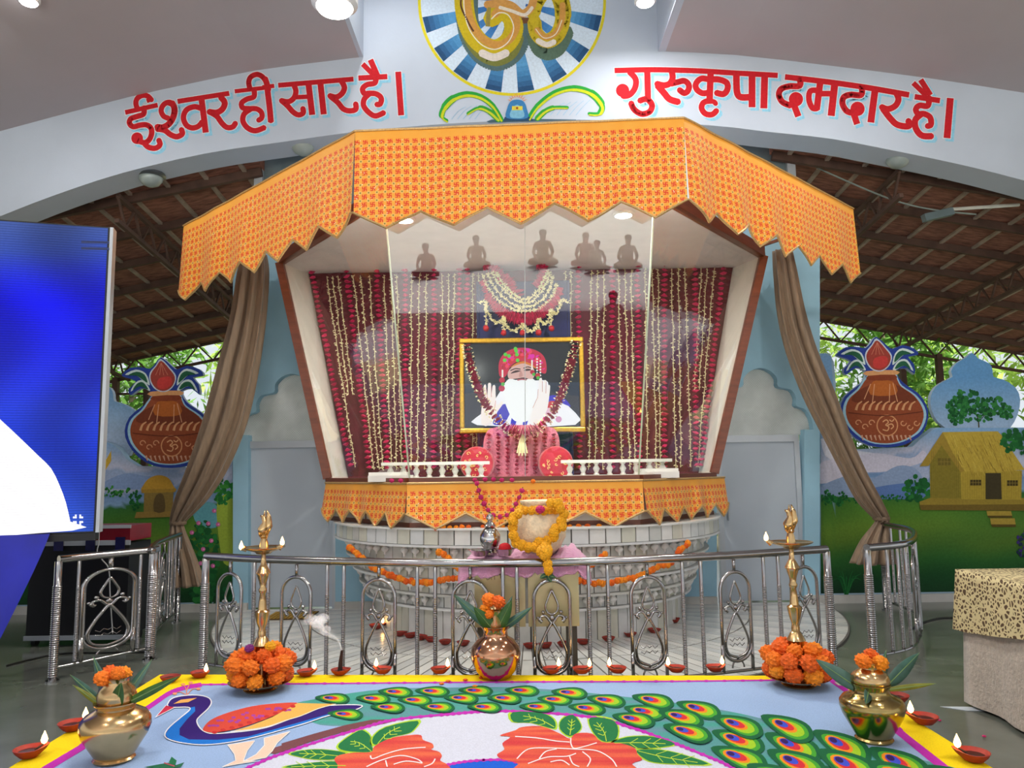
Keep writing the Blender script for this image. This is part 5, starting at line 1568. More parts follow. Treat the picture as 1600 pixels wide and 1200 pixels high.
# water pots with mango leaves and marigolds
M_leafs = [mat('mango_leaf_green', (52, 92, 36), 0.4, var=0.2, scale=20), mat('mango_leaf_bluish', (58, 96, 82), 0.4, var=0.2, scale=20), mat('mango_leaf_yellowing', (128, 128, 36), 0.4, var=0.25, scale=20)]
def leaf_obj(base, tip, w, mt, parent, droop=0.0, nrm=Vector((0, -1, 0.2))):
    base, tip = Vector(base), Vector(tip)
    d = tip - base; side = d.cross(nrm).normalized(); n_ = side.cross(d).normalized()
    b = MB(); N = 9
    for i in range(N + 1):
        f = i / N
        ww = w * math.sin(math.pi * min(1, 0.12 + f * 0.88)) ** 0.8 * (1 - 0.25 * f)
        c = base.lerp(tip, f) + Vector((0, 0, -droop * f * f)) + Vector((0, 0, 0.25 * droop * math.sin(math.pi * f)))
        for s_ in (-1, 0, 1):
            b.v.append(tuple(c + side * ww * s_ + n_ * (0.18 * ww * abs(s_))))
    for i in range(N):
        for k in (0, 1):
            a0 = i * 3 + k
            b.f.append((a0, a0 + 3, a0 + 4, a0 + 1)); b.c.append(None)
    o = b.build('mango_leaf', mt, parent, True)
    sd = o.modifiers.new('thick', 'SOLIDIFY'); sd.thickness = 0.0015
    rib = MB().tube([base.lerp(tip, f / 6) + Vector((0, 0, -droop * (f / 6) ** 2 + 0.25 * droop * math.sin(math.pi * f / 6))) + n_ * 0.004 for f in range(7)], [0.003, 0.0028, 0.0024, 0.002, 0.0016, 0.0012, 0.0006], 5)
    rib.build('midrib', mat('leaf_midrib', (120, 150, 84), 0.5), o)
    return o
def pot(base_px, wpx, prof, label, mt, leaves, flowers, top_prof=None, depth_from=None):
    q = FP(*base_px)
    dist = (q - EYE).dot(FWD)
    u = dist / FPX                       # metres per pixel at the pot
    t = thing('brass_water_pot', label, 'pot', (q.x, q.y, ZP), 'water pots on the rangoli')
    c = (q.x, q.y, ZP + 0.003)
    MB().lathe([(r * u, z * u) for r, z in prof], 40, c).build('pot_body', mt, t, 60)
    if top_prof:
        MB().lathe([(r * u, z * u) for r, z in top_prof], 32, c).build('stacked_cup', M_brass, t, 60)
    for (bx, by, tx, ty, w, mi, dy, droop) in leaves:
        base = on_y(bx, by, q.y - 0.02 + dy * 0.2); tip = on_y(tx, ty, q.y + dy)
        leaf_obj(base, tip, w * u, M_leafs[mi], t, droop)
    for k, (x, y, r, dy) in enumerate(flowers):
        p_ = on_y(x, y, q.y + dy)
        o = place(MG[k % 3], 'marigold', None, p_, rot=(0.3 * k, 0.4, k), sc=r * u / 0.05 * 1.2)
        tag(o, 'orange marigold on top of the %s' % label.split(' with')[0], 'flower', 'marigolds on ' + label.split(' with')[0])
    return t
pot((775, 1059), 75, [(19, 0), (24, 2), (32, 12), (38, 26), (39.5, 36), (37, 47), (29, 57), (20, 62), (19, 66), (19, 72), (23, 77), (24, 79), (22, 79), (17, 72), (16, 60), (10, 30), (1, 20)], 'round pinkish brass pot on the back border with mango leaves',
    M_copper, [(770, 985, 708, 928, 9, 1, 0.06, 0.0), (772, 986, 740, 948, 11, 0, -0.08, 0.0), (776, 986, 800, 938, 11, 0, -0.06, 0.0), (780, 986, 832, 948, 7, 1, 0.02, 0.0), (778, 984, 801, 930, 6, 1, 0.10, 0)],
    [(764, 937, 11, 0), (779, 940, 10, -0.03), (758, 952, 8, 0.0), (764, 960, 7, -0.05)],
    [(12, 66), (14, 80), (12, 95), (16, 104), (18, 106), (16, 106), (10, 95), (1, 92)])
pot((178, 1188), 100, [(29, 0), (31, 3), (28, 6), (38, 22), (48, 38), (52, 50), (51, 60), (45, 69), (34, 75), (28, 78), (28, 82), (33, 86), (33, 88), (29, 87), (24, 80), (20, 60), (1, 40)], 'wide brass pot left of the rangoli with mango leaves and small cup',
    M_brass, [(168, 1106, 110, 1054, 7, 1, 0.1, 0.0), (165, 1106, 114, 1070, 5, 2, 0.0, 0.0), (182, 1106, 190, 1066, 12, 0, -0.1, 0.0), (196, 1100, 282, 1056, 8, 0, 0.0, 0.0), (190, 1098, 238, 1030, 8, 1, 0.15, 0.0), (172, 1100, 146, 1026, 9, 1, 0.2, 0.0)],
    [(160, 1060, 12, -0.05), (173, 1051, 12, 0.0), (194, 1052, 11, 0.0), (184, 1052, 10, -0.05)],
    [(24, 78), (28, 88), (29, 98), (26, 108), (18, 116), (19, 122), (22, 126), (19, 126), (15, 118), (1, 110)])
pot((1366, 1157), 95, [(27, 0), (28.5, 3), (26, 6), (34, 20), (44, 38), (48, 50), (47.5, 58), (43, 64), (33, 68), (28, 71), (26, 78), (29, 84), (29, 86), (25, 84), (22, 74), (15, 60), (1, 40)], 'wide greenish brass pot right of the rangoli with mango leaves and small cup',
    mat('greenish_brass', (168, 146, 92), 0.2, metal=1.0, var=0.12, scale=10), [(1344, 1078, 1274, 1030, 13, 1, 0.12, 0.0), (1385, 1072, 1436, 1020, 12, 1, 0.12, 0.0), (1384, 1078, 1462, 1068, 5, 2, 0.0, 0.0), (1357, 1078, 1352, 1100, 8, 1, -0.14, 0.0), (1376, 1070, 1384, 1016, 8, 1, 0.22, 0.0)],
    [(1349, 1033, 12, -0.02), (1361, 1024, 11, 0.02), (1375, 1036, 12, -0.02)],
    [(20, 76), (28, 86), (29, 92), (26, 100), (17, 106), (13, 108), (13, 116), (17, 119), (14, 119), (10, 112), (1, 108)])
# fallen petals
for i, (x, y) in enumerate(((700, 1066), (727, 1064), (742, 1074), (690, 1070), (752, 1061))):
    q = FP(x, y)
    o = place(MG[i % 3], 'marigold_petals', None, (q.x, q.y, ZP + 0.008), rot=(0, 0, i), sc=(0.35, 0.35, 0.15))
    tag(o, 'small pinch of orange marigold petals fallen beside the middle pot', 'petals', 'fallen marigold petals')
q = FP(1320, 1070)
nt_ = MB().box((q.x - 0.05, q.y - 0.03, ZP + 0.004), (q.x + 0.05, q.y + 0.03, ZP + 0.007)).build('paper_note', mat('banknote_paper', (190, 184, 176), 0.7)); nt_.rotation_euler = (0, 0, 0)
tag(nt_, 'small folded pale paper lying on the right back corner', 'paper')

# ================================================================== steel railings
M_steel = mat('stainless_steel', (170, 168, 168), 0.17, metal=1.0, var=0.06, scale=12)
ZR = 0.92
def ribbed(z0, z1, r, zs, step=0.012):
    pr = [(r, z0)]
    z = z0 + 0.02
    while z < zs:
        pr += [(r, z), (r * 1.22, z + step * 0.35), (r * 1.22, z + step * 0.6), (r, z + step * 0.95)]
        z += step
    pr += [(r, z1)]
    return pr
bar_me = MB().lathe(ribbed(0.10, ZR - 0.02, 0.0135, 0.68), 8).mesh('bar', M_steel, 50)
post_me = MB().lathe([(0.05, 0.0), (0.05, 0.012)] + ribbed(0.012, ZR - 0.015, 0.029, 0.72, 0.016), 14).mesh('post', M_steel, 50)
def medallion_mesh():
    b = MB()
    r = 0.0135
    zt, zb_, w = 0.80, 0.17, 0.125
    loop = [(w * math.cos(a), zt - w + w * math.sin(a)) for a in [math.pi * k / 14 for k in range(15)]] + [(w * math.cos(a), zb_ + w + w * math.sin(a)) for a in [math.pi + math.pi * k / 14 for k in range(15)]]
    b.tube([(x, 0, z) for x, z in loop], r, 7, closed=True)
    b.tube([(0, 0, ZR - 0.02), (0, 0, zt)], 0.0125, 7)
    for s_ in (-1, 1):
        b.tube([(s_ * w, 0, zb_ + w), (s_ * w, 0, 0.1)], r, 7)
        # lower drop and crossing strands
        dr = spline([(0, 0.52), (s_ * 0.03, 0.47), (s_ * 0.075, 0.38), (s_ * 0.098, 0.30), (s_ * 0.075, 0.225), (0, 0.195)], 4)
        b.tube([(x, 0, z) for x, z in dr], 0.0105, 6)
        cr_ = spline([(0, 0.50), (s_ * 0.02, 0.53), (s_ * 0.045, 0.56), (s_ * 0.075, 0.555), (s_ * 0.085, 0.535), (s_ * 0.07, 0.52)], 4)
        b.tube([(x, 0, z) for x, z in cr_], [0.010] * (len(cr_) - 6) + [0.014] * 6, 6)
        b.ball((s_ * 0.062, 0, 0.585), 0.014, 8, 5); b.ball((s_ * 0.098, 0, 0.548), 0.011, 8, 5)
        td = spline([(0, 0.735), (s_ * 0.025, 0.68), (s_ * 0.044, 0.625), (s_ * 0.032, 0.585), (0, 0.568)], 4)
        b.tube([(x, 0, z) for x, z in td], 0.008, 6)
        for k in range(2):
            zz = 0.315 - k * 0.035
            b.tube([(s_ * 0.0, 0, zz), (s_ * 0.022, 0, zz + 0.016), (s_ * 0.04, 0, zz - 0.006), (s_ * 0.062, 0, zz + 0.012)], 0.003, 5)
    lo = [(0.05 * math.cos(a), 0.125 + 0.055 * math.sin(a)) for a in [math.pi * k / 10 for k in range(11)]]
    b.tube([(x, 0, z) for x, z in lo], 0.007, 6)
    b.ball((0, 0, 0.545), (0.02, 0.012, 0.02), 8, 5)
    return b.mesh('medallion', M_steel, True)
MED = medallion_mesh()
def rail(name, label, path, items, posts, parent_loc, top_r=0.03, mx=1.0):
    """path: smooth plan points; items: list of (fraction, kind)"""
    P = [Vector((x, y, 0)) for x, y in spline(path, 10)]
    Ls = [0.0]
    for a, b_ in zip(P, P[1:]): Ls.append(Ls[-1] + (b_ - a).length)
    def at(f):
        s_ = f * Ls[-1]
        for i in range(len(P) - 1):
            if s_ <= Ls[i + 1] + 1e-9:
                t_ = (s_ - Ls[i]) / (Ls[i + 1] - Ls[i]); d = P[i + 1] - P[i]
                return P[i].lerp(P[i + 1], t_), math.atan2(d.y, d.x)
        return P[-1], math.atan2((P[-1] - P[-2]).y, (P[-1] - P[-2]).x)
    t = thing(name, label, 'railing', parent_loc)
    MB().tube([p + Vector((0, 0, ZR)) for p in P], top_r, 12).build('top_rail', M_steel, t, 50)
    MB().tube([p + Vector((0, 0, 0.1)) for p in P], 0.012, 8).build('bottom_rail', M_steel, t, 50)
    for f in posts:
        q, a = at(f); place(post_me, 'post', t, q, a)
    for f, k in items:
        q, a = at(f)
        place(MED if k == 'm' else bar_me, 'medallion' if k == 'm' else 'bar', t, q, a, sc=(mx, 1, 1) if k == 'm' else 1.0)
    return t, at
def rp(px, py):      # plan point where a pixel of the top rail lies
    v = on_z(px, py, ZR); return (v.x, v.y)
main = [rp(322, 869), rp(420, 874), rp(560, 878), rp(700, 880), rp(800, 880), rp(900, 878), rp(1040, 873), rp(1170, 866), rp(1291, 858)]
def solve(pxs, path):
    """fractions along the rail for image columns"""
    P = [Vector((x, y, ZR * 0.75)) for x, y in spline(path, 10)]
    L_ = [0.0]
    for a, b_ in zip(P, P[1:]): L_.append(L_[-1] + (b_ - a).length)
    xs = [fpx(v)[0] for v in P]
    out = []
    for q in pxs:
        for i in range(len(xs) - 1):
            if xs[i] <= q <= xs[i + 1]:
                t_ = (q - xs[i]) / (xs[i + 1] - xs[i]); out.append((L_[i] + t_ * (L_[i + 1] - L_[i])) / L_[-1]); break
        else: out.append(min(0.99, max(0.01, (q - xs[0]) / (xs[-1] - xs[0]))))
    return out
meds = solve([359, 463, 592, 735, 862, 1012, 1148, 1256], main)
bars = solve([397, 419, 511, 537, 652, 680, 786, 808, 920, 950, 1067, 1096, 1194, 1217], main)
rail('steel_railing', 'long curved steel railing with oval ornaments in front of the tiled pedestal', main, [(f, 'm') for f in meds] + [(f, 'b') for f in bars], [0.0, 1.0], (0, 5.2, 0))
gate = [(-2.98, 5.0), (-2.86, 5.4), (-2.74, 5.8)]
gA, gB = rp(92, 874), rp(243, 859)
rail('steel_gate', 'open steel gate with one oval ornament, swung out before the black case', [gA, ((gA[0] + gB[0]) / 2, (gA[1] + gB[1]) / 2), gB], [(0.2, 'b'), (0.52, 'm'), (0.84, 'b')], [0.0, 0.97], (gA[0], gA[1], 0), mx=1.7)
curL = [rp(246, 858), (-3.12, 6.6), (-3.36, 7.2), (-3.52, 7.8), (-3.62, 8.3)]
rail('steel_railing', 'curved steel railing behind the open gate, under the left curtain', curL, [(0.1, 'b'), (0.15, 'b'), (0.2, 'b'), (0.32, 'm'), (0.43, 'b'), (0.48, 'b'), (0.54, 'b'), (0.66, 'm'), (0.78, 'b'), (0.84, 'b'), (0.92, 'b')], [0.03, 1.0], (-3.4, 7.0, 0))
curR = [rp(1354, 856), (3.2, 6.3), (3.65, 7.0), (3.95, 7.7), (4.02, 8.4)]
rail('steel_railing', 'curved steel railing on the right beside the painted hut, under the right curtain', curR, [(0.08, 'b'), (0.13, 'b'), (0.18, 'b'), (0.3, 'm'), (0.42, 'b'), (0.48, 'b'), (0.54, 'b'), (0.66, 'm'), (0.78, 'b'), (0.84, 'b'), (0.92, 'b')], [0.0, 1.0], (3.4, 6.8, 0))

# ================================================================== stand with the wrapped pot
YD = 5.45
bx = thing('offering_stand', 'brass-fronted stand behind the railing, draped with a pink fluffy cloth', 'stand', (0.15, YD + 0.25, 0.02))
p0, p1 = on_y(742, 980, YD), on_y(903, 875, YD)
M_bp = mat('worn_brass_sheet', (186, 172, 130), 0.35, metal=0.7, var=0.15, scale=4)
M_st = mat('pale_stone_stand', (170, 168, 160), 0.5)
MB().box((p0.x + 0.02, YD + 0.01, p0.z + 0.02), (p1.x - 0.02, YD + 0.5, p1.z)).build('stand_body', M_st, bx)
for xx in (p0.x + 0.04, p1.x - 0.04):
    for yy in (YD + 0.05, YD + 0.45):
        MB().box((xx - 0.025, yy - 0.025, 0.027), (xx + 0.025, yy + 0.025, p0.z + 0.02)).build('leg', mat('dark_stand_leg', (86, 78, 66), 0.5), bx)
MB().box((p0.x, YD - 0.01, p0.z), ((p0.x + p1.x) / 2 - 0.01, YD + 0.01, p1.z)).build('brass_panel', M_bp, bx)
MB().box(((p0.x + p1.x) / 2 + 0.01, YD - 0.01, p0.z), (p1.x, YD + 0.01, p1.z)).build('brass_panel', M_bp, bx)
et = Paint(lambda x, y: on_y(x, y, YD - 0.011), (0, -1, 0), 0.0006)
Ce = lambda pts: crop(660, 740, 5, pts)
for l_ in ([(498, 800), (520, 790), (530, 815), (505, 830), (500, 805)], [(535, 770), (540, 830)], [(560, 775), (565, 830)], [(500, 785), (620, 765)], [(585, 790), (625, 788)], [(605, 770), (612, 820)], [(570, 795), (590, 800)]):
    et.stroke(Ce(l_), 0.9, (96, 84, 60), 1, 3)
et.build('etched_writing', M_paint, bx)
ztop = p1.z
# pink fluffy cloth
M_fluff = mat('pink_fluffy_cloth', (255, 172, 212), 0.95, var=0.12, scale=40, bump=1.0, bscale=120, sheen=0.6)
fl_ = MB(); rn = random.Random(8)
xa, xb = on_y(716, 870, YD).x, on_y(922, 870, YD).x
nx, ny = 40, 14
for j in range(ny + 1):
    for i in range(nx + 1):
        u, v = i / nx, j / ny
        x = xa + (xb - xa) * u
        y = YD - 0.07 + 0.6 * v
        z = ztop + 0.02 + 0.016 * math.sin(u * 23 + v * 5) + rn.uniform(-.013, .013)
        over = max(0, p0.x - x, x - p1.x)
        z -= over * 0.6
        if v < 0.12: z -= (0.12 - v) * 0.9
        if u > 0.72 and v > 0.2: z += 0.035 * math.sin((u - 0.72) / 0.28 * math.pi)
        fl_.v.append((x, y, z))
for j in range(ny):
    for i in range(nx):
        a0 = j * (nx + 1) + i
        fl_.f.append((a0, a0 + 1, a0 + nx + 2, a0 + nx + 1)); fl_.c.append(None)
o = fl_.build('fluffy_cloth', M_fluff, None, True); tag(o, 'pink fluffy cloth spread on the brass-fronted stand', 'cloth')
sd = o.modifiers.new('thick', 'SOLIDIFY'); sd.thickness = 0.015
zc = ztop + 0.035
YP = YD + 0.18
def u_at(Y): return Y / FPX
# cloth-wrapped pot
c = on_y(845, 868, YP); c.z = zc
u_ = YP / FPX
wp = thing('wrapped_pot', 'round pot wrapped in cream brocade cloth on the pink fluffy cloth', 'pot', c)
M_broc = mat('cream_brocade', (232, 212, 176), 0.7, var=0.18, scale=30, bump=0.5, bscale=60)
b = MB().lathe([(r * u_, z * u_) for r, z in [(22, 0), (30, 8), (38, 24), (41, 38), (38, 52), (32, 62), (25, 68), (27, 74), (31, 79), (27, 80), (18, 76), (1, 75)]], 40, c)
V = []
for x, y, z in b.v:
    a = math.atan2(y - c.y, x - c.x); k = 1 + 0.03 * math.sin(9 * a + (z - c.z) * 30) + 0.015 * math.sin(17 * a)
    V.append((c.x + (x - c.x) * k, c.y + (y - c.y) * k, z))
b.v = V
b.build('brocade_wrap', M_broc, wp, True)
def flower_chain(pts, meshes, name, label, r, overlap=0.8, parent=None, jit=0.1, group=None, loc=None, kind='marigold'):
    P = [Vector(p) for p in pts]
    t = thing(name, label, 'garland', loc or P[len(P) // 2], group)
    MB().tube(P, 0.004, 5).build('thread', mat('green_thread', (60, 90, 40), 0.8), t)
    Ls = [0.0]
    for a, b_ in zip(P, P[1:]): Ls.append(Ls[-1] + (b_ - a).length)
    n = max(2, int(Ls[-1] / (2 * r * overlap)))
    rn = random.Random(len(pts) * 7 + n)
    for k in range(n):
        s_ = Ls[-1] * (k + 0.5) / n
        for i in range(len(P) - 1):
            if s_ <= Ls[i + 1]:
                q = P[i].lerp(P[i + 1], (s_ - Ls[i]) / (Ls[i + 1] - Ls[i])); break
        q = q + Vector([rn.uniform(-1, 1) * r * jit for _ in range(3)])
        place(meshes[rn.randrange(len(meshes))], kind, t, q, rot=(rn.random() * 6, rn.random() * 6, rn.random() * 6), sc=r / 0.05 * rn.uniform(0.88, 1.1))
    return t
G5 = lambda pts, Y: [on_y(x, y, Y) for x, y in spline(crop(660, 740, 5, pts), 6)]
yf = YP - 40 * u_
neck = [(c.x + 31 * u_ * math.cos(a), c.y + 31 * u_ * math.sin(a) - 0.01, c.z + 66 * u_) for a in [2 * math.pi * k / 24 for k in range(25)]]
flower_chain(neck, MGY, 'marigold_garland', 'yellow marigold garland ringing the neck of the cream wrapped pot', 0.038, 0.6)
lp = G5([(760, 290), (710, 380), (705, 460), (740, 540), (800, 585), (880, 575), (950, 560), (1010, 510), (1060, 430), (1105, 350), (1100, 300), (1050, 250), (990, 235)], yf - 0.03)
flower_chain(lp, MGY, 'marigold_garland', 'long yellow marigold garland looped around the front of the cream wrapped pot', 0.042, 0.45, jit=0.35)
rail_front = rp(830, 880)[1] - 0.085
tl = [on_y(x, y, yf + (rail_front - yf) * min(1, k / 9)) for k, (x, y) in enumerate(spline(crop(660, 740, 5, [(920, 560), (955, 610), (965, 665), (970, 720), (972, 765)]), 6))]
tt = flower_chain(tl, MGY, 'marigold_tassel', 'hanging tassel of yellow marigolds below the wrapped pot, over the steel rail', 0.045, 0.36, jit=0.45)
for k, (dx, dz) in enumerate(((-0.05, -0.02), (0.03, -0.05), (0.06, -0.02))):
    leaf_obj(tl[-1] + Vector((0, 0, -0.02)), tl[-1] + Vector((dx, -0.02, dz - 0.02)), 0.02, mat('dark_leaf_green', (30, 74, 44), 0.5), tt)
q = on_y(845, 797, yf)
M_mg = mat('magenta_flower', (190, 24, 96), 0.7, var=0.25, scale=60)
PKM = marigold_mesh('pink_flower', M_mg, 66)
o = place(PKM, 'pink_flower', None, on_y(844, 796, yf - 0.02), sc=0.75); tag(o, 'magenta flower tucked in the garland at the wrapped pot neck', 'flower')
# silver pot, bowl and dish
M_silver = mat('polished_silver', (200, 198, 196), 0.12, metal=1.0, var=0.06, scale=14)
YL = YD + 0.10
c = on_y(766, 862, YL); c.z = zc
u_ = YL / FPX * 1.15
lo_ = thing('silver_pot', 'shiny silver lidded pot standing left of the wrapped pot', 'pot', c)
MB().lathe([(r * u_, z * u_) for r, z in [(9, 0), (10, 3), (7, 6), (12, 12), (14, 20), (13.5, 26), (9, 33), (6, 36)]], 28, c).build('pot_body', M_silver, lo_, 60)
MB().lathe([(r * u_, z * u_) for r, z in [(7, 36), (8, 38), (5, 42), (3, 44), (5.5, 48), (4, 52), (1, 54)]], 20, c).build('pot_lid', M_silver, lo_, 60)
for (px, w, h, lb, nm, red) in ((750, 15, 8, 'shallow silver dish at the left edge of the pink cloth', 'silver_dish', 0), (789, 14, 9, 'small fluted silver bowl heaped with red powder beside the silver pot', 'silver_bowl', 1)):
    c = on_y(px, 864, YL - 0.09); c.z = zc
    t = thing(nm, lb, 'bowl', c)
    MB().lathe([(r * u_, z * u_) for r, z in [(w * .5, 0), (w * .6, 1), (w * .95, h), (w * 1.1, h + .6), (w * .9, h - .2), (w * .5, 2), (.1, 1.6)]], 24, c).build('bowl_body', M_silver, t, 60)
    if red:
        MB().ball((c.x, c.y, c.z + h * u_), (w * .62 * u_, w * .62 * u_, 8 * u_), 12, 8, random.Random(2), 0.06).build('red_powder', mat('red_kumkum', (186, 18, 30), 0.9, var=0.2, scale=60), t, True)
# loose magenta flower string draped on the skirt and sill
hp = G5([(420, 48), (440, 135), (465, 205), (492, 250), (535, 310), (590, 338), (660, 325), (705, 282), (738, 222), (768, 160), (785, 105)], 6.78)
flower_chain(hp, [PKM], 'pink_flower_string', 'loose heart-shaped string of magenta flowers hanging over the orange skirt cloth', 0.026, 1.15, jit=0.05, kind='pink_flower')
for i, (x, y) in enumerate(((742, 750), (758, 749), (771, 749), (784, 750), (800, 750), (612, 751), (626, 751))):
    o = place(PKM, 'pink_flower', None, on_y(x, y, 6.86), sc=0.5)
    tag(o, 'magenta flower lying on the brown shrine sill, %s' % ('%s from left' % ORD[(i + 2) % 7]), 'flower', 'magenta flowers on the sill')
o = place(MG[0], 'marigold', None, on_y(833, 752, 6.86), sc=0.5); tag(o, 'single orange marigold on the shrine sill', 'flower')
# marigold chains on the pedestal: a flat row on top, long swags below
def on_drum(px, py, a, b_):
    """point on the pedestal's curved front"""
    d = ray(px, py); lo, hi = 5.0, 8.8
    prev = None
    for k in range(400):
        Y = lo + (hi - lo) * k / 400
        v = EYE + d * (Y / d.y)
        fx = ((v.x - KX) / a) ; fy = (YWALL - v.y) / b_
        if abs(fx) ** 2.2 + abs(fy) ** 2.2 <= 1: return v
    return EYE + d * (8.2 / d.y)
def tops(xs, lb, r=0.032):
    pts = []
    for x in xs:
        v = on_drum(x, 826, 2.05, 2.02); v.z = 1.06 + r * 0.7; v.y = max(v.y - 0.02, 6.76); pts.append(v)
    return pts
for i, xs in enumerate(([676, 690, 705, 720, 738], [750, 770, 790, 800], [884, 893])):
    P = [on_y(x, 824.5, 6.84) for x in xs]
    flower_chain(P, MG, 'marigold_row', 'short row of orange marigolds on the pedestal rim below the skirt, %s from left' % ORD[i], 0.03, 0.9, jit=0.15, group='marigold rows on the pedestal rim')
for i, x in enumerate((904, 918, 936)):
    o = place(MG[i % 3], 'marigold', None, on_y(x, 822.5, 6.84), sc=0.62); tag(o, 'loose orange marigold on the pedestal rim right of the wrapped pot, %s from left' % ORD[i], 'flower', 'loose marigolds on the rim')
def drum_chain(px_pts, lb, r=0.034):
    P = [on_drum(x, y, 2.17, 2.16) - Vector((0, 0.02, 0)) for x, y in spline(px_pts, 6)]
    return flower_chain(P, MG, 'marigold_garland', lb, r, 0.62, jit=0.2, group='marigold swags on the pedestal')
D1 = lambda pts: crop(490, 740, 4.285, pts)
D2 = lambda pts: crop(820, 740, 4.285, pts)
drum_chain(D1([(240, 490), (300, 540), (400, 625), (500, 670), (600, 710), (700, 725), (800, 722), (900, 705), (1040, 680)]), 'long swag of orange marigolds across the left half of the tiled pedestal')
drum_chain(D2([(350, 715), (450, 730), (560, 728), (680, 705), (780, 680), (880, 625), (980, 590), (1040, 510), (1100, 460)]), 'long swag of orange marigolds across the right half of the tiled pedestal')
drum_chain(D1([(835, 520), (890, 550), (950, 610), (985, 640)]), 'short marigold strand on the pedestal just left of the brass stand')
drum_chain(D2([(545, 525), (450, 600), (390, 630), (350, 660)]), 'short marigold strand on the pedestal just right of the brass stand')
# unlit diyas round the pedestal's foot, two burning on the left
for i, (px, py) in enumerate(((625, 993), (641, 996), (658, 999), (674, 1002), (696, 1006), (724, 1008), (828, 1012), (852, 1012), (881, 1010), (911, 1006), (951, 1001), (985, 994), (1022, 988), (1053, 972), (1063, 958))):
    q = on_z(px, py, 0.03)
    diya(q.x, q.y, 0.027, i, False, 'unlit dark clay diya at the foot of the tiled pedestal, %s from left' % ORD[i], 1.0, 'diyas round the pedestal foot')
for i, (px, py) in enumerate(((588, 982), (608, 978))):
    q = on_z(px, py, 0.03)
    diya(q.x, q.y, 0.027, 0.4, True, 'lit clay diya on the white floor left of the pedestal, %s' % ('nearer one' if i == 0 else 'farther one'), 1.2)

# ================================================================== left side: video wall, cloth, case, mat
pR, pLs = on_y(172, 355, 6.0), on_y(0, 342, 5.78)
dirL = Vector((pLs.x - pR.x, pLs.y - pR.y, 0)).normalized()
nL = Vector((dirL.y, -dirL.x, 0));
if nL.y > 0: nL = -nL
cR = Vector((pR.x, pR.y, 0))
zl1, zl0 = pR.z, on_plane(150, 832, cR, nL).z
WL_ = 2.9
led = thing('video_wall', 'large blue glowing video wall at the left edge above the blue cloth', 'screen', cR + dirL * (WL_ / 2) + Vector((0, 0, zl0)))
e2 = cR + dirL * WL_
bkv = -nL * 0.12
def quad_box(a, b_, z0, z1, back, nm, mt, par):
    A_, B_ = Vector((a.x, a.y, 0)), Vector((b_.x, b_.y, 0)); Z0, Z1 = Vector((0, 0, z0)), Vector((0, 0, z1))
    return fix_normals(MB().hexa([A_ + Z0, B_ + Z0, B_ + back + Z0, A_ + back + Z0, A_ + Z1, B_ + Z1, B_ + back + Z1, A_ + back + Z1]).build(nm, mt, par))
quad_box(cR, e2, zl0, zl1, bkv, 'cabinet', mat('black_cabinet', (22, 22, 24), 0.5), led)
quad_box(cR - dirL * 0.025, cR, zl0, zl1, bkv, 'edge_profile', M_alu, led)
FL = lambda x, y: on_plane(x, y, cR + nL * 0.003, nL)
lp_ = Paint(FL, nL, 0.0006)
def inv(f, z):     # pixel grid over the panel
    v = cR + dirL * (WL_ * f); v.z = z; return v
def ledcol(x, y):
    t = (y - 350) / 480
    c_ = ramp([(0, (62, 84, 150)), (0.09, (48, 72, 160)), (0.17, (26, 40, 200)), (0.25, (10, 14, 226)), (0.45, (26, 38, 206)), (0.6, (34, 58, 200)), (0.75, (26, 56, 200)), (1, (48, 84, 190))], t)
    k = 0.9 + 0.12 * math.sin(x * 0.035 + 1.7 * math.sin(y * 0.021))
    return tuple(min(255, v * k) for v in c_)
class LG(Paint): pass
lp_.fn = lambda f, z: inv(f, z) + nL * 0.003
lp_.grid(0.005, zl0 + 0.01, 0.995, zl1 - 0.01, 40, 30, lambda f, z: ledcol(*fpx(inv(f, z))), 0)
lp_.fn = FL
lp_.poly([(-260, 640), (-120, 600), (-40, 620), (0, 655), (30, 683), (60, 712), (80, 732), (93, 758), (103, 785), (110, 815), (113, 829), (-260, 832)], (255, 253, 255), 2, 2)
for x0, y0, x1, y1 in ((127, 376, 171, 381), (127, 386, 171, 391)): lp_.poly([(x0, y0), (x1, y0 + 1), (x1, y1), (x0, y1 - 1)], (52, 60, 96), 2)
for dx, dy in ((-1, -1), (1, -1), (-1, 1), (1, 1)):
    lp_.poly([(122 + dx * 2, 812 + dy * 2), (122 + dx * 8, 812 + dy * 2), (122 + dx * 8, 812 + dy * 5), (122 + dx * 5, 812 + dy * 5), (122 + dx * 5, 812 + dy * 8), (122 + dx * 2, 812 + dy * 8)], (232, 236, 255), 3)
lp_.build('lit_panel', paint_mat('video_wall_emission', emit=1.7, rough=0.5, grain=0.06, gscale=60, rows=2 * math.pi / 0.02), led)
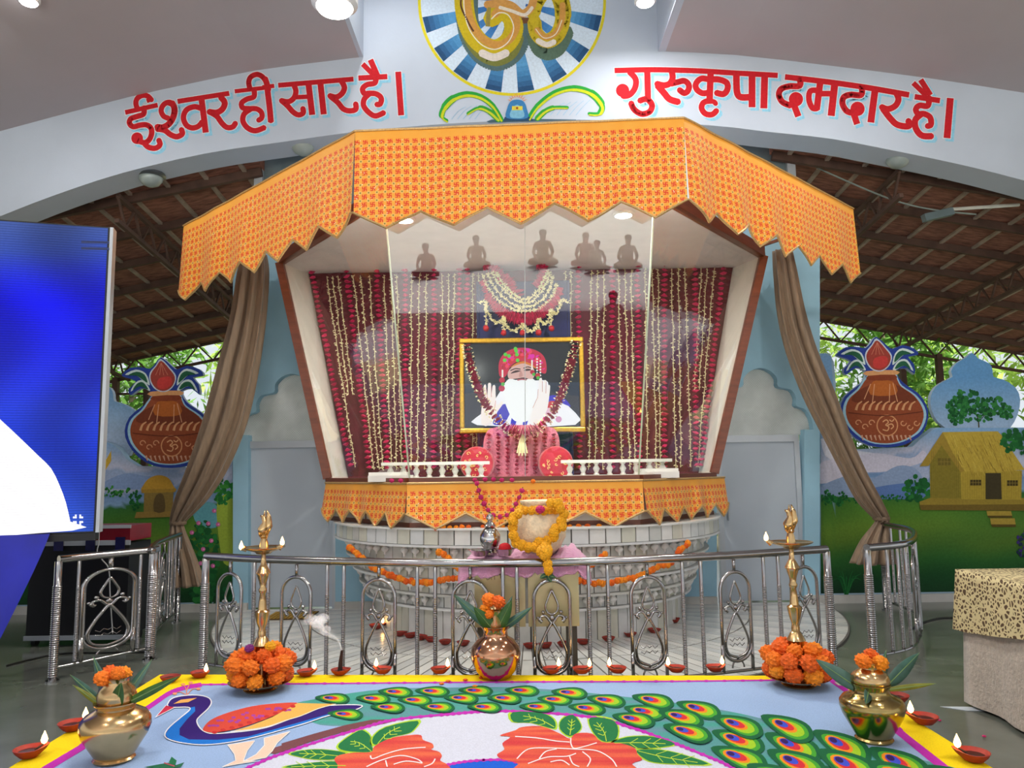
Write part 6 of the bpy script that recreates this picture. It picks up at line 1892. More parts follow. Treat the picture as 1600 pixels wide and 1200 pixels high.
# trestle and royal blue drape below
tt = thing('video_wall_trestle', 'black steel trestle carrying the video wall', 'stand', cR + dirL * 1.2)
M_blk = mat('matt_black_steel', (24, 24, 26), 0.5)
for f in (0.24, 0.55, 0.95):
    q = cR + dirL * (WL_ * f) + bkv * 0.5
    MB().box((q.x - 0.03, q.y - 0.03, 0), (q.x + 0.03, q.y + 0.03, zl0)).build('leg', M_blk, tt)
quad_box(cR, e2, zl0 - 0.06, zl0 - 0.003, bkv, 'cross_beam', M_blk, tt)
M_bc = mat('royal_blue_satin', (26, 34, 180), 0.45, var=0.2, scale=3, sheen=0.3)
b = MB(); nx, ny = 60, 16
for j in range(ny + 1):
    for i in range(nx + 1):
        f, v = i / nx, j / ny
        # right edge slants in towards the floor
        start = 0.30 + 0.42 * v ** 1.1
        s_ = start + (WL_ + 0.2 - start) * f
        z = (zl0 - 0.005) * (1 - v) + 0.01
        q = cR + dirL * s_ + nL * (0.06 + 0.05 * v + 0.035 * (0.3 + v) * math.sin(f * 46 + v * 1.5))
        b.v.append((q.x, q.y, z))
for j in range(ny):
    for i in range(nx):
        a0 = j * (nx + 1) + i
        b.f.append((a0, a0 + 1, a0 + nx + 2, a0 + nx + 1)); b.c.append(None)
o = b.build('blue_drape', M_bc, None, True); tag(o, 'royal blue satin cloth hanging below the video wall', 'cloth')
# black flight case with red lid
fc = thing('flight_case', 'black equipment case with red lid and silver edges behind the open gate', 'case', (-4.0, 7.5, 0))
f0, f1 = on_y(40, 990, 7.2), on_y(204, 815, 7.2)
x0, x1, zt = f0.x, f1.x, f1.z
zt = on_y(180, 822, 7.2).z
M_case = mat('black_case_laminate', (20, 20, 22), 0.4); M_redl = mat('red_case_laminate', (120, 16, 32), 0.35)
MB().box((x0, 7.2, 0.08), (x1, 7.62, zt - 0.16)).build('case_body', M_case, fc)
MB().box((x0, 7.2, zt - 0.14), (x1, 7.62, zt)).build('case_lid', M_redl, fc)
for z0, z1 in ((zt - 0.175, zt - 0.13), (zt - 0.02, zt + 0.01), (0.06, 0.1)):
    MB().box((x0 - 0.01, 7.185, z0), (x1 + 0.01, 7.2, z1)).build('metal_edge', M_alu, fc)
for f in (0.3, 0.62, 0.92):
    xx = x0 + (x1 - x0) * f
    MB().box((xx - 0.045, 7.17, zt - 0.22), (xx + 0.045, 7.185, zt - 0.10)).build('latch', M_steel, fc)
for f in (0.06, 0.94):
    for yy in (7.26, 7.56):
        xx = x0 + (x1 - x0) * f
        w_ = MB().lathe([(0.04, -0.02), (0.04, 0.02)], 14); w_.v = [(xx + z, yy + x, 0.04 + y) for x, y, z in w_.v]
        w_.build('castor', M_blk, fc)
# ochre doormat
q0, q1 = on_z(412, 968, 0.03), on_z(495, 958, 0.03)
mt_ = thing('doormat', 'small ochre and brown woven mat before the left grey door', 'mat', ((q0.x + q1.x) / 2, (q0.y + q1.y) / 2, 0.03))
MB().box((q0.x, q0.y - 0.02, 0.026), (q1.x, q0.y + 0.42, 0.036)).build('mat_body', mat('brown_coir', (84, 62, 30), 0.95, var=0.3, scale=40), mt_)
for k in range(12):
    xx = q0.x + (q1.x - q0.x) * (k + 0.5) / 12
    MB().box((xx - 0.013, q0.y, 0.036), (xx + 0.013, q0.y + 0.4, 0.039)).build('ochre_stripe', mat('ochre_coir', (168, 130, 40), 0.95, var=0.3, scale=40), mt_)

# ================================================================== curtains tied to the railings
def gathered(path, name, label, mt, folds=9):
    """path rows: (px centre, py, half width px, Y)"""
    rows = spline(path, 5)
    b = MB(); n = 72
    for (cx_, py, hw, Y) in rows:
        ctr = on_y(cx_, py, Y); hwm = hw / FPX * Y
        for k in range(n):
            a = 2 * math.pi * k / n
            f = 1 + 0.34 * math.sin(folds * a) + 0.12 * math.sin(2.3 * folds * a + 1)
            b.v.append((ctr.x + hwm * math.cos(a) * (0.9 + 0.12 * math.sin(folds * a)), ctr.y + min(0.16, hwm * 0.75) * math.sin(a) * f * 1.15, ctr.z))
    N = len(rows)
    for i in range(N - 1):
        for k in range(n):
            k2 = (k + 1) % n
            b.f.append((i * n + k, i * n + k2, (i + 1) * n + k2, (i + 1) * n + k)); b.c.append(None)
    b.f.append(tuple(range(n))[::-1]); b.c.append(None); b.f.append(tuple(range((N - 1) * n, N * n))); b.c.append(None)
    t = thing(name, label, 'curtain', on_y(path[-1][0], path[-1][1], path[-1][3]), 'brown tied-back curtains')
    fix_normals(b.build('curtain_cloth', mt, t, True))
    return t
M_taupe = mat('taupe_curtain_cloth', (128, 106, 84), 0.6, var=0.18, scale=5, sheen=0.2, stretch=(6, 6, 0.7))
tL = gathered([(398, 398, 19, 8.45), (396, 430, 24, 8.45), (388, 500, 27, 8.42), (372, 580, 31, 8.4), (352, 660, 33, 8.4), (326, 730, 30, 8.4), (300, 780, 24, 8.4), (280, 812, 13, 8.4), (277, 822, 10, 8.4), (281, 850, 16, 8.4), (288, 885, 22, 8.4), (292, 915, 27, 8.4)], 'tied_curtain', 'brown curtain swept left and tied to the curved railing behind the gate', M_taupe)
tR = gathered([(1222, 392, 15, 8.45), (1227, 430, 18, 8.45), (1236, 490, 21, 8.42), (1252, 550, 23, 8.4), (1280, 620, 24, 8.4), (1306, 680, 20, 8.4), (1332, 735, 18, 8.4), (1356, 780, 18, 8.4), (1374, 806, 13, 8.4), (1378, 814, 10, 8.4), (1368, 845, 22, 8.4), (1362, 880, 32, 8.4)], 'tied_curtain', 'brown curtain swept right and tied to the curved railing by the painted hut', M_taupe)
for t, px, py in ((tL, 278, 817), (tR, 1377, 810)):
    c = on_y(px, py, 8.4)
    MB().lathe([(0.085, -0.02), (0.09, 0), (0.085, 0.02)], 18, c).build('tie', mat('curtain_tie', (112, 92, 72), 0.7), t)

# ================================================================== right: table under lace cloth
tb = thing('draped_table', 'table under a long cream velvet cloth at the right edge', 'table', (3.6, 4.3, 0))
_tc = on_z(1513, 1102, 0.0)
tx0, ty1 = _tc.x + 0.02, _tc.y - 0.02
ztab = 0.855
tx1, ty0 = tx0 + 1.5, ty1 - 1.6
MB().box((tx0 + 0.05, ty0 + 0.05, ztab - 0.04), (tx1 - 0.05, ty1 - 0.05, ztab - 0.008)).build('table_top', M_wood, tb)
for x in (tx0 + 0.1, tx1 - 0.1):
    for y in (ty0 + 0.1, ty1 - 0.1):
        MB().box((x - 0.03, y - 0.03, 0), (x + 0.03, y + 0.03, ztab - 0.04)).build('leg', M_wood, tb)
def drape_cloth(z1, z0, out, wob, nm, mt, hem=0.0, seed=0, cover=True, uvs=False):
    b = MB(); rn = random.Random(seed)
    per = []
    n = 24
    for (a, c_) in (((tx0, ty1), (tx0, ty0)), ((tx0, ty0), (tx1, ty0)), ((tx1, ty0), (tx1, ty1)), ((tx1, ty1), (tx0, ty1))):
        for i in range(n): per.append((a[0] + (c_[0] - a[0]) * i / n, a[1] + (c_[1] - a[1]) * i / n))
    N = len(per); rows = 8
    cx_, cy_ = (tx0 + tx1) / 2, (ty0 + ty1) / 2
    for r in range(rows + 1):
        v = r / rows
        for i, (x, y) in enumerate(per):
            d = Vector((x - cx_, y - cy_, 0)); d = Vector((math.copysign(1, d.x) if abs(abs(d.x) - (tx1 - tx0) / 2) < 1e-6 else 0, math.copysign(1, d.y) if abs(abs(d.y) - (ty1 - ty0) / 2) < 1e-6 else 0, 0))
            w = out + wob * v * math.sin(i * 0.9 + seed) + 0.02 * v
            zz = z1 - (z1 - z0 + hem * math.sin(i / N * 2 * math.pi * 3 + seed)) * v
            b.v.append((x + d.x * w, y + d.y * w, zz))
            b.uv.append((i / N * 6.2, -zz))
    for r in range(rows):
        for i in range(N):
            j = (i + 1) % N
            b.f.append((r * N + i, r * N + j, (r + 1) * N + j, (r + 1) * N + i)); b.c.append(None)
    b.f.append(tuple(range(N))); b.c.append(None)
    return fix_normals(b.build(nm, mt, tb if nm == 'under_cloth' else None, True))
drape_cloth(ztab, 0.02, 0.0, 0.02, 'under_cloth', mat('cream_crushed_velvet', (190, 176, 162), 0.8, var=0.15, scale=24, bump=0.6, bscale=50, sheen=0.4), seed=1)
mtl, nt, bs = _nt('cream_lace')
N_, L_ = nt.nodes, nt.links
tc = N_.new('ShaderNodeTexCoord'); vo = N_.new('ShaderNodeTexVoronoi'); vo.feature = 'DISTANCE_TO_EDGE'; vo.inputs['Scale'].default_value = 36
L_.new(tc.outputs['Object'], vo.inputs['Vector'])
rp_ = N_.new('ShaderNodeValToRGB'); rp_.color_ramp.elements[0].position = 0.13; rp_.color_ramp.elements[1].position = 0.19
rp_.color_ramp.elements[0].color = lin((214, 198, 150)); rp_.color_ramp.elements[1].color = lin((88, 66, 44))
L_.new(vo.outputs['Distance'], rp_.inputs['Fac']); L_.new(rp_.outputs['Color'], bs.inputs['Base Color']); bs.inputs['Roughness'].default_value = 0.8
lc = drape_cloth(ztab + 0.012, 0.52, 0.03, 0.012, 'lace_cloth', mtl, hem=0.05, seed=2)
tag(lc, 'cream lace overlay with brown holes on the draped table', 'cloth')
hb = MB(); rn = random.Random(4)
hb.ball((tx0 + 0.66, ty1 - 0.42, ztab + 0.012), (0.45, 0.3, 0.16), 24, 14, rn, 0.04)
hb.v = [(x, y, max(z, ztab + 0.014)) for x, y, z in hb.v]
o = hb.build('heaped_cloth', mat('beige_gauze', (196, 172, 134), 0.85, var=0.15, scale=12, bump=0.5, bscale=30), None, True); tag(o, 'crumpled beige gauze heaped on the lace-covered table', 'cloth')
# white sheet of plastic and petals on the floor by the table
q = on_z(1510, 1108, 0.0)
o = MB().slab([(q.x - 0.14, q.y + 0.05), (q.x - 0.02, q.y - 0.04), (q.x + 0.14, q.y - 0.05), (q.x + 0.1, q.y + 0.03)], [], lambda x, y: (x, y, 0.004), (0, 0, -0.003)).build('plastic_scrap', mat('white_plastic', (196, 204, 212), 0.4)); fix_normals(o)
tag(o, 'white plastic scrap on the floor beside the draped table', 'scrap')
for i, (x, y) in enumerate(((1538, 1153), (1468, 1128))):
    q = on_z(x, y, 0.0); o = place(PKM, 'pink_petal', None, (q.x, q.y, 0.01), sc=(0.25, 0.25, 0.15)); tag(o, 'tiny magenta petal on the grey floor, %s' % ('nearer the table' if i == 0 else 'beside the right border'), 'petal')
# cables
M_cab = mat('black_cable', (18, 18, 18), 0.5); M_cabw = mat('grey_cable', (170, 170, 170), 0.5)
def cable(pts, r, mt, label):
    P = [Vector(p) for p in spline(pts, 8)]
    o = MB().tube(P, r, 6).build('cable', mt, None, True); return tag(o, label, 'cable')
cable([tuple(on_z(x, y, 0.008)) for x, y in ((10, 1040), (90, 1022), (170, 1020), (240, 1018))], 0.008, M_cab, 'black cable on the floor running under the open gate')
cable([tuple(on_y(x, y, 7.1)) for x, y in ((155, 830), (154, 850), (152, 862), (160, 875), (170, 890), (172, 930), (176, 990))], 0.006, M_cabw, 'thin grey cable hanging from the video wall corner')
cable([tuple(on_z(x, y, 0.008)) for x, y in ((1425, 982), (1445, 972), (1470, 966), (1500, 966))], 0.009, M_cab, 'black cable on the floor between right railing and table')

# ================================================================== painted garden walls
YM = 8.93
FM = lambda x, y: on_y(x, y, YM)
def FM0(x, y):
    p = on_y(x, y, YM); return Vector((p.x, p.y, 0.0)) if p.z < 0.1 else p
outL = [(-420, 960), (-420, 690), (60, 702), (130, 694), (155, 688), (172, 692), (186, 700), (196, 716), (215, 728), (300, 730), (345, 722), (363.5, 700), (363.5, 953)]
outR = [(1282, 942), (1282, 552), (1296, 552), (1303, 566), (1306, 600), (1304, 640), (1312, 690), (1335, 702), (1425, 698), (1440, 684), (1462, 668), (1600, 668), (2000, 660), (2000, 930)]
M_board = mat('mural_wall_plaster', (150, 176, 196), 0.8)
WML = tag(fix_normals(MB().slab(outL, [], FM0, (0, 0.12, 0)).build('wall_mural_left', M_board)), kind='structure')
WMR = tag(fix_normals(MB().slab(outR, [], FM0, (0, 0.12, 0)).build('wall_mural_right', M_board)), kind='structure')
def landscape(x, y, y0):
    """sky, far hills, meadow: painted in the mural itself"""
    h1 = 52 + 10 * math.sin(x * 0.021) + 5 * math.sin(x * 0.06 + 1)
    h2 = 74 + 8 * math.sin(x * 0.03 + 2) + 4 * math.sin(x * 0.08)
    m_ = 100 + 3 * math.sin(x * 0.05)
    t = y - y0
    if t < h1: return lerp((126, 166, 206), (196, 196, 214), max(0, min(1, t / h1)))
    if t < h2: return lerp((150, 170, 204), (172, 180, 204), (t - h1) / max(1, h2 - h1))
    if t < m_: return lerp((112, 144, 186), (132, 164, 196), (t - h2) / max(1, m_ - h2))
    g = (t - m_) / 160
    k = 0.5 + 0.5 * math.sin(x * 0.017 + t * 0.05 + 1.3 * math.sin(t * 0.03))
    c0 = ramp([(0, (62, 128, 62)), (0.12, (86, 142, 48)), (0.35, (112, 150, 48)), (0.5, (96, 132, 44)), (0.65, (50, 110, 44)), (0.85, (24, 76, 38)), (1.0, (18, 56, 34))], g)
    return tuple(v * 0.88 for v in lerp(c0, (44, 104, 46), 0.3 * k))
def clip_grid(pt, out, y0, nx, ny, lay=1):
    """painted ground clipped to the wall outline by columns"""
    xs0, xs1 = min(p[0] for p in out), max(p[0] for p in out)
    def top_at(x):
        best = None
        for (xa, ya), (xb, yb) in zip(out, out[1:]):
            if xa != xb and min(xa, xb) <= x <= max(xa, xb):
                y = ya + (yb - ya) * (x - xa) / (xb - xa)
                if y < 900: best = y if best is None else min(best, y)
        return best if best is not None else 700
    cols = [xs0 + 0.5 + (xs1 - xs0 - 1) * i / nx for i in range(nx + 1)]
    o = len(pt.v)
    ys = []
    for x in cols:
        t = top_at(x) + 0.5; bt = fpx(Vector((FM(x, 800).x, YM, 0.1)))[1]
        for j in range(ny + 1):
            y = t + (bt - t) * j / ny
            pt.v.append(pt._pt(x, y, lay)); ys.append((x, y))
    for i in range(nx):
        for j in range(ny):
            q = [i * (ny + 1) + j, (i + 1) * (ny + 1) + j, (i + 1) * (ny + 1) + j + 1, i * (ny + 1) + j + 1]
            pt.f.append(tuple(o + k for k in q)); pt.c.append([lin(landscape(*ys[k], y0)) for k in q])
def bush(pt, x, y, rx, ry, cols, n, lay, seed, spiky=False):
    rn = random.Random(seed)
    for k in range(n):
        a = rn.random() * 6.28; r = math.sqrt(rn.random())
        px, py = x + rx * r * math.cos(a), y + ry * r * math.sin(a)
        s_ = rn.uniform(0.10, 0.2) * min(rx, ry) + 1.2
        pt.disc(px, py, s_, cols[rn.randrange(len(cols))], lay + (k % 3), ry=s_ * rn.uniform(0.5, 1), n=7, rot=rn.random() * 3)
GR = [(22, 84, 40), (30, 100, 46), (40, 118, 52), (26, 92, 44)]
GRL = [(40, 120, 50), (62, 140, 56), (34, 104, 48)]
C2 = lambda pts: crop(1270, 480, 2.5, pts)
# right wall
pt = Paint(FM, (0, -1, 0), 0.0008)
clip_grid(pt, outR, 668, 90, 40)
pt.poly([(1283, 690), (1290, 686), (1330, 702), (1380, 712), (1300, 720)], (214, 214, 226), 2, 3)
pt.poly(C2([(30, 610), (120, 590), (250, 570), (380, 590), (430, 560), (440, 600), (300, 640), (160, 650), (30, 690)]), (206, 202, 218), 2, 4)
pt.poly(C2([(30, 700), (110, 665), (170, 650), (240, 665), (330, 620), (400, 630), (430, 680), (400, 740), (200, 745), (30, 730)]), (140, 160, 192), 3, 4)
pt.poly(C2([(200, 715), (330, 690), (430, 690), (430, 745), (200, 745)]), (92, 122, 176), 4, 3)
bush(pt, 1292, 778, 10, 12, GR, 30, 6, 1); bush(pt, 1312, 779, 11, 11, GR, 30, 6, 2); bush(pt, 1432, 766, 20, 22, GR, 70, 6, 3); bush(pt, 1350, 782, 30, 4, GR, 30, 6, 4); bush(pt, 1395, 778, 26, 5, GR, 30, 6, 5)
o = pt.build('meadow_painting', M_paint, WMR); o['label'] = 'painted meadow with hills and bushes'
pt = Paint(FM, (0, -1, 0), 0.0008)
L9 = 12
pt.poly(C2([(415, 760), (455, 745), (840, 745), (840, 795), (420, 792)]), (150, 128, 48), L9)
pt.poly(C2([(415, 772), (840, 770), (840, 795), (420, 792)]), (112, 92, 36), L9 + 1)
pt.poly(C2([(455, 600), (510, 500), (580, 640), (580, 748), (457, 745)]), (136, 122, 44), L9 + 1)
pt.poly(C2([(575, 640), (815, 638), (812, 752), (578, 750)]), (176, 152, 56), L9 + 1)
pt.poly(C2([(505, 488), (720, 485), (735, 500), (825, 635), (700, 645), (590, 640), (545, 570)]), (186, 160, 62), L9 + 2)
pt.poly(C2([(505, 488), (545, 570), (590, 640), (575, 645), (500, 540), (450, 620), (415, 622)]), (158, 132, 52), L9 + 3)
rn = random.Random(31)
for k in range(120):
    f = rn.random(); g = rn.random()
    x0 = 510 + f * 215 + g * (70 + f * 20); y0 = 492 + g * 145
    pt.stroke(C2([(x0, y0), (x0 + 12, y0 + 26)]), 0.5, rn.choice([(146, 118, 40), (206, 182, 84), (120, 98, 36)]), L9 + 4, 0)
for k in range(14):
    x0 = 462 + k * 8; pt.stroke(C2([(x0, 600 - (abs(x0 - 515) < 60) * 40), (x0, 744)]), 0.4, (110, 98, 36), L9 + 4, 0)
for k in range(26):
    x0 = 584 + k * 9; pt.stroke(C2([(x0, 645), (x0, 748)]), 0.4, (148, 126, 44), L9 + 4, 0)
for (a, b_, c_, d_) in ((612, 674, 655, 696), (756, 676, 798, 698), (486, 590, 536, 618)):
    pt.poly(C2([(a, b_), (c_, b_), (c_, d_), (a, d_)]), (70, 58, 26) if b_ > 600 else (112, 98, 40), L9 + 5)
    for k in range(1, 4): pt.stroke(C2([(a + (c_ - a) * k / 4, b_), (a + (c_ - a) * k / 4, d_)]), 0.6, (150, 128, 54), L9 + 6, 0)
    pt.stroke(C2([(a, (b_ + d_) / 2), (c_, (b_ + d_) / 2)]), 0.6, (150, 128, 54), L9 + 6, 0)
pt.poly(C2([(672, 648), (732, 648), (735, 750), (672, 750)]), (64, 56, 34), L9 + 5)
pt.poly(C2([(676, 796), (772, 796), (776, 814), (680, 814)]), (166, 142, 56), L9 + 2); pt.poly(C2([(690, 824), (786, 824), (790, 848), (694, 848)]), (166, 142, 56), L9 + 2)
pt.poly(C2([(680, 814), (776, 814), (776, 822), (684, 822)]), (92, 76, 30), L9 + 2); pt.poly(C2([(694, 848), (790, 848), (790, 858), (698, 858)]), (92, 76, 30), L9 + 2)
o = pt.build('hut_painting', M_paint, WMR); o['label'] = 'painted thatched yellow hut'
pt = Paint(FM, (0, -1, 0), 0.0008)
bush(pt, 1595, 690, 32, 20, GR, 90, 16, 6)
rn = random.Random(77)
for k in range(26):
    x = 1300 + rn.random() * 46; pt.stroke([(1322, 935), ((x + 1322) / 2, 905), (x, 890 + rn.random() * 18)], [2.2, 0.5], rn.choice([(24, 96, 44), (18, 74, 36), (34, 110, 52)]), 6, 4)
bush(pt, 1600, 850, 14, 20, [(30, 44, 70), (24, 74, 44), (60, 44, 110)], 40, 10, 8)
o = pt.build('plants_painting', M_paint, WMR)
# left wall
C1 = lambda pts: crop(150, 480, 2.5, pts)
pt = Paint(FM, (0, -1, 0), 0.0008)
clip_grid(pt, outL, 690, 90, 40)
pt.poly(C1([(20, 690), (110, 650), (200, 660), (280, 670), (300, 700), (180, 712), (20, 705)]), (132, 156, 196), 3, 4)
pt.poly(C1([(15, 640), (60, 560), (60, 600), (20, 665)]), (206, 168, 60), 4)
bush(pt, 178, 768, 30, 8, GRL, 40, 6, 11); bush(pt, 212, 782, 9, 16, GR, 40, 7, 12); bush(pt, 348, 768, 18, 20, GRL, 60, 6, 13)
pt.poly(C1([(475, 760), (542, 740), (542, 980), (500, 1000), (480, 900)]), (150, 172, 60), 5, 3)
pt.poly(C1([(380, 790), (440, 760), (480, 790), (470, 860), (400, 850)]), (96, 160, 170), 5, 3)
bush(pt, 318, 880, 24, 66, GR, 220, 8, 14)
for x, y in ((463, 795), (402, 843), (440, 845), (376, 880), (420, 945), (452, 912), (410, 1000), (458, 1010), (478, 848)):
    q = C1([(x, y)])[0]; pt.disc(q[0], q[1], 3.6, (196, 96, 150), 12, n=7); pt.disc(q[0] + 1, q[1], 1.6, (226, 150, 190), 13, n=6)
bush(pt, 330, 930, 36, 16, [(16, 70, 36), (22, 88, 44)], 70, 8, 15)
o = pt.build('meadow_painting', M_paint, WML); o['label'] = 'painted meadow with pink flowering bush'
pt = Paint(FM, (0, -1, 0), 0.0008)
pt.poly(C1([(186, 720), (190, 690), (215, 665), (250, 656), (285, 668), (305, 700), (308, 718)]), (190, 146, 52), 14, 4)
pt.poly(C1([(190, 718), (305, 716), (300, 800), (188, 802)]), (140, 116, 58), 14); pt.poly(C1([(178, 712), (312, 708), (312, 722), (180, 726)]), (168, 132, 50), 15)
pt.poly(C1([(160, 800), (320, 796), (324, 818), (152, 824)]), (150, 122, 58), 15); pt.poly(C1([(228, 798), (230, 748), (246, 728), (262, 730), (270, 752), (270, 798)]), (98, 80, 46), 16, 2)
o = pt.build('hut_painting', M_paint, WML); o['label'] = 'painted round hut with ochre dome'

# ------------------------------------------------------------------ cut-out painted pots and domes above the walls
kal = [(248, 115), (292, 152), (312, 163), (350, 148), (398, 163), (412, 186), (372, 194), (395, 222), (398, 262), (368, 238), (328, 246), (336, 275), (362, 302), (410, 335), (443, 380), (451, 430), (430, 490), (392, 520), (350, 540), (290, 548), (220, 540), (160, 506), (118, 452), (106, 402), (124, 350), (168, 312), (200, 286), (205, 250), (170, 236), (130, 264), (122, 240), (150, 210), (108, 194), (94, 184), (130, 156), (182, 156), (206, 160), (226, 140)]
def kalash(tr, label, YK):
    FK = lambda x, y: on_y(x, y, YK)
    t = thing('painted_pot_cutout', label, 'cutout', FK(*tr([(270, 548)])[0]), 'painted pot cutouts')
    fix_normals(MB().slab(spline(tr(kal), 2, True), [], FK, (0, 0.06, 0)).build('board', mat('cutout_board_edge', (172, 190, 206), 0.7), t))
    pt = Paint(FK, (0, -1, 0), 0.0008)
    cx_, cy_ = 275, 350
    sh = lambda k, pts=kal: [(cx_ + (x - cx_) * k, cy_ + (y - cy_) * k) for x, y in pts]
    pt.poly(tr(kal), (40, 62, 142), 1, 2)
    body = [(205, 285), (235, 262), (315, 262), (330, 285), (345, 310), (395, 345), (426, 390), (432, 432), (412, 480), (375, 508), (335, 525), (285, 532), (225, 524), (175, 492), (140, 450), (128, 402), (142, 358), (180, 322)]
    pt.poly(tr([(x + (x - 280) * 0.07, y + (y - 400) * 0.035) for x, y in body]), (150, 190, 208), 2, 3)
    pt.poly(tr(body), lambda x, y: (140, 70, 42), 3, 3)
    pt.poly(tr([(150, 360), (185, 322), (240, 300), (310, 300), (365, 325), (405, 362), (380, 372), (280, 380), (180, 374)]), (112, 54, 34), 4, 3)
    pt.poly(tr([(235, 290), (310, 290), (325, 340), (225, 342)]), (172, 94, 40), 5, 3)
    pt.poly(tr([(208, 250), (322, 246), (328, 264), (210, 268)]), (206, 150, 100), 6, 2)
    pt.poly(tr([(215, 268), (320, 264), (316, 284), (222, 286)]), (128, 60, 36), 6, 2)
    for k in range(9):
        x0 = 168 + k * 26
        pt.stroke(tr([(x0, 402), (x0 + 8, 380), (x0 + 24, 368)]), [4.2, 1.6], (206, 150, 104), 6, 4)
    pt.stroke(tr([(138, 412), (280, 424), (428, 408)]), 1.6, (100, 48, 30), 7, 5)
    for k in range(12):
        x0 = 190 + k * 17; pt.stroke(tr([(x0, 500), (x0 + 6, 520)]), [3.2, 1.2], (198, 150, 120), 6, 0)
    for sx in (-1, 1):
        for k in range(3):
            xc = 290 + sx * (62 + k * 26); yc = 452 + (k % 2) * 16
            pt.stroke(tr([(xc + 13 * math.cos(a) * (1 - j * 0.08), yc + 13 * math.sin(a) * (1 - j * 0.08)) for j, a in enumerate([0.7 * q_ * sx for q_ in range(8)])]), 1.5, (206, 146, 104), 6, 3)
    ring = [(290 + 40 * math.cos(a), 462 + 40 * math.sin(a)) for a in [2 * math.pi * k / 24 for k in range(25)]]
    pt.stroke(tr(ring), 1.9, (204, 142, 96), 7, 0)
    for l_ in ([(272, 448), (286, 440), (294, 450), (284, 460), (296, 468), (290, 482), (272, 478)], [(290, 462), (306, 456), (314, 466), (304, 476)], [(298, 440), (308, 446), (316, 438)]):
        pt.stroke(tr(l_), 1.7, (216, 160, 112), 8, 4)
    for l_ in ([(225, 300), (200, 360)], [(240, 300), (232, 372)], [(312, 296), (330, 370)], [(300, 300), (298, 372)]):
        pt.stroke(tr(l_), 1.3, (206, 150, 110), 7, 0)
    for pts in ([(205, 225), (190, 180), (150, 164), (108, 184), (150, 186), (182, 210)], [(205, 240), (180, 206), (150, 214), (130, 250), (165, 228), (200, 246)], [(310, 225), (320, 182), (350, 160), (396, 178), (355, 186), (328, 212)], [(312, 240), (335, 208), (368, 206), (392, 250), (358, 228), (322, 246)]):
        pt.poly(tr(pts), (196, 214, 212), 6, 3)
        cxm, cym = sum(p[0] for p in pts) / 6, sum(p[1] for p in pts) / 6
        pt.poly(tr([(cxm + (x - cxm) * .78, cym + (y - cym) * .7) for x, y in pts]), (38, 92, 66), 7, 3)
    pt.poly(tr([(248, 122), (285, 158), (308, 190), (300, 225), (275, 248), (245, 250), (220, 235), (204, 205), (206, 175), (228, 148)]), (186, 200, 214), 8, 3)
    pt.poly(tr([(250, 130), (282, 162), (303, 192), (296, 224), (272, 245), (246, 246), (224, 232), (209, 204), (211, 178), (230, 152)]), (150, 62, 52), 9, 3)
    pt.poly(tr([(240, 200), (285, 192), (290, 222), (262, 240), (236, 232)]), (190, 60, 56), 10, 3)
    for k in range(4): pt.stroke(tr([(250, 138), (228 + k * 16, 186)]), 0.8, (196, 120, 96), 11, 0)
    pt.build('pot_painting', M_paint, t)
kalash(lambda pts: crop(1270, 480, 2.5, pts), 'painted pot with coconut and leaves, wooden cutout left of the onion dome', 8.80)
kalash(lambda pts: crop(150, 480, 2.5, [(x + 6, y + 80) for x, y in pts]), 'painted pot with coconut and leaves, wooden cutout beside the video wall', 8.80)
dome = [(535, 480), (490, 450), (464, 402), (460, 350), (480, 312), (518, 286), (546, 272), (540, 250), (560, 220), (600, 196), (622, 178), (646, 200), (690, 220), (702, 246), (706, 272), (742, 282), (790, 312), (810, 360), (800, 420), (772, 470), (740, 492), (560, 492)]
def dome_cut(tr, label, YK, tree):
    FK = lambda x, y: on_y(x, y, YK)
    t = thing('painted_dome_cutout', label, 'cutout', FK(*tr([(650, 480)])[0]), 'painted dome cutouts')
    fix_normals(MB().slab(spline(tr(dome), 2, True), [], FK, (0, 0.06, 0)).build('board', mat('cutout_board_edge', (172, 190, 206), 0.7), t))
    pt = Paint(FK, (0, -1, 0), 0.0008)
    pt.poly(tr(dome), lambda x, y: lerp((96, 148, 196), (170, 190, 214), max(0, min(1, (y - 590) / 90))), 1, 2)
    if tree:
        q = tr([(640, 400)])[0]
        for px, py, rx, ry in ((610, 360, 40, 20), (560, 390, 26, 14), (700, 385, 34, 18), (640, 420, 44, 16), (560, 430, 20, 14), (755, 410, 20, 12)):
            c_ = tr([(px, py)])[0]; bush(pt, c_[0], c_[1], rx * .62, ry * .8, [(28, 92, 44), (40, 112, 54), (22, 76, 40), (52, 126, 60)], 60, 4, px)
        pt.stroke(tr([(648, 486), (646, 440), (630, 400)]), [2.6, 1.2], (74, 70, 40), 3, 4); pt.stroke(tr([(646, 450), (690, 400)]), 1.2, (74, 70, 40), 3, 0)
    pt.build('dome_painting', M_paint, t)
dome_cut(lambda pts: crop(1270, 480, 2.5, pts), 'onion-dome cutout painted blue with a green tree, right of the painted pot', 9.06, True)
dome_cut(lambda pts: crop(150 - 262, 480, 2.5, [(x + 20, y + 95) for x, y in pts]), 'onion-dome cutout half hidden behind the video wall', 9.06, False)

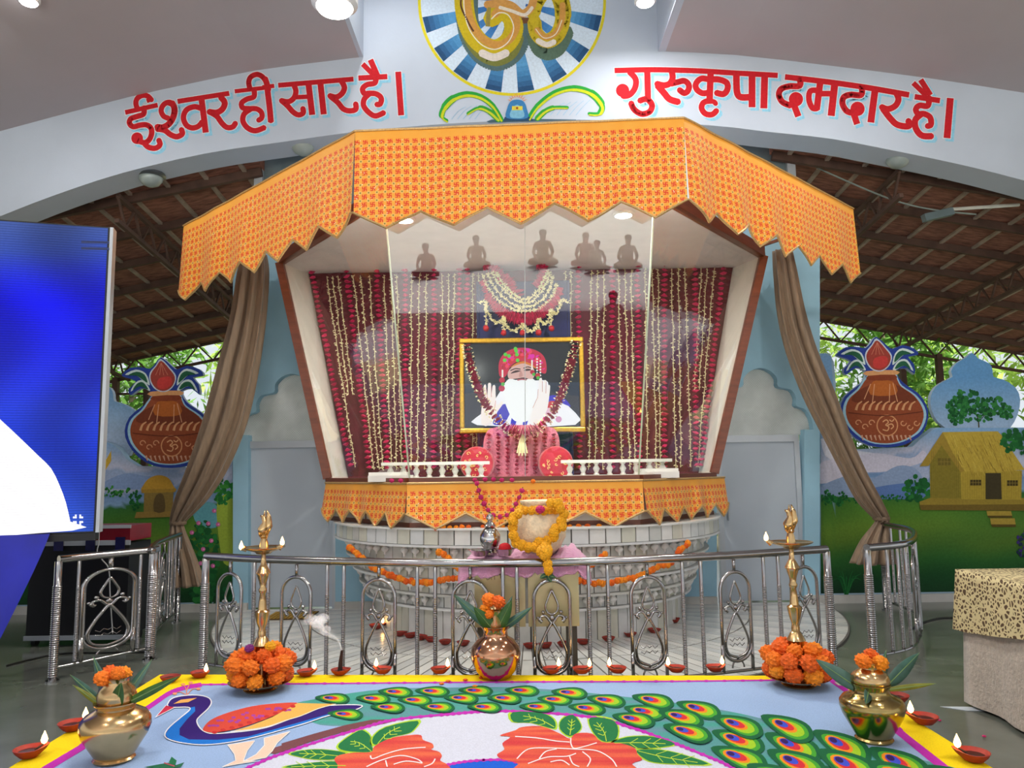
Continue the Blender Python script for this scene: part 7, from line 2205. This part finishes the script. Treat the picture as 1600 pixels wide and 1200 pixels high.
# ================================================================== shed roof behind the arch
M_thatch = mat('brown_thatch', (150, 100, 82), 0.95, var=0.45, scale=3.0, bump=1.0, bscale=9, stretch=(2.0, 9.0, 2.0))
M_beam = mat('dark_rusty_steel', (84, 60, 50), 0.8, var=0.25, scale=6)
M_batten = mat('weathered_batten', (164, 146, 130), 0.9, var=0.25, scale=6)
def zL(x, y): return 4.2 + 0.2 * (x + 5.2) - 0.12 * (y - 14)
def zR(x, y): return 4.4 - 0.184 * (x - 5.7) - 0.10 * (y - 14)
for side, zf, x0, x1, lab in (('left', zL, -13.0, -3.0, 'left'), ('right', zR, 3.2, 13.0, 'right')):
    rf = bpy.data.objects.new('roof_' + side, None); COL.objects.link(rf); tag(rf, kind='structure')
    ya, yb = 8.56, 14.2
    P = [(x0, ya), (x1, ya), (x1, yb), (x0, yb)]
    fix_normals(MB().hexa([(x, y, zf(x, y)) for x, y in P] + [(x, y, zf(x, y) + 0.12) for x, y in P]).build('thatch_cover', M_thatch, rf))
    k = 0
    y = ya + 0.25
    while y < yb:
        MB().bar((x0, y, zf(x0, y) - 0.06), (x1, y, zf(x1, y) - 0.06), 0.06, 0.1).build('purlin', M_beam, rf); y += 0.8
    nb = 22
    for i in range(nb):
        x = x0 + 0.2 + (x1 - x0 - 0.4) * i / (nb - 1)
        MB().bar((x, ya, zf(x, ya) - 0.02), (x, yb, zf(x, yb) - 0.02), 0.05, 0.03).build('batten', M_batten, rf)
    # lattice girders running back to front, and the end truss
    def girder(a, b_, drop, n, nm):
        a, b_ = Vector(a), Vector(b_); d = Vector((0, 0, -drop))
        g = MB().bar(a, b_, 0.05, 0.05).bar(a + d, b_ + d, 0.05, 0.05)
        for i in range(n):
            p, q = a.lerp(b_, i / n), a.lerp(b_, (i + 1) / n); mdl = p.lerp(q, 0.5) + d
            g.bar(p, mdl, 0.025).bar(mdl, q, 0.025)
        g.build(nm, M_beam, rf)
    s_ = -1 if side == 'left' else 1
    for gx in (4.6, 7.2):
        girder((s_ * gx, ya, zf(s_ * gx, ya) - 0.14), (s_ * gx, yb - 0.1, zf(s_ * gx, yb - 0.1) - 0.14), 0.3, 14, 'lattice_girder')
    xa, xb = s_ * 3.0, s_ * 12.5
    girder((xa, yb, zf(xa, yb) - 0.02), (xb, yb, zf(xb, yb) - 0.02), 0.34, 16, 'end_truss')
    for xx in ((-7.5, -6.9, -10.5, -4.6) if side == 'left' else (7.4, 8.1, 11.2, 4.4)):
        MB().box((xx - 0.05, yb - 0.05, 0), (xx + 0.05, yb + 0.05, zf(xx, yb) - 0.3)).build('steel_post', M_beam, rf)
    if side == 'left':
        for zz in (2.0, 2.6, 3.1):
            MB().bar((-7.5, yb, zz), (-6.9, yb, zz), 0.04).build('post_rung', M_beam, rf)
# tube light and wire under the right roof
q0, q1 = on_y(1442, 330, 8.95), on_y(1592, 320, 8.95)
t = thing('tube_light', 'unlit tube light hanging under the dark right roof', 'tube light', q0.lerp(q1, .5))
MB().tube([q0.lerp(q1, .28), q1], 0.022, 10).build('tube', mat('white_tube', (214, 214, 206), 0.4), t)
MB().bar(q0 + Vector((0, 0, -0.09)), q0.lerp(q1, .3) + Vector((0, 0, -.03)), 0.09, 0.09).build('fitting', mat('grey_fitting', (96, 112, 116), 0.5), t)
cable([tuple(on_y(x, y, 8.95)) for x, y in ((1262, 255), (1330, 286), (1400, 314), (1460, 328), (1525, 335))], 0.012, mat('pale_conduit', (136, 146, 140), 0.6), 'pale flexible conduit looping under the right roof to the tube light')

# ================================================================== trees beyond the shed
M_lf = [leaf_mat('pale_leaf', (150, 182, 84)), leaf_mat('deep_leaf', (100, 146, 62))]  # a paler and a deeper leaf green for different trees
M_bark = mat('grey_bark', (112, 100, 84), 0.9, var=0.3, scale=8)
def foliage(seed, n, rx, ry, z0, z1, l=0.3, w=0.035):
    rn = random.Random(seed); b = MB()
    ctr = [(rn.uniform(-.75, .75) * rx, rn.uniform(-.6, .6) * ry, rn.uniform(z0, z1)) for _ in range(26)]
    for k in range(n):
        c = ctr[rn.randrange(26)]
        p = Vector((c[0] + rn.gauss(0, .34), c[1] + rn.gauss(0, .34), c[2] + rn.gauss(0, .34)))
        d = Vector((rn.uniform(-1, 1), rn.uniform(-1, 1), rn.uniform(-1.1, .25))).normalized() * l * rn.uniform(.6, 1.3)
        s_ = d.orthogonal().normalized(); s_.rotate(Matrix.Rotation(rn.random() * 6.3, 3, d)); s_ *= w * rn.uniform(.7, 1.4)
        b.add([p, p + d * .5 + s_, p + d, p + d * .5 - s_], [(0, 1, 2, 3)])
    return b
fm = [foliage(5, 3000, 1.5, 1.0, 0.5, 5.6).mesh('foliage', M_lf[0]), foliage(6, 3000, 1.5, 1.0, 0.4, 5.2).mesh('foliage', M_lf[1]), foliage(9, 3000, 1.4, 1.0, 0.4, 5.4, 0.4, 0.045).mesh('foliage', M_lf[0])]
tr_lab = ['bushy bamboo-like tree beyond the shed, left of the left painted pot', 'bushy green tree beyond the shed behind the left painted pot', 'leafy tree beyond the shed between left painted pot and curtain', 'leafy tree beyond the shed at the right blue pillar',
          'bright leafy tree beyond the shed behind the right painted pot', 'drooping leafy tree beyond the shed between painted pot and onion dome', 'leafy tree beyond the shed behind the onion dome', 'leafy tree beyond the shed at the right edge', 'deep green tree beyond the shed, farthest left']
for i, (x, y, rz) in enumerate(((-10.2, 16.2, 0), (-8.0, 15.8, 1.2), (-5.6, 16.4, 2.6), (5.8, 16.0, .5), (7.8, 15.6, 1.9), (9.6, 16.4, 3.0), (11.6, 15.8, 4.2), (13.8, 16.4, 5.0), (-12.8, 16.0, 2.0))):
    t = thing('tree', tr_lab[i], 'tree', (x, y, -0.22), 'trees beyond the shed')
    o = place(fm[i % 3], 'foliage', t, (x, y, 0), rz); o['kind'] = 'stuff'
    MB().tube([(x, y, -0.22), (x + 0.1, y + .05, 1.8), (x - 0.05, y + .1, 3.4), (x + .1, y, 5.0)], [0.11, 0.09, 0.07, 0.02], 8).build('trunk', M_bark, t, True)

# ================================================================== visitors seated in the hall (mirrored in the shrine glass)
gn = (mB - bFL).cross(tFL - bFL).normalized()
if gn.y > 0: gn = -gn
def mirrored_floor(px, py):
    d = ray(px, py).normalized(); h = on_plane(px, py, bFL, gn)
    r = d - gn * (2 * d.dot(gn))
    return h + r * (-h.z / r.z)
def person(loc, rz, cloth, label, sc):
    t = thing('person', label, 'person', loc, 'visitors seated on the hall floor')
    J = {'pel': (0, 0, .13, .15), 'bel': (0, .01, .28, .135), 'che': (0, .02, .45, .145), 'nek': (0, .03, .60, .055), 'chi': (0, .06, .68, .075), 'hed': (0, .05, .76, .092), 'crn': (0, .045, .82, .06),
         'shl': (-.17, .02, .54, .062), 'ell': (-.24, .10, .33, .045), 'wrl': (-.16, .28, .20, .032), 'hal': (-.12, .34, .18, .034), 'shr': (.17, .02, .54, .062), 'elr': (.24, .10, .33, .045), 'wrr': (.16, .28, .20, .032), 'har': (.12, .34, .18, .034),
         'hil': (-.11, .02, .12, .10), 'knl': (-.36, .22, .12, .075), 'anl': (.02, .36, .07, .045), 'tol': (.12, .40, .05, .035), 'hir': (.11, .02, .12, .10), 'knr': (.36, .22, .12, .075), 'anr': (-.02, .30, .06, .045), 'tor': (-.13, .36, .05, .035)}
    E = [('pel', 'bel'), ('bel', 'che'), ('che', 'nek'), ('nek', 'chi'), ('chi', 'hed'), ('hed', 'crn'), ('che', 'shl'), ('shl', 'ell'), ('ell', 'wrl'), ('wrl', 'hal'), ('che', 'shr'), ('shr', 'elr'), ('elr', 'wrr'), ('wrr', 'har'),
         ('pel', 'hil'), ('hil', 'knl'), ('knl', 'anl'), ('anl', 'tol'), ('pel', 'hir'), ('hir', 'knr'), ('knr', 'anr'), ('anr', 'tor')]
    ks = list(J)
    me = bpy.data.meshes.new('body'); cr_, sr = math.cos(rz), math.sin(rz)
    me.from_pydata([(loc[0] + sc * (x * cr_ - y * sr), loc[1] + sc * (x * sr + y * cr_), loc[2] + sc * z) for x, y, z, r in J.values()], [(ks.index(a), ks.index(b)) for a, b in E], [])
    me.materials.append(cloth)
    o = bpy.data.objects.new('body', me); link(o, t)
    md = o.modifiers.new('skin', 'SKIN'); md.use_smooth_shade = True
    for i, k in enumerate(ks):
        sv = me.skin_vertices[0].data[i]; sv.radius = (J[k][3] * sc, J[k][3] * sc); sv.use_root = (k == 'pel')
    o.modifiers.new('sub', 'SUBSURF').levels = 1; o.modifiers['sub'].render_levels = 1
    hx, hy = loc[0] + sc * (0.045 * -sr), loc[1] + sc * (0.03 * cr_)
    MB().ball((hx, hy, loc[2] + sc * .80), (.098 * sc, .10 * sc, .09 * sc), 14, 9).build('hair', mat('black_hair', (22, 20, 20), 0.6), t, True)
    return t
M_cl = [mat('white_kurta', (150, 140, 134), 0.9), mat('brown_shawl', (96, 70, 60), 0.9), mat('pink_sari', (150, 80, 90), 0.9)]
for i, (px, py, sc, lb) in enumerate(((745, 418, 1.0, 'seated visitor in a white kurta, mirrored above the left swag end'), (848, 414, 1.12, 'seated visitor in a brown shawl, mirrored near the middle glass seam'), (914, 416, 1.05, 'seated visitor in a pink sari, mirrored right of the swags'),
                                     (931, 424, .95, 'seated visitor in white, mirrored close beside the pink sari'), (979, 420, 1.05, 'seated visitor in brown, mirrored near the right glass edge'), (668, 432, 1.0, 'seated visitor in pink, mirrored near the left glass edge'), (955, 520, 1.0, 'seated visitor in white nearest the shrine, mirrored lower right'))):
    q = mirrored_floor(px, py)
    if -9 < q.y < -1.2: person((q.x, q.y, 0.012 if q.y < -3.2 else 0.0), 0.1 * (i % 3 - 1), M_cl[(i + 0) % 3], lb, sc)
